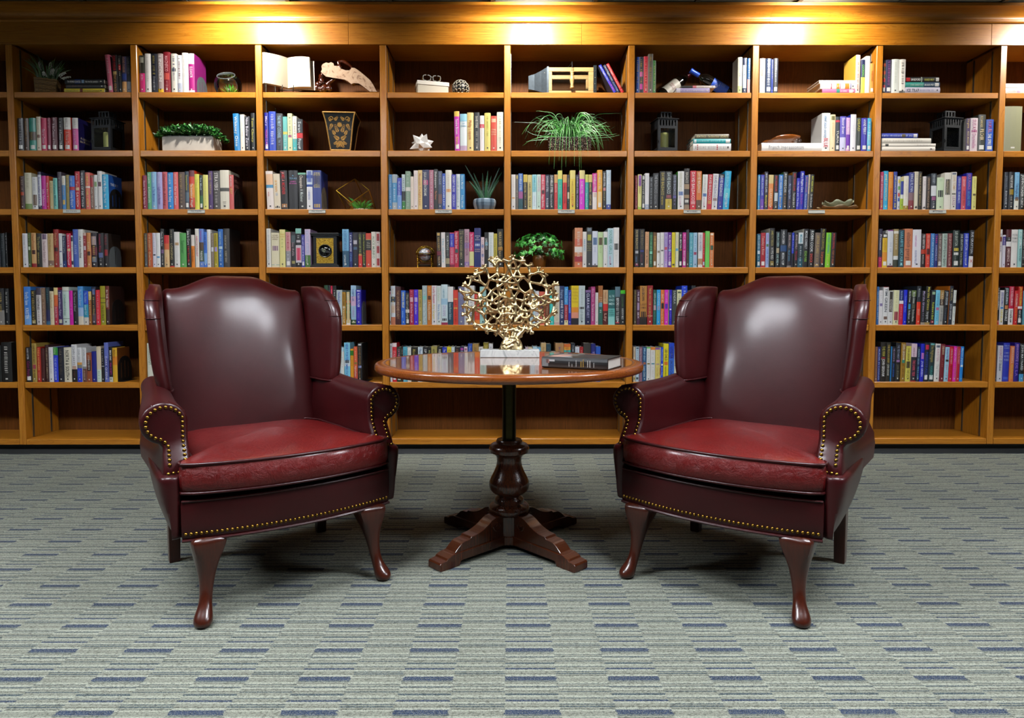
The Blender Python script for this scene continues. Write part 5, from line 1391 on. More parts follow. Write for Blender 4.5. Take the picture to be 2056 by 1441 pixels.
parse((6,9), 10.49, 1860, 670, '''
1470 1499 245 2a1418|x .1 .8 b83040
1502 1622 250 dadae2|t .04 .36 c07aa0 KOONTZ|t .4 .7 5a6a80 77 Shadow|L -10
1630 1766 195 2a38b8|h .04 .16 a8b8e8 DEAN_KOONTZ|h .2 .48 b0b8ec 3 COMPLETE_NOVELS_VOICE|p .88 .94 4a70e0|L -12
1772 1866 258 e07a44|t .04 .48 f4d0b8 DEAN KOONTZ|t .52 .92 e8c050 RELENTLESS|L -14
1870 1970 190 2a148a|t .04 .48 d0a8e8 DEAN KOONTZ|t .52 .86 a078d8 DE LA|L -14
1974 2070 205 17191c|t .03 .7 d8dcdc JOHN MAYNARD|b .8 1 4aa0d8''')
cellgap()
# lying books: cell, px x0, x1, ytop, ybottom (crop), colour, extras
def lying(cell, s, ox, oy, x0, x1, y0, y1, col, feats, z0=None, dp=.17, rot=0, lab=None, stack=None):
    Y = D+.02; zb = SZ[cell[0]-1]+.0008 if z0 is None else z0
    A = at(ox+x0/s, oy+(y0+y1)/2/s, Y); B = at(ox+x1/s, oy+(y0+y1)/2/s, Y)
    th = (at(ox+x0/s, oy+y0/s, Y).z-at(ox+x0/s, oy+y1/s, Y).z)
    L = B.x-A.x
    BOOKS.append(dict(cell=cell, col=col, feats=feats, lcol=None, rcol=None, cov=None, lying=True, w=th-.0006, h=L, x=A.x, y=Y, z=zb, dp=dp, rot=rot, area=(x1-x0)*(y1-y0)/s/s, lab=lab, px=(ox+(x0+x1)/2/s, oy+y1/s)))
    return zb+th
z = lying((1,1), K, 0, 80, 985, 1600, 752, 815, 'ecd83a', [('t', .05, .36, 'b8a020', "Sharpe's Havoc"), ('b', .39, .46, '7a2a18'), ('t', .48, .88, 'b8a020', 'Bernard Cornwell')], lab='yellow book at the bottom of the stack beside the flower basket')
z = lying((1,1), K, 0, 80, 1010, 1610, 682, 752, '1c1d20', [('x', .05, .55, '7a4a34'), ('b', .98, 1, '3a3a3c')], z, lab='dark grey book in the middle of the stack beside the flower basket')
z = lying((1,1), K, 0, 80, 992, 1598, 608, 682, '15181f', [('t', .07, .4, 'f0f0ec', 'TA-NEHISI COATES'), ('p', .43, .49, '8ab0d8'), ('t', .52, .84, 'f0f0ec', 'THE WATER DANCER'), ('b', .25, .4, '1f3a78')], z, lab='black book with white title on top of the stack beside the flower basket')
z = lying((1,6), K, 1260, 80, 745, 1255, 722, 800, 'b4a6d6', [('x', .15, .85, 'e8e4f4'), ('b', 0, .12, 'e8e4f4')], dp=.10, lab='lilac book lying flat under the wine bottles')
z = lying((1,6), K, 1260, 80, 818, 1340, 684, 722, 'e6dcd8', [('b', 0, .34, '2a2c2c'), ('b', .34, .45, 'e07a88'), ('x', .5, .8, 'c87a8a')], z, dp=.095, lab='thin black and pink book lying on the lilac book between bottles')
z = lying((1,7), K, 1510, 80, 1070, 1588, 745, 812, 'c06a94', [('b', .42, .52, '3a8a78'), ('x', .55, .72, 'f0d8e4'), ('p', .8, .9, 'f2eef0')], lab='pink book at the bottom of the stack above the wooden bowl')
z = lying((1,7), K, 1510, 80, 1040, 1582, 655, 738, 'f2e8e0', [('b', .3, .33, 'c84a60'), ('b', .46, .54, 'e89030'), ('b', .55, .57, 'd04060'), ('b', .7, .82, 'e88a38'), ('b', .85, .87, '4a3a8a')], z, lab='white book striped orange and red in the middle of the top shelf stack')
z = lying((1,7), K, 1510, 80, 1025, 1580, 602, 653, 'f6f4ee', [('x', .98, .985, 'e8e4dc')], z, lab='plain white book topmost of the stack above the wooden bowl')
z = lying((1,8), 6.946, 1760, 80, 386, 880, 672, 758, 'e2ddf0', [('t', .06, .4, '2a2e3c', 'ICE TRAP'), ('x', .44, .8, 'a8a8d0')], lab='pale lilac ICE TRAP book at the bottom of its stack')
z = lying((1,8), 6.946, 1760, 80, 392, 878, 598, 668, '3aa89c', [('b', .54, 1, '1f4a70'), ('t', .15, .52, 'a8dcc8', 'JOHN SANDFORD'), ('t', .56, .84, 'e0f0f0', 'BROKEN PREY'), ('p', .86, .97, 'f0f0ec')], z, lab='teal and navy BROKEN PREY book in the middle of its stack')
z = lying((1,8), 6.946, 1760, 80, 404, 870, 522, 596, '14161a', [('p', .01, .13, 'c81f26'), ('t', .15, .44, 'f0f0ec', 'SANDFORD'), ('b', .46, .49, 'b8ccb8'), ('t', .56, .84, 'c8c830', 'BURIED PREY'), ('p', .9, .99, 'f0f0ec')], z, lab='black SANDFORD book topmost of its stack with red corner block')
z = lying((1,9), 6.946, 1760, 80, 1792, 2200, 692, 763, 'f0eef0', [('p', .4, .5, 'd0b8e0')], lab='white book under another white book above the khaki cloth book')
z = lying((1,9), 6.946, 1760, 80, 1792, 2190, 608, 676, 'eef0f4', [('x', .05, .6, 'b8c4d8'), ('b', .9, 1, '4a70b0')], z, lab='white book with blue edge lying on a white book above the khaki cloth book')
z = lying((2,6), K, 1260, 200, 1000, 1580, 670, 788, 'f2f0ee', [('x', .05, .95, 'b8b8b4'), ('p', .1, .13, 'c84a50'), ('p', .62, .65, 'c84a50')], lab='thick white book at the bottom of the stack beside the lit lantern')
z = lying((2,6), K, 1260, 200, 1006, 1574, 596, 668, '12b4bc', [('x', .12, .8, 'a8ecec'), ('p', .02, .08, 'e8f8f8'), ('p', .87, .98, 'f2f0ec')], z, lab='turquoise book in the middle of the stack below the wine bottles')
z = lying((2,6), K, 1260, 200, 1030, 1548, 522, 594, '76705a', [('t', .05, .32, 'd8c890', 'BEATRICE'), ('t', .38, .7, 'd8c890', 'The Silver Rose'), ('t', .75, .96, 'd8c890', 'JOAN')], z, lab='olive grey The Silver Rose book topmost of its stack')
BOWLZ = lying((2,7), K, 1510, 200, 142, 1064, 660, 788, 'f6f6f4', [('t', .12, .7, 'b8b8bc', 'French Impressionism')], dp=.24, lab='large white French Impressionism book lying under the wooden bowl')
z = lying((2,8), 6.946, 1760, 200, 66, 815, 673, 738, 'f2ece0', [('x', .9, .95, 'd8ccc0')], dp=.24, lab='white book at the bottom of the stack beside the lantern, below ICE TRAP')
z = lying((2,8), 6.946, 1760, 200, 66, 822, 627, 672, 'f4eee2', [('p', .07, .13, '3a3c3c'), ('x', .65, .93, 'd0c8bc')], z, dp=.24, lab='thin white book with small dark mark, second up in the stack below ICE TRAP')
z = lying((2,8), 6.946, 1760, 200, 66, 756, 552, 626, 'f2ecde', [('x', .05, .8, 'd8d0c0')], z, dp=.22, lab='cream book under the blue book in the stack below ICE TRAP')
z = lying((2,8), 6.946, 1760, 200, 66, 572, 482, 550, '3448b8', [('x', .02, .55, 'c8d0f0'), ('p', .56, .66, '6a5a34'), ('x', .68, .85, 'c8d0f0'), ('p', .88, .98, 'eeeaf0')], z, lab='blue book topmost of the white stack beside a lantern')
# leaning trio against the lantern box
for (xt, xb, yt, col, feats, nm) in ((1465, 1712, 372, '1d2fd0', [('t', .03, .58, 'f0f0fc', 'Carol Higgins Clark'), ('t', .6, .95, 'e070d0', 'CURSED')], 'blue'),
                                     (1535, 1765, 368, '1a2248', [('t', .03, .58, 'd8dcec', 'Carol Higgins Clark'), ('t', .62, .95, '8aa0e0', 'ZAPPED')], 'navy'),
                                     (1582, 1828, 352, 'e0202a', [('t', .03, .58, 'f8e0dc', 'Carol Higgins Clark'), ('t', .6, .85, 'f0b0a8', 'JINXED')], 'red')):
    A = at(1010+xt/K, 80+yt/K, D+.02); B = at(1010+xb/K, 80+795/K, D+.02); B.z = SZ[0]
    BOOKS.append(dict(cell=(1,5), col=col, feats=feats, lcol='3a3440', rcol=None, cov=None, tilt=(A.x, A.z, B.x), w=.0175, h=math.hypot(A.x-B.x, A.z-B.z), y=D+.02, area=2500, px=(1010+xt/K, 130), lab=nm+' thin book leaning against the handled wooden box'))
# ---- choose the 300 that show largest; the rest are one object
for d in BOOKS:
    r, bay = d['cell']; x, y = d['px']
    if bay in (0, 9): d['area'] *= .6
    if r >= 5 and 285 < x < 690: d['area'] *= .35 if x < 672 else .8
    if r >= 5 and 1350 < x < 1735: d['area'] *= .3
    if r == 6 and 770 < x < 1260: d['area'] *= .28
    if r == 5 and 905 < x < 1130: d['area'] *= .6
    if d.get('lab'): d['area'] += 1e6
order = sorted(BOOKS, key=lambda d: -d['area'])
for d in order[:300]: d['solo'] = True
used = {}
def describe(d):
    if d.get('lab'): return d['lab']
    n = cname(d['col']); big = [f for f in d['feats'] if f[0] == 'b' and .1 < f[2]-f[1]]
    two = next((cname(f[3]) for f in big if cname(f[3]) != n), None)
    tag_ = n+(' and '+two if two else '')
    nb = [cname(q['col']) for q in (d.get('prev'), d.get('next')) if q]
    size = 'tall ' if d['h'] > .243 else ('short ' if d['h'] < .2 else '')
    thin = d['x1']-d['x0']
    size += 'thick ' if thin > .042 else ('thin ' if thin < .022 else '')
    st = any(f[0] == 's' for f in d['feats'])
    pl = PLACE[d['cell']]
    nbt = ('between '+nb[0]+' and '+nb[1]+' ones' if len(nb) == 2 and nb[0] != nb[1] else ('between two '+nb[0]+' ones' if len(nb) == 2 else ('beside a '+nb[0]+' one' if nb else '')))
    opts = []
    for sz in (size, ''):
        for k in (tag_, n):
            for s_ in (' with sticker' if st else '', ''):
                opts.append(' '.join(f'{sz}{k} book{s_} {nbt}, {pl}'.split()))
    opts = [o for o in opts if len(o.split()) <= 16] or [f'{n} book {nbt}, {pl}']
    for o in opts:
        if o not in used: return o
    return opts[0]
stuff = MB(); rb = random.Random(5); nsolo = 0; dups = {}
for i, d in enumerate(BOOKS):
    rnd = random.Random(i*13+1)
    if d.get('lying'):
        # spine up along x: rotate so the spine faces -y and the head points to -x
        R = Matrix(((0, 0, -1, d['h']), (0, 1, 0, 0), (1, 0, 0, d['w']/2), (0, 0, 0, 1)))
        pos = Vector((d['x'], d['y'], d['z'])); dim = (d['w'], d['h'], d['dp'])
    elif d.get('tilt'):
        ax, az, bx = d['tilt']; ang = math.atan2(ax-bx, az-SZ[0])
        R = Matrix.Rotation(ang, 4, 'Y'); pos = Vector((bx, d['y'], SZ[0]+abs(math.sin(ang))*d['w']/2+.001)); dim = (d['w'], d['h']-.012, .14)
    else:
        w_ = d['x1']-d['x0']; x = (d['x0']+d['x1'])/2+d['shift']
        ang = math.atan2(-d['shift'], d['h']); R = Matrix.Rotation(ang, 4, 'Y')
        pos = Vector((x, d['y'], d['z']+abs(math.sin(ang))*w_/2+.0003)); dim = (w_, d['h'], min(.235, d['h']*(.62+.06*rnd.random())))
        if d['cell'] == (2, 9): dim = (w_, d['h'], .2)
        if d['cell'] == (1, 6) and d['x0'] > 1.3: dim = (w_, d['h'], .1)
    cov = None
    if d['cell'] == (2, 1) and d['col'] == 'e85ab0': cov = [('A Light in', .62, .02, .014, 'd8c8a8', .09), ('the Window', .72, .015, .014, 'd8c8a8', .1)]
    if d['cell'] == (3, 2) and d['col'] == 'd8625e': cov = [('MICHAEL', .2, .012, .018, '9a6a60', .1), ('KORDA', .34, .012, .018, '9a6a60', .08)]
    if d['cell'] == (3, 1) and d['col'] == '2ab8e8': cov = [('THE SKY', .3, .02, .016, 'd0d8e0', .08)]
    if d.get('solo'):
        b = MB(); book_mesh(b, *dim, d['col'], d['feats'], rnd, d['lcol'], d['rcol'], R, cov)
        o = b.build('book', M['jacket'], recalc=False); o.location = pos
        lb = describe(d); used[lb] = used.get(lb, 0)+1
        tag(o, lb, 'book', 'books on the '+PLACE[d['cell']])
    else:
        T_ = Matrix.Translation(pos) @ R; book_mesh(stuff, *dim, d['col'], d['feats'], rnd, d['lcol'], d['rcol'], T_, cov)
o = stuff.build('shelved_books', M['jacket'], recalc=False); tag(o, 'the remaining small book spines packed in the bookcase rows', 'books', kind='stuff')
# ---- shelf labels
for k, (x0, x1, yt, yb, s_) in enumerate([(127.4, 161.3, 424.6, 431.2, 'FICTION'), (377.3, 411.3, 423.8, 430.8, 'FICTION'), (620, 653.4, 422.4, 429.6, 'FICTION'), (873.8, 907.4, 421.8, 428.8, 'FICTION'), (1120.3, 1153.8, 422, 428.8, 'FICTION'),
                                           (1372.6, 1406.6, 422.6, 429.2, 'MYSTERIES'), (1622.5, 1655.8, 424, 430.6, ''), (1865.4, 1899, 425.2, 431.8, 'MYSTERIES')]):
    Y = D+.003; A = at(x0, yb, Y); B = at(x1, yt, Y); b = MB(); hh = .021; zc_ = (SZ[2]+SB[2])/2+.004
    cx = (A.x+B.x)/2-(PX_[k+1]+PX_[k+2])/2; L = B.x-A.x
    b.box(cx-L/2, cx+L/2, 0, .0052, zc_-hh/2, zc_+hh/2, 0, 'e6e6dc'); b.box(cx-L/2, cx+L/2, -.0035, 0, zc_-hh/2, zc_-hh/2+.004, 0, 'c8c8b8')
    b.box(cx-L/2, cx+L/2, -.002, 0, zc_+hh/2-.002, zc_+hh/2, 0, 'd8d8cc')
    if s_: put_text(b, s_, lambda u, v: (cx-L*.3+u, -.0006, zc_-.003+v), L*.6, .0085, '50545c', stretch=(.4, 1.5))
    o = b.build('shelf_label', M['painted'], shelves[2, k+1], recalc=False)
# ------------------------------------------------------------------ things on the shelves
R7 = random.Random(11)
def sh(row, px, Y=.12, dy=0):                      # point on a shelf at photo column px, Y behind the front edge
    p = at(px, ROWS[row-1][0], D+Y); return Vector((p.x, D+Y, SZ[row-1]+.0004+dy))
PPM = lambda Y: F/(D+Y)                            # photo pixels per metre at depth Y
def leafquad(b, p, d, n, L, w_, c, fold=.15, m=0):
    """a pointed leaf from p along d with normal n"""
    d = d.normalized(); s = d.cross(n).normalized(); n = s.cross(d).normalized()
    q = [p, p+d*L*.35+s*w_*.5+n*fold*w_, p+d*L*.7+s*w_*.38+n*fold*w_, p+d*L, p+d*L*.7-s*w_*.38+n*fold*w_, p+d*L*.35-s*w_*.5+n*fold*w_, p+d*L*.4, p+d*L*.72]
    b.add(q, [(0, 1, 6), (1, 2, 7, 6), (2, 3, 7), (0, 6, 5), (6, 7, 4, 5), (7, 3, 4)], m, c)
def blade(b, pts, w_, c, n=5):
    P = spline(pts, n); N = len(P); vs = []; 
    for i, p in enumerate(P):
        t = (P[min(i+1, N-1)]-P[max(i-1, 0)]).normalized(); s = t.cross(Vector((.15, -1, .1))).normalized()
        ww = w_*(1-(i/(N-1))**2)*.5+.0002
        vs += [p-s*ww, p+Vector((0, .0, 0))+t.cross(s)*ww*.4, p+s*ww]
    fs = []
    for i in range(N-1):
        for k in range(2): a = i*3+k; fs.append((a, a+1, a+4, a+3))
    b.add(vs, fs, 0, c)
# --- flower basket
p = sh(1, 96, .078)
t = thing('flower_basket', p, 'tan woven basket of white bell flowers and grassy leaves on the top shelf', 'planter', math.radians(24))
b = MB(); hwb = .057
for k in range(10):
    z = .0068+k*.0088; g = hwb*(.93+.07*k/9); pts = []
    for i in range(48):
        a = i/48*4; sd = int(a); f = a-sd
        q = [(-g+2*g*f, -g), (g, -g+2*g*f), (g-2*g*f, g), (-g, g-2*g*f)][sd]
        wv = .0028*math.sin(i*math.pi/2+k*math.pi)
        l_ = math.hypot(*q); pts.append((q[0]*(1+wv/l_), q[1]*(1+wv/l_), z+.001*math.sin(i*1.7+k)))
    b.tube(pts, .0046, 5, closed=True, c=['8a6a3c', '9c7a48', '7a5c34'][k % 3])
for i in range(24):
    a = i/24*4; sd = int(a); f = a-sd; g = hwb*.965
    q = [(-g+2*g*f, -g), (g, -g+2*g*f), (g-2*g*f, g), (-g, g-2*g*f)][sd]; b.tube([(q[0], q[1], 0), (q[0]*1.03, q[1]*1.03, .088)], .003, 4, c='6a5230')
b.box(-hwb*.9, hwb*.9, -hwb*.9, hwb*.9, .0, .07, c='2a2014')
b.build('basket', M['painted'], t, smooth=1)
b = MB()
for i in range(75):
    a = R7.uniform(0, 6.28); r = R7.uniform(.0, .05); L = R7.uniform(.09, .17); o = R7.uniform(.02, .11)
    p0 = Vector((r*math.cos(a), r*math.sin(a), .07)); d = Vector((math.cos(a), math.sin(a), 0))
    blade(b, [p0, p0+d*o*.35+Vector((0, 0, L*.6)), p0+d*o+Vector((0, 0, L))], .006, R7.choice(['2f5a24', '3d6f2c', '24481c', '4a8034']), 4)
bpy.context.view_layer.update(); iw = t.matrix_world.copy(); b.v = [tuple(iw.inverted() @ Vector((max((iw @ Vector(v)).x, PX_[1]+PW/2+.010), *(iw @ Vector(v))[1:]))) for v in b.v]
tag(b.build('foliage', M['leaf'], t, smooth=2), kind='stuff')
for (dx, dy, dz, lx) in ((-.035, -.02, .125, 0), (.02, .0, .135, 0), (.03, -.04, .085, .01), (.065, -.03, .075, .035), (.075, -.02, .055, .05), (-.01, -.045, .06, 0), (.055, .01, .11, .01)):
    b = MB(); top = Vector((dx+lx, dy, .07+dz)); bas = Vector((dx*.4, dy*.4, .07)); b.tube([bas, bas.lerp(top, .5)+Vector((0, 0, .01)), top], .0012, 4, c='5a7a3a')
    for i in range(24):
        f = .5+.5*i/24; q = bas.lerp(top, f)+Vector((0, 0, .01*math.sin(f*3.14))); a = i*2.4; rr = .010*(1.25-f*.7)
        b.sphere(q+Vector((math.cos(a)*rr, math.sin(a)*rr, 0)), .0042, 6, 4, c=R7.choice(['e8ece4', 'd8e0d4', 'f2f4ee']))
    b.build('flower_spike', M['painted'], t, smooth=2)
# --- glass globe terrarium
p = sh(1, 458.5, .12)
t = thing('glass_terrarium', p, 'clear glass globe holding a green succulent and moss on the top shelf', 'terrarium')
b = MB(); rad = .083; ax = Vector((.05, -.62, .78)).normalized(); q = ax.to_track_quat('Z', 'Y').to_matrix().to_4x4(); q.translation = Vector((0, 0, rad-.008))
prof = [(1e-5, -rad)]+[(rad*math.cos(a), rad*math.sin(a)) for a in [math.radians(-88+i*(88+50)/20) for i in range(21)]]
b.lathe(prof, 36, M=q); b.v = [(x, y, max(z, .0006)) for x, y, z in b.v]; rr, rz_ = prof[-1]
rim = [q @ Vector((rr*math.cos(i/32*6.2832), rr*math.sin(i/32*6.2832), rz_)) for i in range(32)]
b.build('globe', M['glass'], t, smooth=3)
b = MB(); b.tube(rim, .0022, 6, closed=True); b.build('rim', plain('glass_edge', 'a8b4b4', .1, trans=.6), t, smooth=3)
b = MB()
for i in range(120):
    a = R7.uniform(0, 6.28); r = R7.uniform(0, .05); z = R7.uniform(.004, .022)*(1-r/.09)+.006; b.sphere(Vector((r*math.cos(a), r*math.sin(a), z)), R7.uniform(.004, .008), 6, 4, c=R7.choice(['6a8a2a', '8aa038', '56741f']))
tag(b.build('moss', M['leaf'], t, smooth=3), kind='stuff')
for i in range(26):
    b = MB(); a = i*2.4; o = .012+.0016*i; L = .065-.0012*i; d = Vector((math.cos(a)*o*1.0, math.sin(a)*o, L)); leafquad(b, Vector((math.cos(a)*.006+.012, math.sin(a)*.006, .02)), d, Vector((math.cos(a), math.sin(a), .2)), d.length, .012, R7.choice(['3fae2c', '58c838', '2f8f24']), .25); b.build('leaf', M['leaf'], t)
b = MB(); b.sphere(Vector((.052, -.02, .018)), .013, 8, 6, c='e8dcc8'); b.build('pebble', M['painted'], t, smooth=3)
# --- open book on its wire stand
t = thing('open_book', sh(1, 580, .1), 'open book with blank cream pages propped on a wire stand', 'book')
O = Vector(t.location)
cq = lambda x, y, Y, ox=510, oy=80, s=K: at(ox+x/s, oy+y/s, D+Y)-O
def sheet(b, A, B, Cc, Dd, th, bulge, n=8, c='f4ead0'):
    """curved page block: A,B top (outer, gutter), Cc,Dd bottom (outer, gutter)"""
    nr = (B-A).cross(Cc-A).normalized()
    if nr.y > 0: nr = -nr
    f, g = [], []
    for i in range(n+1):
        u = i/n; h = bulge*math.sin(math.pi*u)**.8
        f.append((A.lerp(B, u)+nr*h, Cc.lerp(Dd, u)+nr*h)); g.append((A.lerp(B, u)-nr*th, Cc.lerp(Dd, u)-nr*th))
    rings = [[f[i][0], f[i][1], g[i][1], g[i][0]] for i in range(n+1)]
    b.loft(rings, c=c)
b = MB(); sheet(b, cq(150, 188, -.03), cq(512, 275, .095), cq(150, 655, -.03), cq(520, 738, .095), .012, .012)
b.build('page_block', M['painted'], t, smooth=.6)
b = MB(); sheet(b, cq(845, 262, .085), cq(512, 275, .095), cq(868, 718, .075), cq(520, 738, .095), .018, .014); b.build('page_block', M['painted'], t, smooth=.6)
b = MB(); sheet(b, cq(132, 190, -.025), cq(520, 290, .115), cq(136, 668, -.025), cq(525, 752, .115), .003, 0, 2, 'ece4d0'); sheet(b, cq(915, 325, .112), cq(515, 300, .118), cq(932, 770, .10), cq(520, 752, .118), .003, 0, 2, 'e8e0cc'); b.build('cover', M['painted'], t)
b = MB()
for x in (430, 600): b.tube([cq(x, 795, .05), cq(x, 745, .04), cq(x+5, 690, .045)], .0025, 6); b.tube([cq(x, 752, .05), cq(x, 756, .16), cq(x, 600, .2)], .0025, 6)
b.tube([cq(160, 795, .0), cq(160, 690, .0)], .0015, 6); b.tube([cq(370, 770, .06), cq(690, 770, .06)], .003, 6); b.build('wire_stand', M['bookend_black'], t, smooth=2)
# --- polished burl slab
t = thing('driftwood_slab', sh(1, 690, .11), 'polished pale burl slab with dark knotty root base', 'ornament'); O = Vector(t.location)
poly = [(1030,400),(1050,370),(1100,345),(1140,355),(1180,340),(1215,360),(1225,395),(1290,400),(1330,440),(1400,465),(1470,465),(1490,425),(1540,430),(1610,475),(1700,550),(1780,620),(1830,700),(1870,780),(1885,793),(1770,790),(1700,735),(1640,690),(1600,665),(1530,660),(1485,675),(1440,635),(1380,605),(1290,592),(1200,578),(1100,560),(1060,525),(1020,490),(1040,450)]
cq2 = lambda x, y, Y: at(510+x/K, 80+y/K, D+Y)-O
def burl():
    k = NT('pale_burl'); f = k.noise(k.obj((1, 1, 1)), 22, 5, .6, 1.4)
    k.l(k.ramp(f, [(.32, '8a6a58'), (.45, 'd0b094'), (.6, 'dcc0a4'), (.75, 'b08c70')]), k.b.inputs['Base Color']); k.b.inputs['Roughness'].default_value = .2; k.b.inputs['Coat Weight'].default_value = .6; return k.m
M['burl'] = burl(); M['bark'] = plain('varnished_bark', '4a1c0a', .15, coat=.8, nz=.5, scale=40, bump=.5)
b = MB(); n = len(poly); 
fr = [cq2(x, y, .085) for x, y in poly]; bk_ = [cq2(x, y, .085)+Vector((.004, .035, -.002)) for x, y in poly]
b.add(fr, [tuple(range(n))], 0); b.add(fr+bk_, [(i, (i+1) % n, n+(i+1) % n, n+i) for i in range(n)]+[tuple(range(2*n-1, n-1, -1))], 1)
b.build('slab', [M['burl'], M['bark']], t, recalc=True)
b = MB()
for (x, y, Y, r) in ((985, 690, .12, .022), (1030, 560, .13, .018), (1045, 640, .12, .02), (1080, 740, .10, .024), (1160, 745, .09, .018), (960, 740, .12, .02), (1130, 690, .12, .016), (1030, 760, .1, .02)):
    b.sphere(cq2(x, y, Y)+Vector((0, 0, .0)), r, 10, 7)
for f, g in (((1040, 540), (1070, 500)), ((1010, 620), (1050, 520)), ((1120, 680), (1240, 590))): b.tube([cq2(*f, .12), cq2(*g, .105)], [.014, .010], 8)
b.tube([cq2(1290, 330, .11), cq2(1370, 330, .11), cq2(1450, 380, .11), cq2(1500, 425, .11), cq2(1470, 470, .10)], [.008, .012, .01, .008, .006], 8); b.tube([cq2(1290, 330, .11), cq2(1300, 380, .11), cq2(1330, 440, .11)], [.01, .012, .008], 8)
o = b.build('root_base', M['bark'], t, smooth=3); m_ = o.modifiers.new('blend', 'REMESH'); m_.mode = 'VOXEL'; m_.voxel_size = .004; m_.use_smooth_shade = True
# --- white box, jewelled glasses, patterned ball
p = sh(1, 867, .115); t = thing('white_box', p, 'small white lidded box under the jewelled glasses', 'box', math.radians(15))
b = MB(); b.box(-.096, .096, -.062, .062, 0, .06); b.build('body', plain('ivory_card', 'd8d0bc', .6), t, bevel=.002)
b = MB(); b.box(-.1, .1, -.066, .066, .058, .082); b.box(-.1005, .1005, -.0665, .0665, .068, .070); b.build('lid', plain('white_card', 'ece6da', .55), t, bevel=.002)
gz = Vector((p.x+.0, D+.085, p.z+.0825)); t = thing('jewelled_glasses', gz, 'rhinestone spectacles standing on the white box', 'spectacles', math.radians(14))
b = MB()
for cx in (-.031, .031):
    for i in range(34):
        a = i/34*2*math.pi; x = cx+.0235*math.copysign(abs(math.cos(a))**.55, math.cos(a)); z = .0195+.0165*math.copysign(abs(math.sin(a))**.55, math.sin(a))
        b.sphere(Vector((x, -.03+R7.uniform(-.001, .001), z)), R7.uniform(.0028, .0042), 6, 4)
for i in range(4): b.sphere(Vector((-.006+.004*i, -.03, .026)), .003, 6, 4)
b.build('frame', plain('rhinestone', 'dcdcd4', .12, .55), t, smooth=None)
for s in (-1, 1):
    b = MB(); b.tube([(s*.054, -.03, .03), (s*.054, .03, .028), (s*.052, .075, .018), (s*.051, .09, .004)], .0022, 6); b.build('temple', M['gold'], t, smooth=2)
p = sh(1, 924.8, .11); t = thing('patterned_ball', p, 'black ball with cream crescent pattern beside the white box', 'ornament')
b = MB(); rb_ = .0535; b.sphere(Vector((0, 0, rb_)), rb_, 24, 14); b.build('ball', plain('black_lacquer', '0e1012', .3), t, smooth=3)
b = MB()
for ring_ in range(-3, 4):
    la = math.radians(ring_*24); n = max(5, int(15*math.cos(la)))
    for i in range(n):
        lo = (i+.5*(ring_ % 2))/n*2*math.pi; nrm = Vector((math.cos(la)*math.cos(lo), math.cos(la)*math.sin(lo), math.sin(la))); e = Vector((-math.sin(lo), math.cos(lo), 0)); u = nrm.cross(e)
        b.tube([Vector((0, 0, rb_))+(nrm*rb_*1.0+e*.009*math.cos(a)+u*.009*math.sin(a)).normalized()*rb_*1.005 for a in [math.radians(-60+28*j) for j in range(9)]], [.001, .0018, .0022, .0026, .0026, .0026, .0022, .0018, .001], 5)
tag(b.build('crescents', plain('cream_inlay', 'd8d2bc', .35), t, smooth=2), kind='stuff')
# --- lantern lying on its side (wood, glass, metal)
p = sh(1, 1148, .12); t = thing('wooden_lantern', p+Vector((0, 0, .0008)), 'wood and metal lantern lying on its side with turned wooden handle', 'lantern'); O = Vector(t.location)
X0, X1 = at(1010+685/K, 150, D+.05).x-O.x, at(1010+1383/K, 150, D+.05).x-O.x; H = .165; dy0, dy1 = -.075, .085
M['maple'] = wood('pale_maple', 'e0be84', 'd4ac6c', 'b88a4c', axis='x', rough=.4, coat=.1)
b = MB(); q = .026
for y in (dy0, dy1-q*.7):
    b.box(X0, X1, y, y+q*.7, 0, q*.85); b.box(X0, X1, y, y+q*.7, H-q, H)
    b.box(X0, X0+q, y, y+q*.7, q*.85, H-q); b.box(X1-q*1.2, X1, y, y+q*.7, q*.85, H-q)
b.box(X0, X0+.01, dy0+q*.7, dy1-q*.7, 0, H); b.build('frame', M['maple'], t, bevel=.0015, segs=1)
b = MB(); b.box(X0+q, X1-q*1.2, dy0+.006, dy0+.008, q*.8, H-q); b.build('pane', M['glass'], t)
b = MB(); b.box(X0+q, X1-q*1.2, dy1-.01, dy1-.008, q*.8, H-q); b.build('pane', M['glass'], t)
M['zinc'] = plain('aged_zinc', '5e6a74', .38, .75, nz=.15)
b = MB(); XL = at(1010+390/K, 150, D+.07).x-O.x
rings = []
for f, g in ((0, 1.0), (.06, 1.0), (.35, .80), (.7, .60), (1, .5)):
    x = lerp(X0+.003, XL, f); h = H*g/2+(.0 if f > .05 else 0); c_ = H/2+.0005; ym = (dy0+dy1)/2; hy = (dy1-dy0)/2*g+.003
    rings.append([Vector((x, ym-hy, c_-h)), Vector((x, ym+hy, c_-h)), Vector((x, ym+hy, c_+h)), Vector((x, ym-hy, c_+h))])
rings[0] = rings[1]; b.loft(rings[1:]); b.box(X0-.006, X0+.006, dy0-.004, dy1+.004, -.0, H+.004)
b.build('metal_cap', M['zinc'], t)
b = MB(); b.box(X1-.001, X1+.019, dy0-.003, dy1+.003, 0, H+.012); b.build('metal_base', plain('grey_sheet_metal', '3c4448', .45, .7), t, bevel=.001, segs=1)
b = MB()
for k in range(4): b.sphere(Vector((X0-.014-.002*k, dy0+.006+.0, .03+.034*k)), .0035, 8, 4); b.sphere(Vector((X1+.009, dy0-.004, .025+.038*k)), .0032, 8, 4)
b.build('rivets', M['steel'], t, smooth=3)
hx = at(1010+1056/K, 150, D+.03).x-O.x; hy = dy0-.016
b = MB(); b.tube([(hx, hy, .0), (hx, hy, H+.03), (hx-.012, hy+.06, H+.022), (hx-.09, hy+.1, H+.004)], .0016, 6); b.build('bail_wire', M['dark_metal'], t, smooth=1)
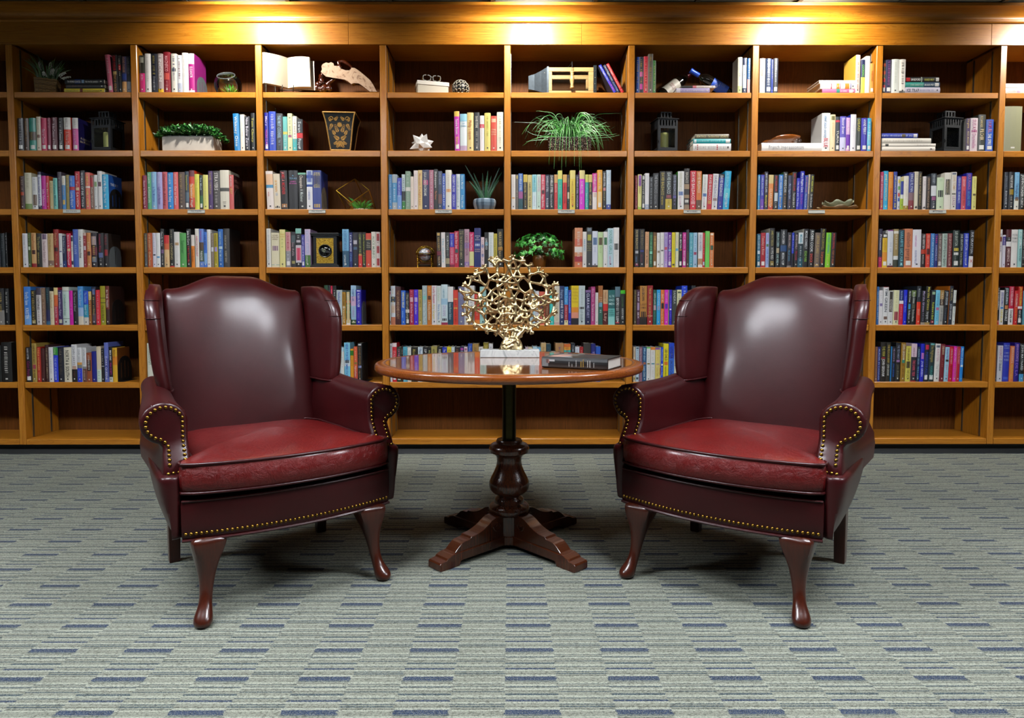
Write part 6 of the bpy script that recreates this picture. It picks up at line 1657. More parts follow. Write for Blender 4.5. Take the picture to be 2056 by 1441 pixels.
b = MB(); b.lathe([(.006, .03), (.012, .032), (.0125, .040), (.007, .043), (.0125, .047), (.0085, .055), (.0125, .072), (.014, .085), (.0125, .098), (.008, .112), (.0125, .118), (.007, .122), (.0125, .126), (.012, .132), (.006, .134)], 16, (hx, hy, 0)); b.build('handle_grip', M['maple'], t, smooth=2)
# --- wine bottles
def bottle(name, base, tip, label, gl, lab, cap, marks, rot=0):
    ax = (tip-base); L = .30; ax.normalize()
    t = thing(name, base, label, 'bottle', group=None)
    q = ax.to_track_quat('Z', 'Y').to_matrix().to_4x4()
    r = .0375
    b = MB(); b.lathe([(r*.7, .012), (r*.9, 0), (r, .006), (r, .18), (r*.96, .195), (r*.75, .212), (r*.45, .226), (.0145, .238), (.0135, .285), (.0155, .288), (.0155, .300)], 28, M=q); b.build('glass', plain('dark_bottle_glass', gl, .08, coat=.5), t, smooth=1)
    b = MB(); b.lathe([(.0148, .238), (.0152, .242), (.0150, .285), (.0166, .288), (.0166, .3015), (.002, .3015)], 20, M=q); b.build('capsule', plain('capsule_foil', cap, .35, .3), t, smooth=1)
    # label: facing the room (-y)
    zax = ax; f = Vector((0, -1, 0)); f = (f-zax*f.dot(zax)).normalized(); s = zax.cross(f)
    def P(a, z, k=1.006): return zax*z+(f*math.cos(a)+s*math.sin(a))*r*k
    b = MB(); n = 14
    vs = [P(-1.35+2.7*i/n, z) for z in (.035, .145) for i in range(n+1)]; b.add(vs, [(i, i+1, n+2+i, n+1+i) for i in range(n)], 0, lab)
    for (kind, a0, z0, sz, c, s_) in marks:
        if kind == 'o': b.add([P(a0+sz/r*math.cos(u), z0+sz*math.sin(u), 1.012) for u in [i/20*6.2832 for i in range(20)]], [tuple(range(20))], 0, c)
        if kind == 't': put_text(b, s_, lambda u, v: P(a0+(u)/r, z0+v, 1.012), sz*len(s_)*.72, sz, c)
        if kind == 'l':
            vs = [P(a0+s_*i/6/r, z, 1.012) for z in (z0, z0+sz) for i in range(7)]; b.add(vs, [(i, i+1, 8+i, 7+i) for i in range(6)], 0, c)
    b.build('label', M['painted'], t, recalc=False, smooth=3)
    return t
A0 = at(1260+505/K, 80+738/K, D+.19); A1 = at(1260+960/K, 80+515/K, D+.25); A0.z = SZ[0]+.0345
bottle('wine_bottle', A0, A1, 'dark wine bottle with white label resting on the lying books', '14100e', 'e4e0d4', '7a1430', [('t', -.55, .09, .013, 'a02848', 'POETS'), ('t', -.6, .075, .012, '8a2038', 'WINES'), ('l', -.9, .12, .0015, 'c8c0b4', .06), ('l', -.9, .055, .0015, 'c8c0b4', .06), ('l', -.9, .048, .0015, 'c8c0b4', .05)])
B0 = at(1260+1575/K, 80+752/K, D+.163); B1 = at(1260+905/K, 80+432/K, D+.158); B0.z = SZ[0]+.0345
bottle('wine_bottle', B0, B1, 'dark wine bottle with blue capsule and blue label, crossing over another bottle', '120f0c', '2f6cf8', '2c60f0', [('o', -.45, .115, .011, 'e8e8e0', None), ('t', -.2, .095, .007, 'e8ecf4', 'GALLO'), ('l', .0, .085, .0012, 'd8e0f0', .03), ('l', .0, .078, .0012, 'd8e0f0', .03), ('l', .0, .071, .0012, 'd8e0f0', .028), ('l', .0, .064, .0012, 'd8e0f0', .03)])
# --- black lanterns
def lantern(p, label, rz, wd=.128):
    t = thing('candle_lantern', p, label, 'lantern', rz, 'black candle lanterns'); h = wd/2; m = M['dark_metal']
    b = MB(); b.box(-h-.004, h+.004, -h-.004, h+.004, 0, .012); b.box(-h-.0, h+.0, -h, h, .012, .018); b.build('base', m, t, bevel=.001, segs=1)
    b = MB()
    for sx in (-1, 1):
        for sy in (-1, 1): b.box(sx*h-.007*(sx > 0)-.0*(sx < 0), sx*h+.007*(sx < 0), sy*h-.007*(sy > 0), sy*h+.007*(sy < 0), .018, .205)
    b.build('corner_posts', m, t)
    for k in range(4):
        q = Matrix.Rotation(k*math.pi/2, 4, 'Z'); b = MB(); i = h-.0065
        b.box(-i, i, -h, -h+.004, .018, .03, M=q); b.box(-i, i, -h, -h+.004, .148, .164, M=q); b.box(-i, -i+.01, -h, -h+.004, .03, .148, M=q); b.box(i-.01, i, -h, -h+.004, .03, .148, M=q)
        b.box(-i, i, -h, -h+.004, .198, .206, M=q)
        for s in range(7): x = -i+2*i*s/6; b.box(max(x-.0045, -i), min(x+.0045, i), -h, -h+.004, .164, .198, M=q)
        f = b.build('window_frame', m, t)
        b = MB(); b.box(-i+.009, i-.009, -h+.0015, -h+.003, .029, .149, M=q); b.build('pane', M['glass'], f)
        if k == 0:
            b = MB(); b.box(-i-.006, -i-.001, -h-.006, -h, .055, .075); b.tube([(-i-.004, -h-.006, .06), (-i-.004, -h-.012, .066), (-i-.004, -h-.006, .072)], .0016, 5); b.build('latch', m, f)
    b = MB(); r1 = h+.007; r2 = .036
    b.loft([[Vector((-r1, -r1, .206)), Vector((r1, -r1, .206)), Vector((r1, r1, .206)), Vector((-r1, r1, .206))], [Vector((-r1, -r1, .209)), Vector((r1, -r1, .209)), Vector((r1, r1, .209)), Vector((-r1, r1, .209))], [Vector((-r2, -r2, .222)), Vector((r2, -r2, .222)), Vector((r2, r2, .222)), Vector((-r2, r2, .222))]]); b.build('roof', m, t)
    b = MB()
    for k in range(4):
        q = Matrix.Rotation(k*math.pi/2, 4, 'Z'); i = .031
        for s in range(4): x = -i+2*i*s/3; b.box(x-.0045, x+.0045, -i-.003, -i, .22, .25, M=q)
    b.box(-.035, .035, -.035, .035, .25, .257); b.box(-.034, .034, -.034, .034, .219, .223); b.build('chimney', m, t)
    b = MB(); b.tube([(-.05, 0, .212), (-.046, -.03, .216), (0, -.05, .219), (.046, -.03, .216), (.05, 0, .212)], .0018, 6); b.build('carry_ring', m, t, smooth=2)
    c = thing('pillar_candle', Vector(p)+Vector((0, 0, .0184)), 'pale yellow pillar candle inside the '+label.split(' lantern')[0]+' lantern '+label.split('lantern ')[1], 'candle', rz, 'pillar candles')
    b = MB(); b.lathe([(.027, 0), (.0275, .002), (.0275, .110), (.026, .113), (.016, .110), (1e-5, .108)], 24); b.build('wax', M['candle'], c, smooth=1)
    b = MB(); b.tube([(0, 0, .107), (.001, 0, .12)], .001, 5); b.build('wick', M['black'], c)
    return t
lantern(sh(2, 218, .11), 'black metal lantern below the flower basket', math.radians(-6))
lantern(sh(2, 1333, .11), 'black metal lantern below the wine bottles', math.radians(8))
lantern(sh(2, 1897, .085), 'black metal lantern beside the blue-white stack', math.radians(9), .12)
# --- boxwood planter
p = sh(2, 260+965/K, .105); t = thing('boxwood_planter', p, 'white rectangular planter of clipped green boxwood leaves', 'planter')
b = MB(); b.box(-.16, .16, -.062, .062, 0, .094); b.build('trough', plain('whitewashed_wood', 'ded6ca', .6, nz=.08, scale=25), t, bevel=.0015, segs=1)
b = MB(); b.box(-.15, .15, -.055, .055, .0945, .10, c='1a2a14')
for i in range(1500):
    x = R7.uniform(-.185, .185); y = R7.uniform(-.085, .085); z = .095+.075*math.sqrt(max(0, 1-(x/.21)**2))*math.sqrt(max(0, 1-(y/.1)**2))*R7.uniform(.25, 1.0)
    if abs(x) > .16: z -= .02
    d = Vector((x*1.0+R7.uniform(-.22, .22), y*1.4-.05+R7.uniform(-.2, .2), .06+R7.uniform(-.1, .14)))
    leafquad(b, Vector((x, y, z)), d, Vector((R7.uniform(-.6, .6), R7.uniform(-1, .4), .8)), R7.uniform(.022, .034), R7.uniform(.011, .016), R7.choice(['2a7030', '388a38', '4ca848', '1f5a24', '64be5a']))
tag(b.build('foliage', M['leaf'], t, recalc=False), kind='stuff')
# --- black and gold cachepot
p = sh(2, 510+1352/K, .115); t = thing('cachepot', p, 'black flared square cachepot with gold leaf ornament', 'pot', math.radians(3))
M['black_tole'] = plain('black_tole', '101412', .4)
M['gilt'] = plain('antique_gilt', 'd8a450', .4, .35, nz=.25, scale=90)
zz = [(0, .060), (.04, .066), (.09, .0725), (.14, .079), (.18, .086), (.205, .0925), (.225, .0985)]
b = MB(); ring_ = lambda h, z: [Vector((-h, -h, z)), Vector((h, -h, z)), Vector((h, h, z)), Vector((-h, h, z))]
b.loft([ring_(h, z+.012) for z, h in zz], cap1=False); b.loft([ring_(h-.004, z+.012) for z, h in zz[2:]], cap0=True, cap1=False); b.build('body', M['black_tole'], t)
b = MB()
for sx in (-1, 1):
    for sy in (-1, 1): b.tube([(sx*h, sy*h, z+.012) for z, h in zz], .0042, 6)
b.tube([(x.x, x.y, x.z) for x in ring_(.0985, .237)]+[], .0042, 6, closed=True); b.tube(ring_(.060, .014), .0042, 6, closed=True)
for sx in (-1, 1):
    for sy in (-1, 1): b.sphere(Vector((sx*.05, sy*.05, .0065)), .0065, 8, 6)
b.build('gold_trim', M['gilt'], t, smooth=1)
b = MB()
def fy(z): return -interp(zz, z-.012)[0]-.0008
def gleaf(x, z, ang, L, w_, n=5):
    for s in (1, -1):
        d = Vector((math.sin(ang)*s, 0, math.cos(ang)))
        for k in range(n):
            f = k/(n-1); q = Vector((x*s, 0, z))+d*L*f*.7
            for sd in (-1, 1):
                e = Vector((d.x*math.cos(.7*sd)-d.z*math.sin(.7*sd), 0, d.x*math.sin(.7*sd)+d.z*math.cos(.7*sd)))
                L2 = w_*(1-.5*f); pr = Vector((-e.z, 0, e.x)); P_ = [q, q+e*L2*.5+pr*L2*.2, q+e*L2, q+e*L2*.5-pr*L2*.2]
                b.add([Vector((v.x, fy(v.z), v.z)) for v in P_], [(0, 1, 2, 3)])
for a in ((.004, .058, 2.6, .04, .020), (.012, .06, 1.9, .035, .018), (.006, .075, .9, .045, .022), (.03, .105, .5, .035, .018), (.012, .12, .35, .06, .02), (.0, .15, .15, .03, .022), (.045, .17, 2.7, .05, .018), (.05, .185, .6, .03, .016), (.03, .19, -.8, .035, .016), (.004, .07, 3.1, .045, .016)): gleaf(*a)
for s in (1, -1):
    P_ = []
    for i in range(22): th = i/21*4.5; rr = .016*(1-i/30); P_.append(Vector((s*(.047+rr*math.cos(th)), 0, .198+rr*math.sin(th))))
    b.tube([Vector((v.x, fy(v.z), v.z)) for v in P_], .0022, 5)
b.build('gold_ornament', M['gilt'], t)
b = MB()
for i in range(150):
    a = R7.uniform(0, 6.28); r = R7.uniform(0, .075); q = Vector((r*math.cos(a), r*math.sin(a), .21)); d = Vector((R7.uniform(-.5, .5), R7.uniform(-.5, .5), 1)); leafquad(b, q, d, Vector((0, -1, .2)), R7.uniform(.02, .05), .007, R7.choice(['2a5a24', '1c4018', '3a7a30']))
tag(b.build('moss_tuft', M['leaf'], t, recalc=False), kind='stuff')
# --- white star
p = sh(2, 760+662/K, .09); t = thing('star_ornament', p, 'white faceted many-pointed ceramic star', 'ornament')
phi = (1+5**.5)/2
ico = [Vector(v).normalized() for v in [(-1, phi, 0), (1, phi, 0), (-1, -phi, 0), (1, -phi, 0), (0, -1, phi), (0, 1, phi), (0, -1, -phi), (0, 1, -phi), (phi, 0, -1), (phi, 0, 1), (-phi, 0, -1), (-phi, 0, 1)]]
fc = [(0,11,5),(0,5,1),(0,1,7),(0,7,10),(0,10,11),(1,5,9),(5,11,4),(11,10,2),(10,7,6),(7,1,8),(3,9,4),(3,4,2),(3,2,6),(3,6,8),(3,8,9),(4,9,5),(2,4,11),(6,2,10),(8,6,7),(9,8,1)]
cen = [((ico[a]+ico[b_]+ico[c_])/3).normalized() for a, b_, c_ in fc]
tgt = Vector((-.06, -1, -.12)).normalized(); q_ = ico[0].rotation_difference(tgt).to_matrix(); n_ = q_ @ ico[11]
Q = Matrix.Rotation(math.radians(57)-math.atan2(n_.z, n_.x), 3, Vector((0, -1, 0))) @ q_
b = MB(); RR = .084
for vi, v in enumerate(ico):
    nb = [i for i, f in enumerate(fc) if vi in f]
    u = v.orthogonal().normalized(); w2 = v.cross(u); nb.sort(key=lambda i: math.atan2((cen[i]).dot(w2), cen[i].dot(u)))
    base = [Q @ (cen[i]*RR*.54) for i in nb]; b.add([Q @ (v*RR)]+base, [(0, 1+k, 1+(k+1) % 5) for k in range(5)])
b.v = [(x, y, max(z+.053, 0)) for x, y, z in b.v]; b.build('star', plain('white_bisque', 'fcfaf6', .5), t)
# --- grass plant
p = sh(2, 1010+1012/K, .10); t = thing('grass_plant', p, 'spiky green grass plant trailing from a pebble-covered rectangular pot', 'plant')
b = MB(); b.box(-.132, .132, -.05, .05, .001, .09, c='2c221a'); b.box(-.136, .136, -.054, .054, .088, .094, c='5a5a52')
for i in range(26):
    for j in range(9):
        x = -.130+.0104*i+R7.uniform(-.002, .002)+(.005 if j % 2 else 0); z = .005+.0098*j+R7.uniform(-.002, .002)
        if abs(x) < .132: b.sphere(Vector((x, -.05, z)), R7.uniform(.0042, .0062), 6, 4, c=R7.choice(['5a4636', '3c2c20', '6e5a48', '8a7660', '4a3426', '2e2018']))
b.v = [(x, y, max(z, .0008)) for x, y, z in b.v]; b.build('pebble_pot', M['painted'], t, smooth=3)
b = MB()
for i in range(190):
    a = R7.uniform(0, 6.2832); r0 = R7.uniform(0, .04); p0 = Vector((r0*math.cos(a)*2.2, r0*math.sin(a)*.8, .09))
    sp = R7.uniform(.06, .27); up = R7.uniform(.0, .15); dr = R7.uniform(-.10, .07)
    dx, dy = math.cos(a), math.sin(a)*.55
    if dy > 0: dy *= .5
    p1 = p0+Vector((dx*sp*.35, dy*sp*.35, up)); p2 = p0+Vector((dx*sp*.75, dy*sp*.7, up*1.0+dr*.3)); p3 = p0+Vector((dx*sp, dy*sp, up*.7+dr))
    for q in (p1, p2, p3):
        q.y = min(q.y, .15); q.y = max(q.y, -.2)
        if q.z < .01 and q.y > -.11: q.z = .01+R7.uniform(0, .01)
    blade(b, [p0, p1, p2, p3], R7.uniform(.003, .0048), R7.choice(['3f9a34', '2f7a2a', '57b246', '78c46a', '246020', '8fd08a']))
for (x1, zlow) in ((-.13, -.09), (-.10, -.12), (-.07, -.07), (-.055, -.13), (-.03, -.11), (-.012, -.02), (.02, -.10), (.05, -.16), (.06, -.12), (.10, -.04), (.16, -.02), (.19, .0), (.17, -.05)):
    p0 = Vector((x1*.3, -.02, .09)); blade(b, [p0, Vector((x1*.6, -.07, .15+R7.uniform(-.02, .02))), Vector((x1*.92, -.125, .09)), Vector((x1*1.05, -.128, zlow))], .0046, R7.choice(['6cc060', '84cc7c', '57b246']))
for i in range(90):
    a = R7.uniform(0, 6.2832); p0 = Vector((R7.uniform(-.06, .06), R7.uniform(-.03, .03), .09)); o_ = R7.uniform(.01, .10); u_ = R7.uniform(.04, .13)
    blade(b, [p0, p0+Vector((math.cos(a)*o_*.4, math.sin(a)*o_*.25, u_)), p0+Vector((math.cos(a)*o_, math.sin(a)*o_*.5, u_*R7.uniform(.5, 1.2)))], .004, R7.choice(['3f9a34', '2f7a2a', '57b246', '246020']))
for (x1, y1, z1) in ((.02, 0, .25), (.05, .02, .23), (-.04, .05, .2), (.09, -.02, .19), (.13, -.03, .2), (-.08, .03, .2)): blade(b, [Vector((0, 0, .09)), Vector((x1*.4, y1*.5, .17)), Vector((x1, y1, z1))], .004, '3f8a34')
b.v = [(x, y, max(z, .002) if y > -.104 else z) for x, y, z in b.v]
tag(b.build('grass_blades', M['leaf'], t, recalc=False, smooth=2), kind='stuff')
# --- wooden bowl on the white book
q = at(1510+450/K, 285, D+.12); t = thing('wooden_bowl', (q.x, D+.125, BOWLZ+.0006), 'polished brown live-edge wooden bowl lying on a white book', 'bowl', math.radians(5))
b = MB(); N = 40; rings = []
for f, zf in ((.35, 0), (.45, 0), (.72, .22), (.9, .5), (1.0, .85), (1.01, 1.0), (.95, .98), (.8, .6), (.5, .28), (.1, .2)):
    rr = []
    for i in range(N):
        a = i/N*6.2832; edge = .060+.010*math.cos(a-.4)+.004*math.sin(3*a)-.022*sstep(.45, 1, -math.cos(a))
        rr.append(Vector((.118*f*math.cos(a)*(1+.05*math.cos(2*a)), .075*f*math.sin(a), zf*edge)))
    rings.append(rr)
b.loft(rings); b.build('bowl', wood('koa_wood', 'a86224', '8a4a16', '5a2a0c', axis='x', rough=.2, coat=.8), t, smooth=2)
b = MB(); b.lathe([(.017, .001), (.019, .004), (.012, .006), (1e-5, .002)], 16, M=Matrix.Translation((.082, -.062, .026)) @ Matrix.Rotation(math.radians(70), 4, 'X') @ Matrix.Scale(.75, 4, (0, 1, 0))); b.build('knot', plain('dark_knot', '2a140a', .3, coat=.6), t, smooth=2)
# --- leaf dish
p = sh(3, 1510+1312/K, .10); t = thing('leaf_dish', p, 'sage green ceramic leaf dish with wavy rim on a tan saucer', 'dish')
def wavy(rx, ry, h, seed, z0, foot, col1, col2, nm, tip):
    b = MB(); N = 56; rings = []
    for f, zf in ((.2, 0), (foot, 0.02), (.7, .35), (.88, .7), (1.0, 1.0), (.985, 1.03), (.86, .74), (.66, .38), (.3, .12)):
        rr = []
        for i in range(N):
            a = i/N*6.2832; wv = 1+.05*math.sin(7*a+seed)*f+.04*math.sin(11*a)*f; ez = h*(1+.22*math.sin(7*a+seed+1)*f+0.25*math.cos(a)*tip)
            rr.append(Vector((rx*f*wv*math.cos(a), ry*f*wv*math.sin(a), z0+zf*ez)))
        rings.append(rr)
    b.loft(rings); return b.build(nm, plain(nm+'_glaze', col1, .35, nz=.12, scale=20), t, smooth=2)
wavy(.122, .085, .026, .4, 0, .45, 'b8a27c', 'c8b890', 'saucer', .15); wavy(.097, .068, .042, 1.7, .016, .35, 'b4ba98', 'b8bc9c', 'bowl', .25)
# --- gold framed glass terrarium
p = sh(3, 510+1540/K, .12); t = thing('gold_terrarium', p, 'gold framed glass cube terrarium tipped on its corner with green fern', 'terrarium'); O = Vector(t.location)
cq3 = lambda x, y, Y: at(510+x/K, 320+y/K, D+Y)-O
Fv = [cq3(1258, 475, .05), cq3(1540, 297, .10), cq3(1758, 468, .07), cq3(1482, 660, .02)]
Bv = [Vector((Fv[0].x+.035, .06, .012)), Fv[1]+Vector((.025, .1, -.085)), Vector((Fv[2].x+.022, .06, .016)), Vector((Fv[3].x+.008, -.08, .003))]
es = [(Fv[0], Fv[1]), (Fv[1], Fv[2]), (Fv[2], Fv[3]), (Fv[3], Fv[0]), (Fv[0], Bv[0]), (Fv[1], Bv[1]), (Fv[2], Bv[2]), (Fv[3], Bv[3]), (Bv[0], Bv[1]), (Bv[1], Bv[2]), (Bv[2], Bv[3]), (Bv[3], Bv[0])]
b = MB()
for e in es: b.tube(e, .0027, 6)
b.build('gold_frame', M['gold'], t)
for f in ((Fv[0], Fv[3], Bv[3], Bv[0]), (Fv[3], Fv[2], Bv[2], Bv[3])):
    b = MB(); b.add(f, [(0, 1, 2, 3)]); b.build('pane', M['glass'], t)
cx = (Fv[3].x+Fv[2].x)/2+.005
b = MB()
for i in range(160):
    a = R7.uniform(0, 6.28); r = R7.uniform(0, .045); b.sphere(Vector((cx-.02+r*math.cos(a), .02+r*math.sin(a)*.9, R7.uniform(.006, .016))), R7.uniform(.004, .007), 6, 4, c=R7.choice(['e0d8c4', 'c8bca4', 'f0ead8']))
tag(b.build('gravel', M['painted'], t, smooth=3), kind='stuff')
b = MB()
for i in range(90):
    a = R7.uniform(0, 6.28); L = R7.uniform(.045, .095); d = Vector((math.cos(a)*.9, math.sin(a)*.6, R7.uniform(.3, 1.1))); p0 = Vector((cx-.015+R7.uniform(-.015, .02), .02, .012))
    blade(b, [p0, p0+d*L*.55, p0+d*L+Vector((0, 0, -.012))], .008, R7.choice(['3fd040', '2fb034', '58e850', '208a26']), 3)
tag(b.build('fern', M['leaf'], t, recalc=False, smooth=2), kind='stuff')
# --- aloe
p = sh(3, 760+1622/K, .10); t = thing('aloe_plant', p, 'spiky aloe in a blue-white ribbed pot', 'plant')
b = MB(); N = 48; rings = []
for r, z in ((.052, 0), (.062, .008), (.07, .03), (.0735, .05), (.072, .066), (.066, .074), (.06, .075), (.058, .068)):
    rings.append([Vector((r*(1+.035*math.sin(i/N*6.2832*24))*math.cos(i/N*6.2832), r*(1+.035*math.sin(i/N*6.2832*24))*math.sin(i/N*6.2832), z)) for i in range(N)])
n = N
for k in range(len(rings)-1):
    for i in range(n):
        j = (i+1) % n; sd = random.Random(i//2*7).random(); b.add([rings[k][i], rings[k][j], rings[k+1][j], rings[k+1][i]], [(0, 1, 2, 3)], 0, 'c8d4d8' if sd < .45 else ('7a94a8' if sd < .75 else '4a6478'))
b.add([Vector((.055*math.cos(i/24*6.2832), .055*math.sin(i/24*6.2832), .068)) for i in range(24)], [tuple(range(24))], 0, '3a3024')
b.build('ribbed_pot', M['painted'], t, weld=.0001)
cq4 = lambda x, y, Y: at(760+x/K, 320+y/K, D+Y)-p
for (x, y, Y, bx) in ((1325, 88, .06, -.008), (1850, 125, .09, .012), (1672, 170, .06, .004), (1590, 205, .13, -.004), (1455, 205, .13, -.006), (1385, 330, .05, -.012), (1845, 310, .10, .014), (1725, 245, .12, .008), (1890, 190, .15, .01)):
    tip = cq4(x, y, Y); b = MB(); b0 = Vector((bx, 0, .066)); mid = b0.lerp(tip, .5)+Vector((0, -.006, .006)); P_ = spline([b0, mid, tip], 6); N_ = len(P_); rings = []
    for i, q in enumerate(P_):
        u = i/(N_-1); w_ = .0105*(1-u)**.75+.0006; d = (tip-b0).normalized(); s = d.cross(Vector((0, -1, 0))).normalized(); n_ = s.cross(d)
        rings.append([q-s*w_, q-s*w_*.5+n_*w_*.5, q+s*w_*.5+n_*w_*.5, q+s*w_, q-n_*w_*.3])
    b.loft(rings, c=R7.choice(['2f6a44', '25583a', '3f7e54'])); 
    for i in range(2, N_-2):
        q = rings[i]
        for e in (0, 3): b.add([q[e]+Vector((0, 0, .002)), q[e]-Vector((0, 0, .002)), q[e]+(q[e]-q[1 if e else 2])*.22], [(0, 1, 2)], 0, '8ab090')
    b.build('leaf', M['leaf'], t, smooth=1)
# --- mantel clock
p = sh(4, 510+1112/K, .064); t = thing('mantel_clock', p, 'black mantel clock with gold filigree front and round dial', 'clock')
kb = plain('ebonised_wood', '14181a', .35, coat=.3); sc = 1/K/PPM(.06)
b = MB(); b.box(-216*sc, 216*sc, -.05, .05, 0, .010); b.box(-205*sc, 205*sc, -.044, .046, .010, .017); b.box(-180*sc, 180*sc, -.040, .044, .017, .024); b.box(-178*sc, 178*sc, -.034, .040, .024, .196)
b.box(-215*sc, 215*sc, -.040, .046, .196, .205); b.box(-216*sc, 216*sc, -.046, .05, .205, .215); b.build('case', kb, t, bevel=.0015)
gm = NT('gold_filigree'); f_ = gm.noise(gm.obj(), 240, 3, .7); gm.l(gm.ramp(f_, [(.35, '5a4208'), (.5, 'c89c20'), (.65, 'f0d050')]), gm.b.inputs['Base Color']); gm.b.inputs['Metallic'].default_value = .7; gm.b.inputs['Roughness'].default_value = .35; gm.bump(f_, .8, .002)
b = MB(); b.box(-128*sc, 128*sc, -.0365, -.033, .026, .182); b.build('filigree_panel', gm.m, t)
dz = .103; qf = Matrix.Translation((4*sc, -.037, dz)) @ Matrix.Rotation(math.pi/2, 4, 'X')
b = MB(); b.lathe([(.041, 0), (.041, .006), (.038, .009), (.035, .007), (.035, .001)], 40, M=qf, caps=False); b.build('bezel', kb, t, smooth=.8)
b = MB(); b.lathe([(.0355, .0), (.0355, .002), (1e-5, .002)], 40, M=qf); d_ = b.build('dial', plain('dial_enamel', 'b8bc9c', .4), t)
b = MB()
for i in range(12):
    a = i/12*6.2832; c_ = Vector((math.sin(a), math.cos(a))); s_ = Vector((c_.y, -c_.x))
    for o_ in ((-.0016, .0016) if i % 3 else (-.0026, 0, .0026)):
        q0 = c_*.025+s_*o_; q1 = c_*.0315+s_*o_; b.add([qf @ Vector((v.x, v.y, .0024)) for v in (q0-s_*.0006, q0+s_*.0006, q1+s_*.0006, q1-s_*.0006)], [(0, 1, 2, 3)])
b.build('numerals', M['black'], d_)
b = MB()
for a, L, w_ in ((math.radians(-52), .016, .0014), (math.radians(-57), .026, .0010)):
    c_ = Vector((math.sin(a), math.cos(a))); s_ = Vector((c_.y, -c_.x)); b.add([qf @ Vector((v.x, v.y, .003)) for v in (-s_*w_-c_*.005, s_*w_-c_*.005, c_*L)], [(0, 1, 2)])
b.lathe([(.003, .002), (.003, .004), (1e-5, .0045)], 12, M=qf); b.build('hands', M['black'], d_)
b = MB(); b.lathe([(.036, .004), (.030, .009), (.018, .0125), (1e-5, .0135)], 32, M=qf); b.build('crystal', M['glass'], t, smooth=3)
# --- brass globe
p = sh(4, 760+716/K, .09); t = thing('brass_globe', p, 'small world globe in a brass meridian stand with beaded legs', 'globe')
b = MB(); gr = .0425; gzc = .083
b.sphere(Vector((0, 0, gzc)), gr, 32, 20)
gk = NT('antique_globe_map'); f_ = gk.noise(gk.obj(), 26, 5, .6, .6); sx_ = gk.n('ShaderNodeSeparateXYZ'); gk.l(gk.obj(), sx_.inputs[0])
gk.l(gk.ramp(f_, [(.42, 'c8ccd0'), (.5, '8a8ea0'), (.54, 'a87868'), (.62, '8a5a50'), (.7, 'b89a80')]), gk.b.inputs['Base Color']); gk.b.inputs['Roughness'].default_value = .25
b.build('sphere', gk.m, t, smooth=3)
b = MB(); rg = .057
ring_p = [(rg*math.cos(i/36*6.2832), rg*math.sin(i/36*6.2832), gzc+.004) for i in range(36)]; rings = []
for i in range(37): a = i/36*6.2832; c_, s_ = math.cos(a), math.sin(a); rings.append([Vector((rr*c_, rr*s_, gzc+z_)) for rr, z_ in ((.0465, .001), (.0615, .001), (.0615, .006), (.0465, .006))])
b.loft(rings, cap0=False, cap1=False); b.build('horizon_ring', M['gold'], t, smooth=.6)
b = MB(); b.tube([(.047*math.cos(a), 0, gzc+.047*math.sin(a)) for a in [i/36*6.2832 for i in range(36)]], .0028, 6, closed=True)
b.tube([(.058*math.cos(a), .004, gzc+.058*math.sin(a)*.95) for a in [math.radians(10*i) for i in range(19)]], .0032, 6); b.build('meridian', M['gold'], t, smooth=3)
for sx in (-1, 1):
    for sy in (-1, 1):
        b = MB(); b.lathe([(.004, 0), (.005, .004)]+[(r, .006+.009*k+z) for k in range(8) for r, z in ((.0028, 0), (.0052, .003), (.0052, .006), (.0028, .009))]+[(.003, .084)], 10, (sx*.044, sy*.036, 0)); b.build('leg', M['gold'], t, smooth=2)
b = MB(); b.box(-.046, .046, -.038, .038, .014, .018); b.build('lower_shelf', M['dark_metal'], t, bevel=.001, segs=1)
# --- ivy
p = sh(4, 1010+555/K, .12); t = thing('ivy_plant', p, 'bushy green ivy in a golden brown pot', 'plant')
b = MB(); b.lathe([(.034, 0), (.038, .004), (.046, .05), (.048, .075), (.044, .08), (.040, .07), (1e-5, .066)], 28); b.build('pot', plain('amber_pot', '7a4a14', .35, nz=.3, scale=30), t, smooth=.8)
star = []
for i in range(10):
    a = i/10*6.2832; r = [1.0, .42, .72, .36, .55, .30, .55, .36, .72, .42][i]; star.append((r*math.cos(a), r*math.sin(a)))
ivm = []
for c in ('48c040', '5cd850', '2f9430', '80e870', '1f6e24'):
    b = MB(); b.add([(0, 0, .12)]+[(x, y, -.12*abs(y)) for x, y in star], [(0, 1+k, 1+(k+1) % 10) for k in range(10)], 0, c); ivm.append(b.mesh('leaf', M['leaf'], recalc=False))
b = MB()
for i in range(40):
    a = R7.uniform(0, 6.28); e = R7.uniform(-.2, 1.4); d = Vector((math.cos(a)*math.cos(e), math.sin(a)*math.cos(e)*.7, math.sin(e))); b.tube([(0, 0, .075), Vector((0, 0, .1))+d*.06, Vector((0, 0, .09))+d*.12-Vector((0, 0, .02))], .0012, 4)
b.build('stems', plain('ivy_stem', '3a4a1c', .6), t)
cz_ = .128
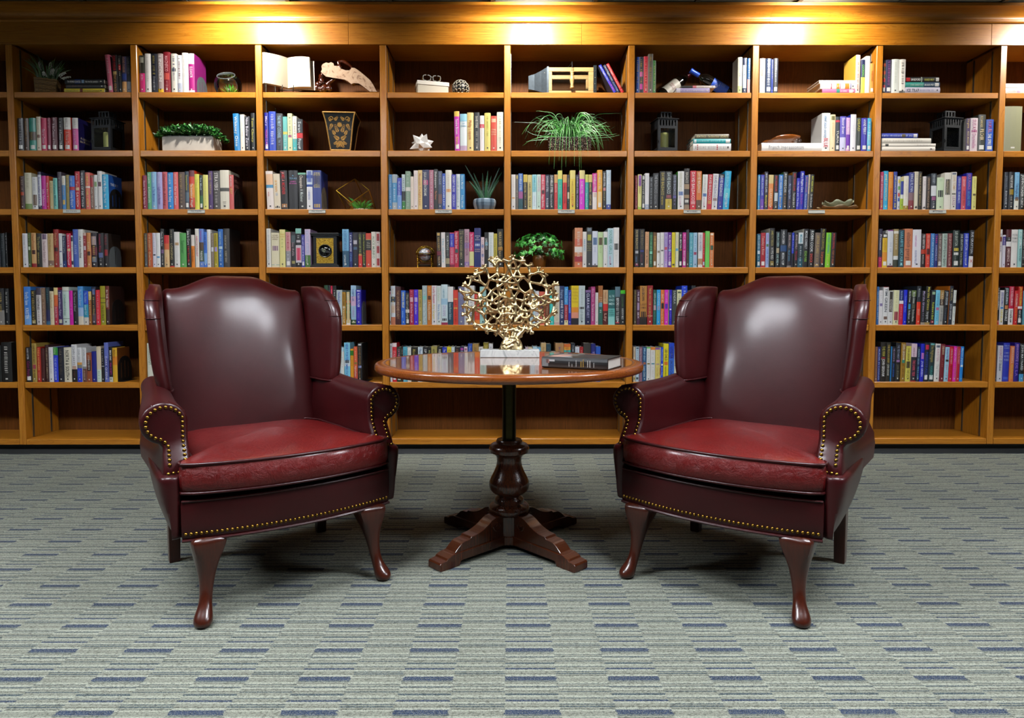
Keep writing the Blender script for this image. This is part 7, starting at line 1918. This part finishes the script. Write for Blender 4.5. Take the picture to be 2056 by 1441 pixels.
for i in range(270):
    a = R7.uniform(0, 6.2832); e = math.asin(R7.uniform(-.45, 1)); r = R7.uniform(.72, 1)
    d = Vector((math.cos(a)*math.cos(e), math.sin(a)*math.cos(e), math.sin(e)))
    if d.y > .5: continue
    q = Vector((d.x*.163*r, d.y*.105*r, cz_+d.z*.10*r-(.035*abs(d.x) if d.z < .1 else 0)))
    o = link(bpy.data.objects.new('leaf', ivm[[0, 1, 1, 3, 2, 4][R7.randrange(6)] if r > .8 else 4]), t)
    nrm = (d+Vector((R7.uniform(-.5, .5), R7.uniform(-.7, .1), R7.uniform(-.2, .6)))).normalized()
    o.rotation_mode = 'QUATERNION'; o.rotation_quaternion = nrm.to_track_quat('Z', 'X') @ Matrix.Rotation(R7.uniform(0, 6.28), 3, 'Z').to_quaternion()
    o.location = q; s = R7.uniform(.018, .030); o.scale = (s, s, s)
# --- bookends
def bookend(row, px, label, mat, y0=.03, y1=.16, h=.135, slots=3):
    q = at(px, ROWS[row-1][0], D+y0); t = thing('bookend', (q.x, D+y0, SZ[row-1]+.0004), label, 'bookend', group='steel bookends')
    b = MB(); w_ = y1-y0; n = 20; out = [(0, .001)]; r = w_/2
    for i in range(n+1): a = math.pi-math.pi*i/n; out.append((r+r*math.cos(a), h-r+r*math.sin(a)))
    out.append((w_, .001))
    # plate with slots: strips between slots
    xs = [0]+[w_*(k+1)/(slots+1)+o_ for k in range(slots) for o_ in (-.004, .004)]+[w_]
    def topz(y): return h-r+math.sqrt(max(0, r*r-(y-r)**2))
    for k in range(len(xs)-1):
        a, c = xs[k], xs[k+1]; m_ = 6
        if k % 2 == 0: zl, zh = .001, None
        pts = [a+(c-a)*i/m_ for i in range(m_+1)]
        if k % 2 == 0: poly = [(a, .001)]+[(y, topz(y)) for y in pts]+[(c, .001)]; b.prism(poly, lambda y, z: (0, y, z), lambda y, z: (.0012, y, z))
        else:
            zz_ = min(topz(a), topz(c))-.03; poly = [(a, zz_)]+[(y, topz(y)) for y in pts]+[(c, zz_)]; b.prism(poly, lambda y, z: (0, y, z), lambda y, z: (.0012, y, z))
            b.prism([(a, .001), (a, .022), (c, .022), (c, .001)], lambda y, z: (0, y, z), lambda y, z: (.0012, y, z))
    b.box(0, .035, .0, w_, 0, .001); b.build('plate', mat, t)
def endx(cell): return max((d for d in BOOKS if d['cell'] == cell and 'x1' in d and d['x1'] < 99), key=lambda d: d['x1'])
def bx_after(cell, lim=None):
    L = [d for d in BOOKS if d['cell'] == cell and 'x1' in d and (lim is None or d['x1'] < lim)]
    X = max(d['x1']+max(0, d['shift']) for d in L)+.0012; return X
def bookend_at(row, X, *a, **k):
    Y = D+k.get('y0', .03); lo, hi = 0, 2056
    for _ in range(40):
        m_ = (lo+hi)/2
        if at(m_, ROWS[row-1][0], Y).x < X: lo = m_
        else: hi = m_
    bookend(row, lo, *a, **k)
bookend_at(1, bx_after((1, 2)), 'slotted grey steel bookend beside the glass globe', M['bookend_grey'], y0=.05, y1=.19, h=.125)
bookend_at(3, bx_after((3, 1)), 'black slotted steel bookend on the second shelf below the flower basket', M['bookend_black'], y0=.02, y1=.16)
bookend_at(3, bx_after((3, 2)), 'black steel bookend on the shelf below the boxwood planter', M['bookend_black'], y0=.02, y1=.16)
bookend_at(3, bx_after((3, 3)), 'beige grey steel bookend beside the gold terrarium', plain('beige_steel', '8a8272', .45, .2), y0=.02, y1=.14, h=.145)
bookend_at(3, bx_after((3, 8)), 'grey steel bookend on the shelf below the blue-white stack', M['bookend_grey'], y0=.03, y1=.16, h=.175)
bookend_at(4, bx_after((4, 1)), 'grey steel bookend on the third shelf below the flower basket', M['bookend_grey'], y0=.02, y1=.15, slots=1)
bookend_at(5, bx_after((5, 1)), 'black slotted steel bookend on the fourth shelf below the flower basket', M['bookend_black'], y0=.04, y1=.17, h=.16)
bookend_at(5, bx_after((5, 3)), 'grey steel bookend on the shelf below the mantel clock', M['bookend_grey'], y0=.03, y1=.15, h=.15)
bookend_at(6, bx_after((6, 1)), 'black slotted steel bookend on the fifth shelf below the flower basket', M['bookend_black'], y0=.02, y1=.17, h=.16)
bookend_at(6, bx_after((6, 3)), 'black steel bookend on the second shelf below the mantel clock', M['bookend_black'], y0=.04, y1=.17, h=.16)
# ------------------------------------------------------------------ on the table
q = atz(1024, 716, TH_); sy = q.y
t = thing('coral_sculpture', (q.x, sy, TH_), 'gold branching coral fan sculpture on a white marble block', 'sculpture', math.radians(-1))
O = Vector(t.location); ppm = F/(sy-.02)
A = at(965.5, 723, sy-.045); B = at(1084.5, 706, sy-.045); hwid = (B.x-A.x)/2
b = MB(); b.box(-hwid, hwid, -.045, .045, .0005, .031); b.build('marble_base', M['marble'], t, bevel=.002)
M['coral'] = plain('brushed_gold_casting', 'e4cc98', .33, 1.0, nz=.12, scale=50, bump=.12)
cz2 = lambda x, y, Y=0: at(890+x/5.765, 490+y/5.765, sy+Y)-O
rc = random.Random(4)
pts = []
cxp, cyp = 760, 660
def inside(x, y, k=1.0):
    dx, dy = (x-cxp)/(600*k), (y-cyp)/((540 if y < cyp else 400)*k); return dx*dx+dy*dy < 1
tries = 0
while len(pts) < 220 and tries < 60000:
    tries += 1; x, y = rc.uniform(120, 1400), rc.uniform(110, 1080)
    if not inside(x, y, .93): continue
    d0 = 64 if (y > 650 and 520 < x < 1080) else (74 if inside(x, y, .6) else 84)
    if all((x-a)**2+(y-c)**2 > d0*d0 for a, c in pts): pts.append((x, y))
edges = []
for i in range(len(pts)):
    for j in range(i):
        a, c = pts[i], pts[j]; mx, my = (a[0]+c[0])/2, (a[1]+c[1])/2; r2 = ((a[0]-c[0])**2+(a[1]-c[1])**2)/4
        if r2 > 68**2: continue
        if all((mx-e)**2+(my-f)**2 >= r2*.98 for k, (e, f) in enumerate(pts) if k not in (i, j)):
            pr = .97 if inside(mx, my, .6) else .86
            if rc.random() < pr: edges.append((i, j))
# keep everything joined
par = list(range(len(pts)))
def find(a):
    while par[a] != a: a = par[a]
    return a
for i, j in edges: par[find(i)] = find(j)
while len({find(i) for i in range(len(pts))}) > 1:
    best = min(((pts[i][0]-pts[j][0])**2+(pts[i][1]-pts[j][1])**2, i, j) for i in range(len(pts)) for j in range(i) if find(i) != find(j)); edges.append(best[1:]); par[find(best[1])] = find(best[2])
b = MB(); dep = [rc.uniform(-.012, .012) for _ in pts]
W3 = [cz2(x, y, d) for (x, y), d in zip(pts, dep)]
for i, j in edges:
    m_ = W3[i].lerp(W3[j], .5)+Vector((rc.uniform(-.003, .003), rc.uniform(-.003, .003), rc.uniform(-.003, .003)-.001)); b.tube([W3[i], m_, W3[j]], [.0078, .0054, .0078], 7)
for i, q in enumerate(W3): b.sphere(q, .0085, 8, 6)
for i, (x, y) in enumerate(pts):
    dx, dy = x-cxp, y-cyp; L = math.hypot(dx, dy)+1e-6; rim_ = not inside(x, y, .74)
    nt = (2 if rim_ else (1 if rc.random() < .35 else 0))
    for k in range(nt):
        a = math.atan2(dy, dx)+rc.uniform(-.9, .9) if rim_ else rc.uniform(0, 6.28)
        l_ = rc.uniform(28, 55) if rim_ else rc.uniform(22, 34)
        e1 = (x+math.cos(a)*l_*.6, y+math.sin(a)*l_*.6); P1 = cz2(*e1, dep[i]+rc.uniform(-.006, .006)); b.tube([W3[i], P1], [.0068, .0058], 7); b.sphere(P1, .0062, 8, 6)
        for da in ((-.55, .55) if rim_ else (0,)):
            e2 = (e1[0]+math.cos(a+da)*l_*.55, e1[1]+math.sin(a+da)*l_*.55); P2 = cz2(*e2, dep[i]+rc.uniform(-.008, .008)); b.tube([P1, P2], [.0058, .0046], 7); b.sphere(P2, .0052, 8, 6)
low = sorted(range(len(pts)), key=lambda i: (pts[i][0]-790)**2*.5+(pts[i][1]-1090)**2)[:6]
for i in low: b.tube([cz2(790+(pts[i][0]-790)*.3, 1110), W3[i]], [.011, .007], 8)
rings = []
for y, h, d in ((1248, 155, .030), (1225, 150, .030), (1190, 135, .027), (1140, 118, .022), (1100, 98, .017), (1080, 80, .012)):
    c_ = cz2(788, y); hw_ = h/5.765/ppm; rings.append([Vector((c_.x+hw_*math.cos(a)*(1+.06*math.sin(5*a+y)), d*math.sin(a), max(c_.z, .0312) if y < 1240 else .0312)) for a in [i/28*6.2832 for i in range(28)]])
b.loft(rings)
for k in range(34):
    y = rc.uniform(1100, 1235); h = interp([(1080, 80), (1248, 150)], y)[0]; x = 788+rc.uniform(-.85, .85)*h; c_ = cz2(x, y); b.sphere(Vector((c_.x, -interp([(1080, .012), (1248, .030)], y)[0]*math.sqrt(max(.1, 1-((x-788)/h)**2)), c_.z)), rc.uniform(.004, .008), 8, 6)
o = b.build('coral', M['coral'], t, smooth=3); m_ = o.modifiers.new('cast', 'REMESH'); m_.mode = 'VOXEL'; m_.voxel_size = .0021; m_.use_smooth_shade = True
m2 = o.modifiers.new('soft', 'SMOOTH'); m2.factor = .5; m2.iterations = 3
# book on the table
A = atz(1010+600/K, 670+515/K, TH_); B = atz(1010+1603/K, 670+562/K, TH_)
ang = math.atan2(B.y-A.y, B.x-A.x); L = (B-A).length
t = thing('hardcover_book', (A.x, A.y, TH_+.0006), 'thick black hardcover book lying on the pedestal table beside the sculpture', 'book', ang)
th = .0385; dpt = .165
b = MB(); bc = '17191b'
b.box(0, L, 0, dpt, 0, .003, c=bc); b.box(0, L, 0, dpt, th-.003, th, c=bc)
P_ = [(0, .0), (-.004, .004), (-.0065, .012), (-.007, th/2), (-.0065, th-.012), (-.004, th-.004), (0, th), (.004, th-.003), (.004, .003)]
b.prism(P_, lambda y, z: (0, y, z), lambda y, z: (L, y, z), c=bc); b.build('cover', M['jacket'], t)
b = MB(); b.box(.004, L-.004, .005, dpt-.004, .003, th-.003, c='f0ece2')
b.build('pages', M['jacket'], t)
b = MB(); e = .0004
# jacket photograph: soft patches in grey, skin and white (generic)
def topq(pts_, c): b.add([(x, y, th+e) for x, y in pts_], [tuple(range(len(pts_)))], 0, c)
def spq(x0, x1, z0, z1, c): b.add([(x0, -.0074, z0), (x1, -.0074, z0), (x1, -.0074, z1), (x0, -.0074, z1)], [(0, 1, 2, 3)], 0, c)
topq([(.004, .004), (.07, .004), (.105, .06), (.10, .15), (.02, .155), (.004, .12)], '5a5c5c'); b.v = [(x, y, z) for x, y, z in b.v]
n0 = len(b.v); b.add([(x, y, th+2*e) for x, y in ((.02, .004), (.06, .004), (.085, .05), (.075, .11), (.035, .12), (.018, .06))], [tuple(range(6))], 0, 'c89a8a')
b.add([(x, y, th+3*e) for x, y in ((.05, .003), (.115, .003), (.10, .022), (.075, .02))], [(0, 1, 2, 3)], 0, 'dcdcdc')
spq(.002, .026, .006, th-.006, '8a8c8c'); spq(.018, .03, th*.45, th-.007, 'b08078'); spq(.03, .05, th*.62, th-.008, 'd0d0d0')
for x0, z1, c in ((.102, .6, 'b8b8b4'), (.113, .45, 'c8c8c4'), (.128, .8, 'c8c8c8'), (.146, .7, 'c8a040'), (.154, .85, 'c8a040'), (.17, .8, 'd8d8d4'), (.178, .8, 'd8d8d4'), (.192, .6, 'c0c0bc')):
    z_ = .008
    while z_ < th*z1: spq(x0, x0+.0035, z_, z_+.0022, c); z_ += .0034
b.build('jacket_print', M['jacket'], t, recalc=False)
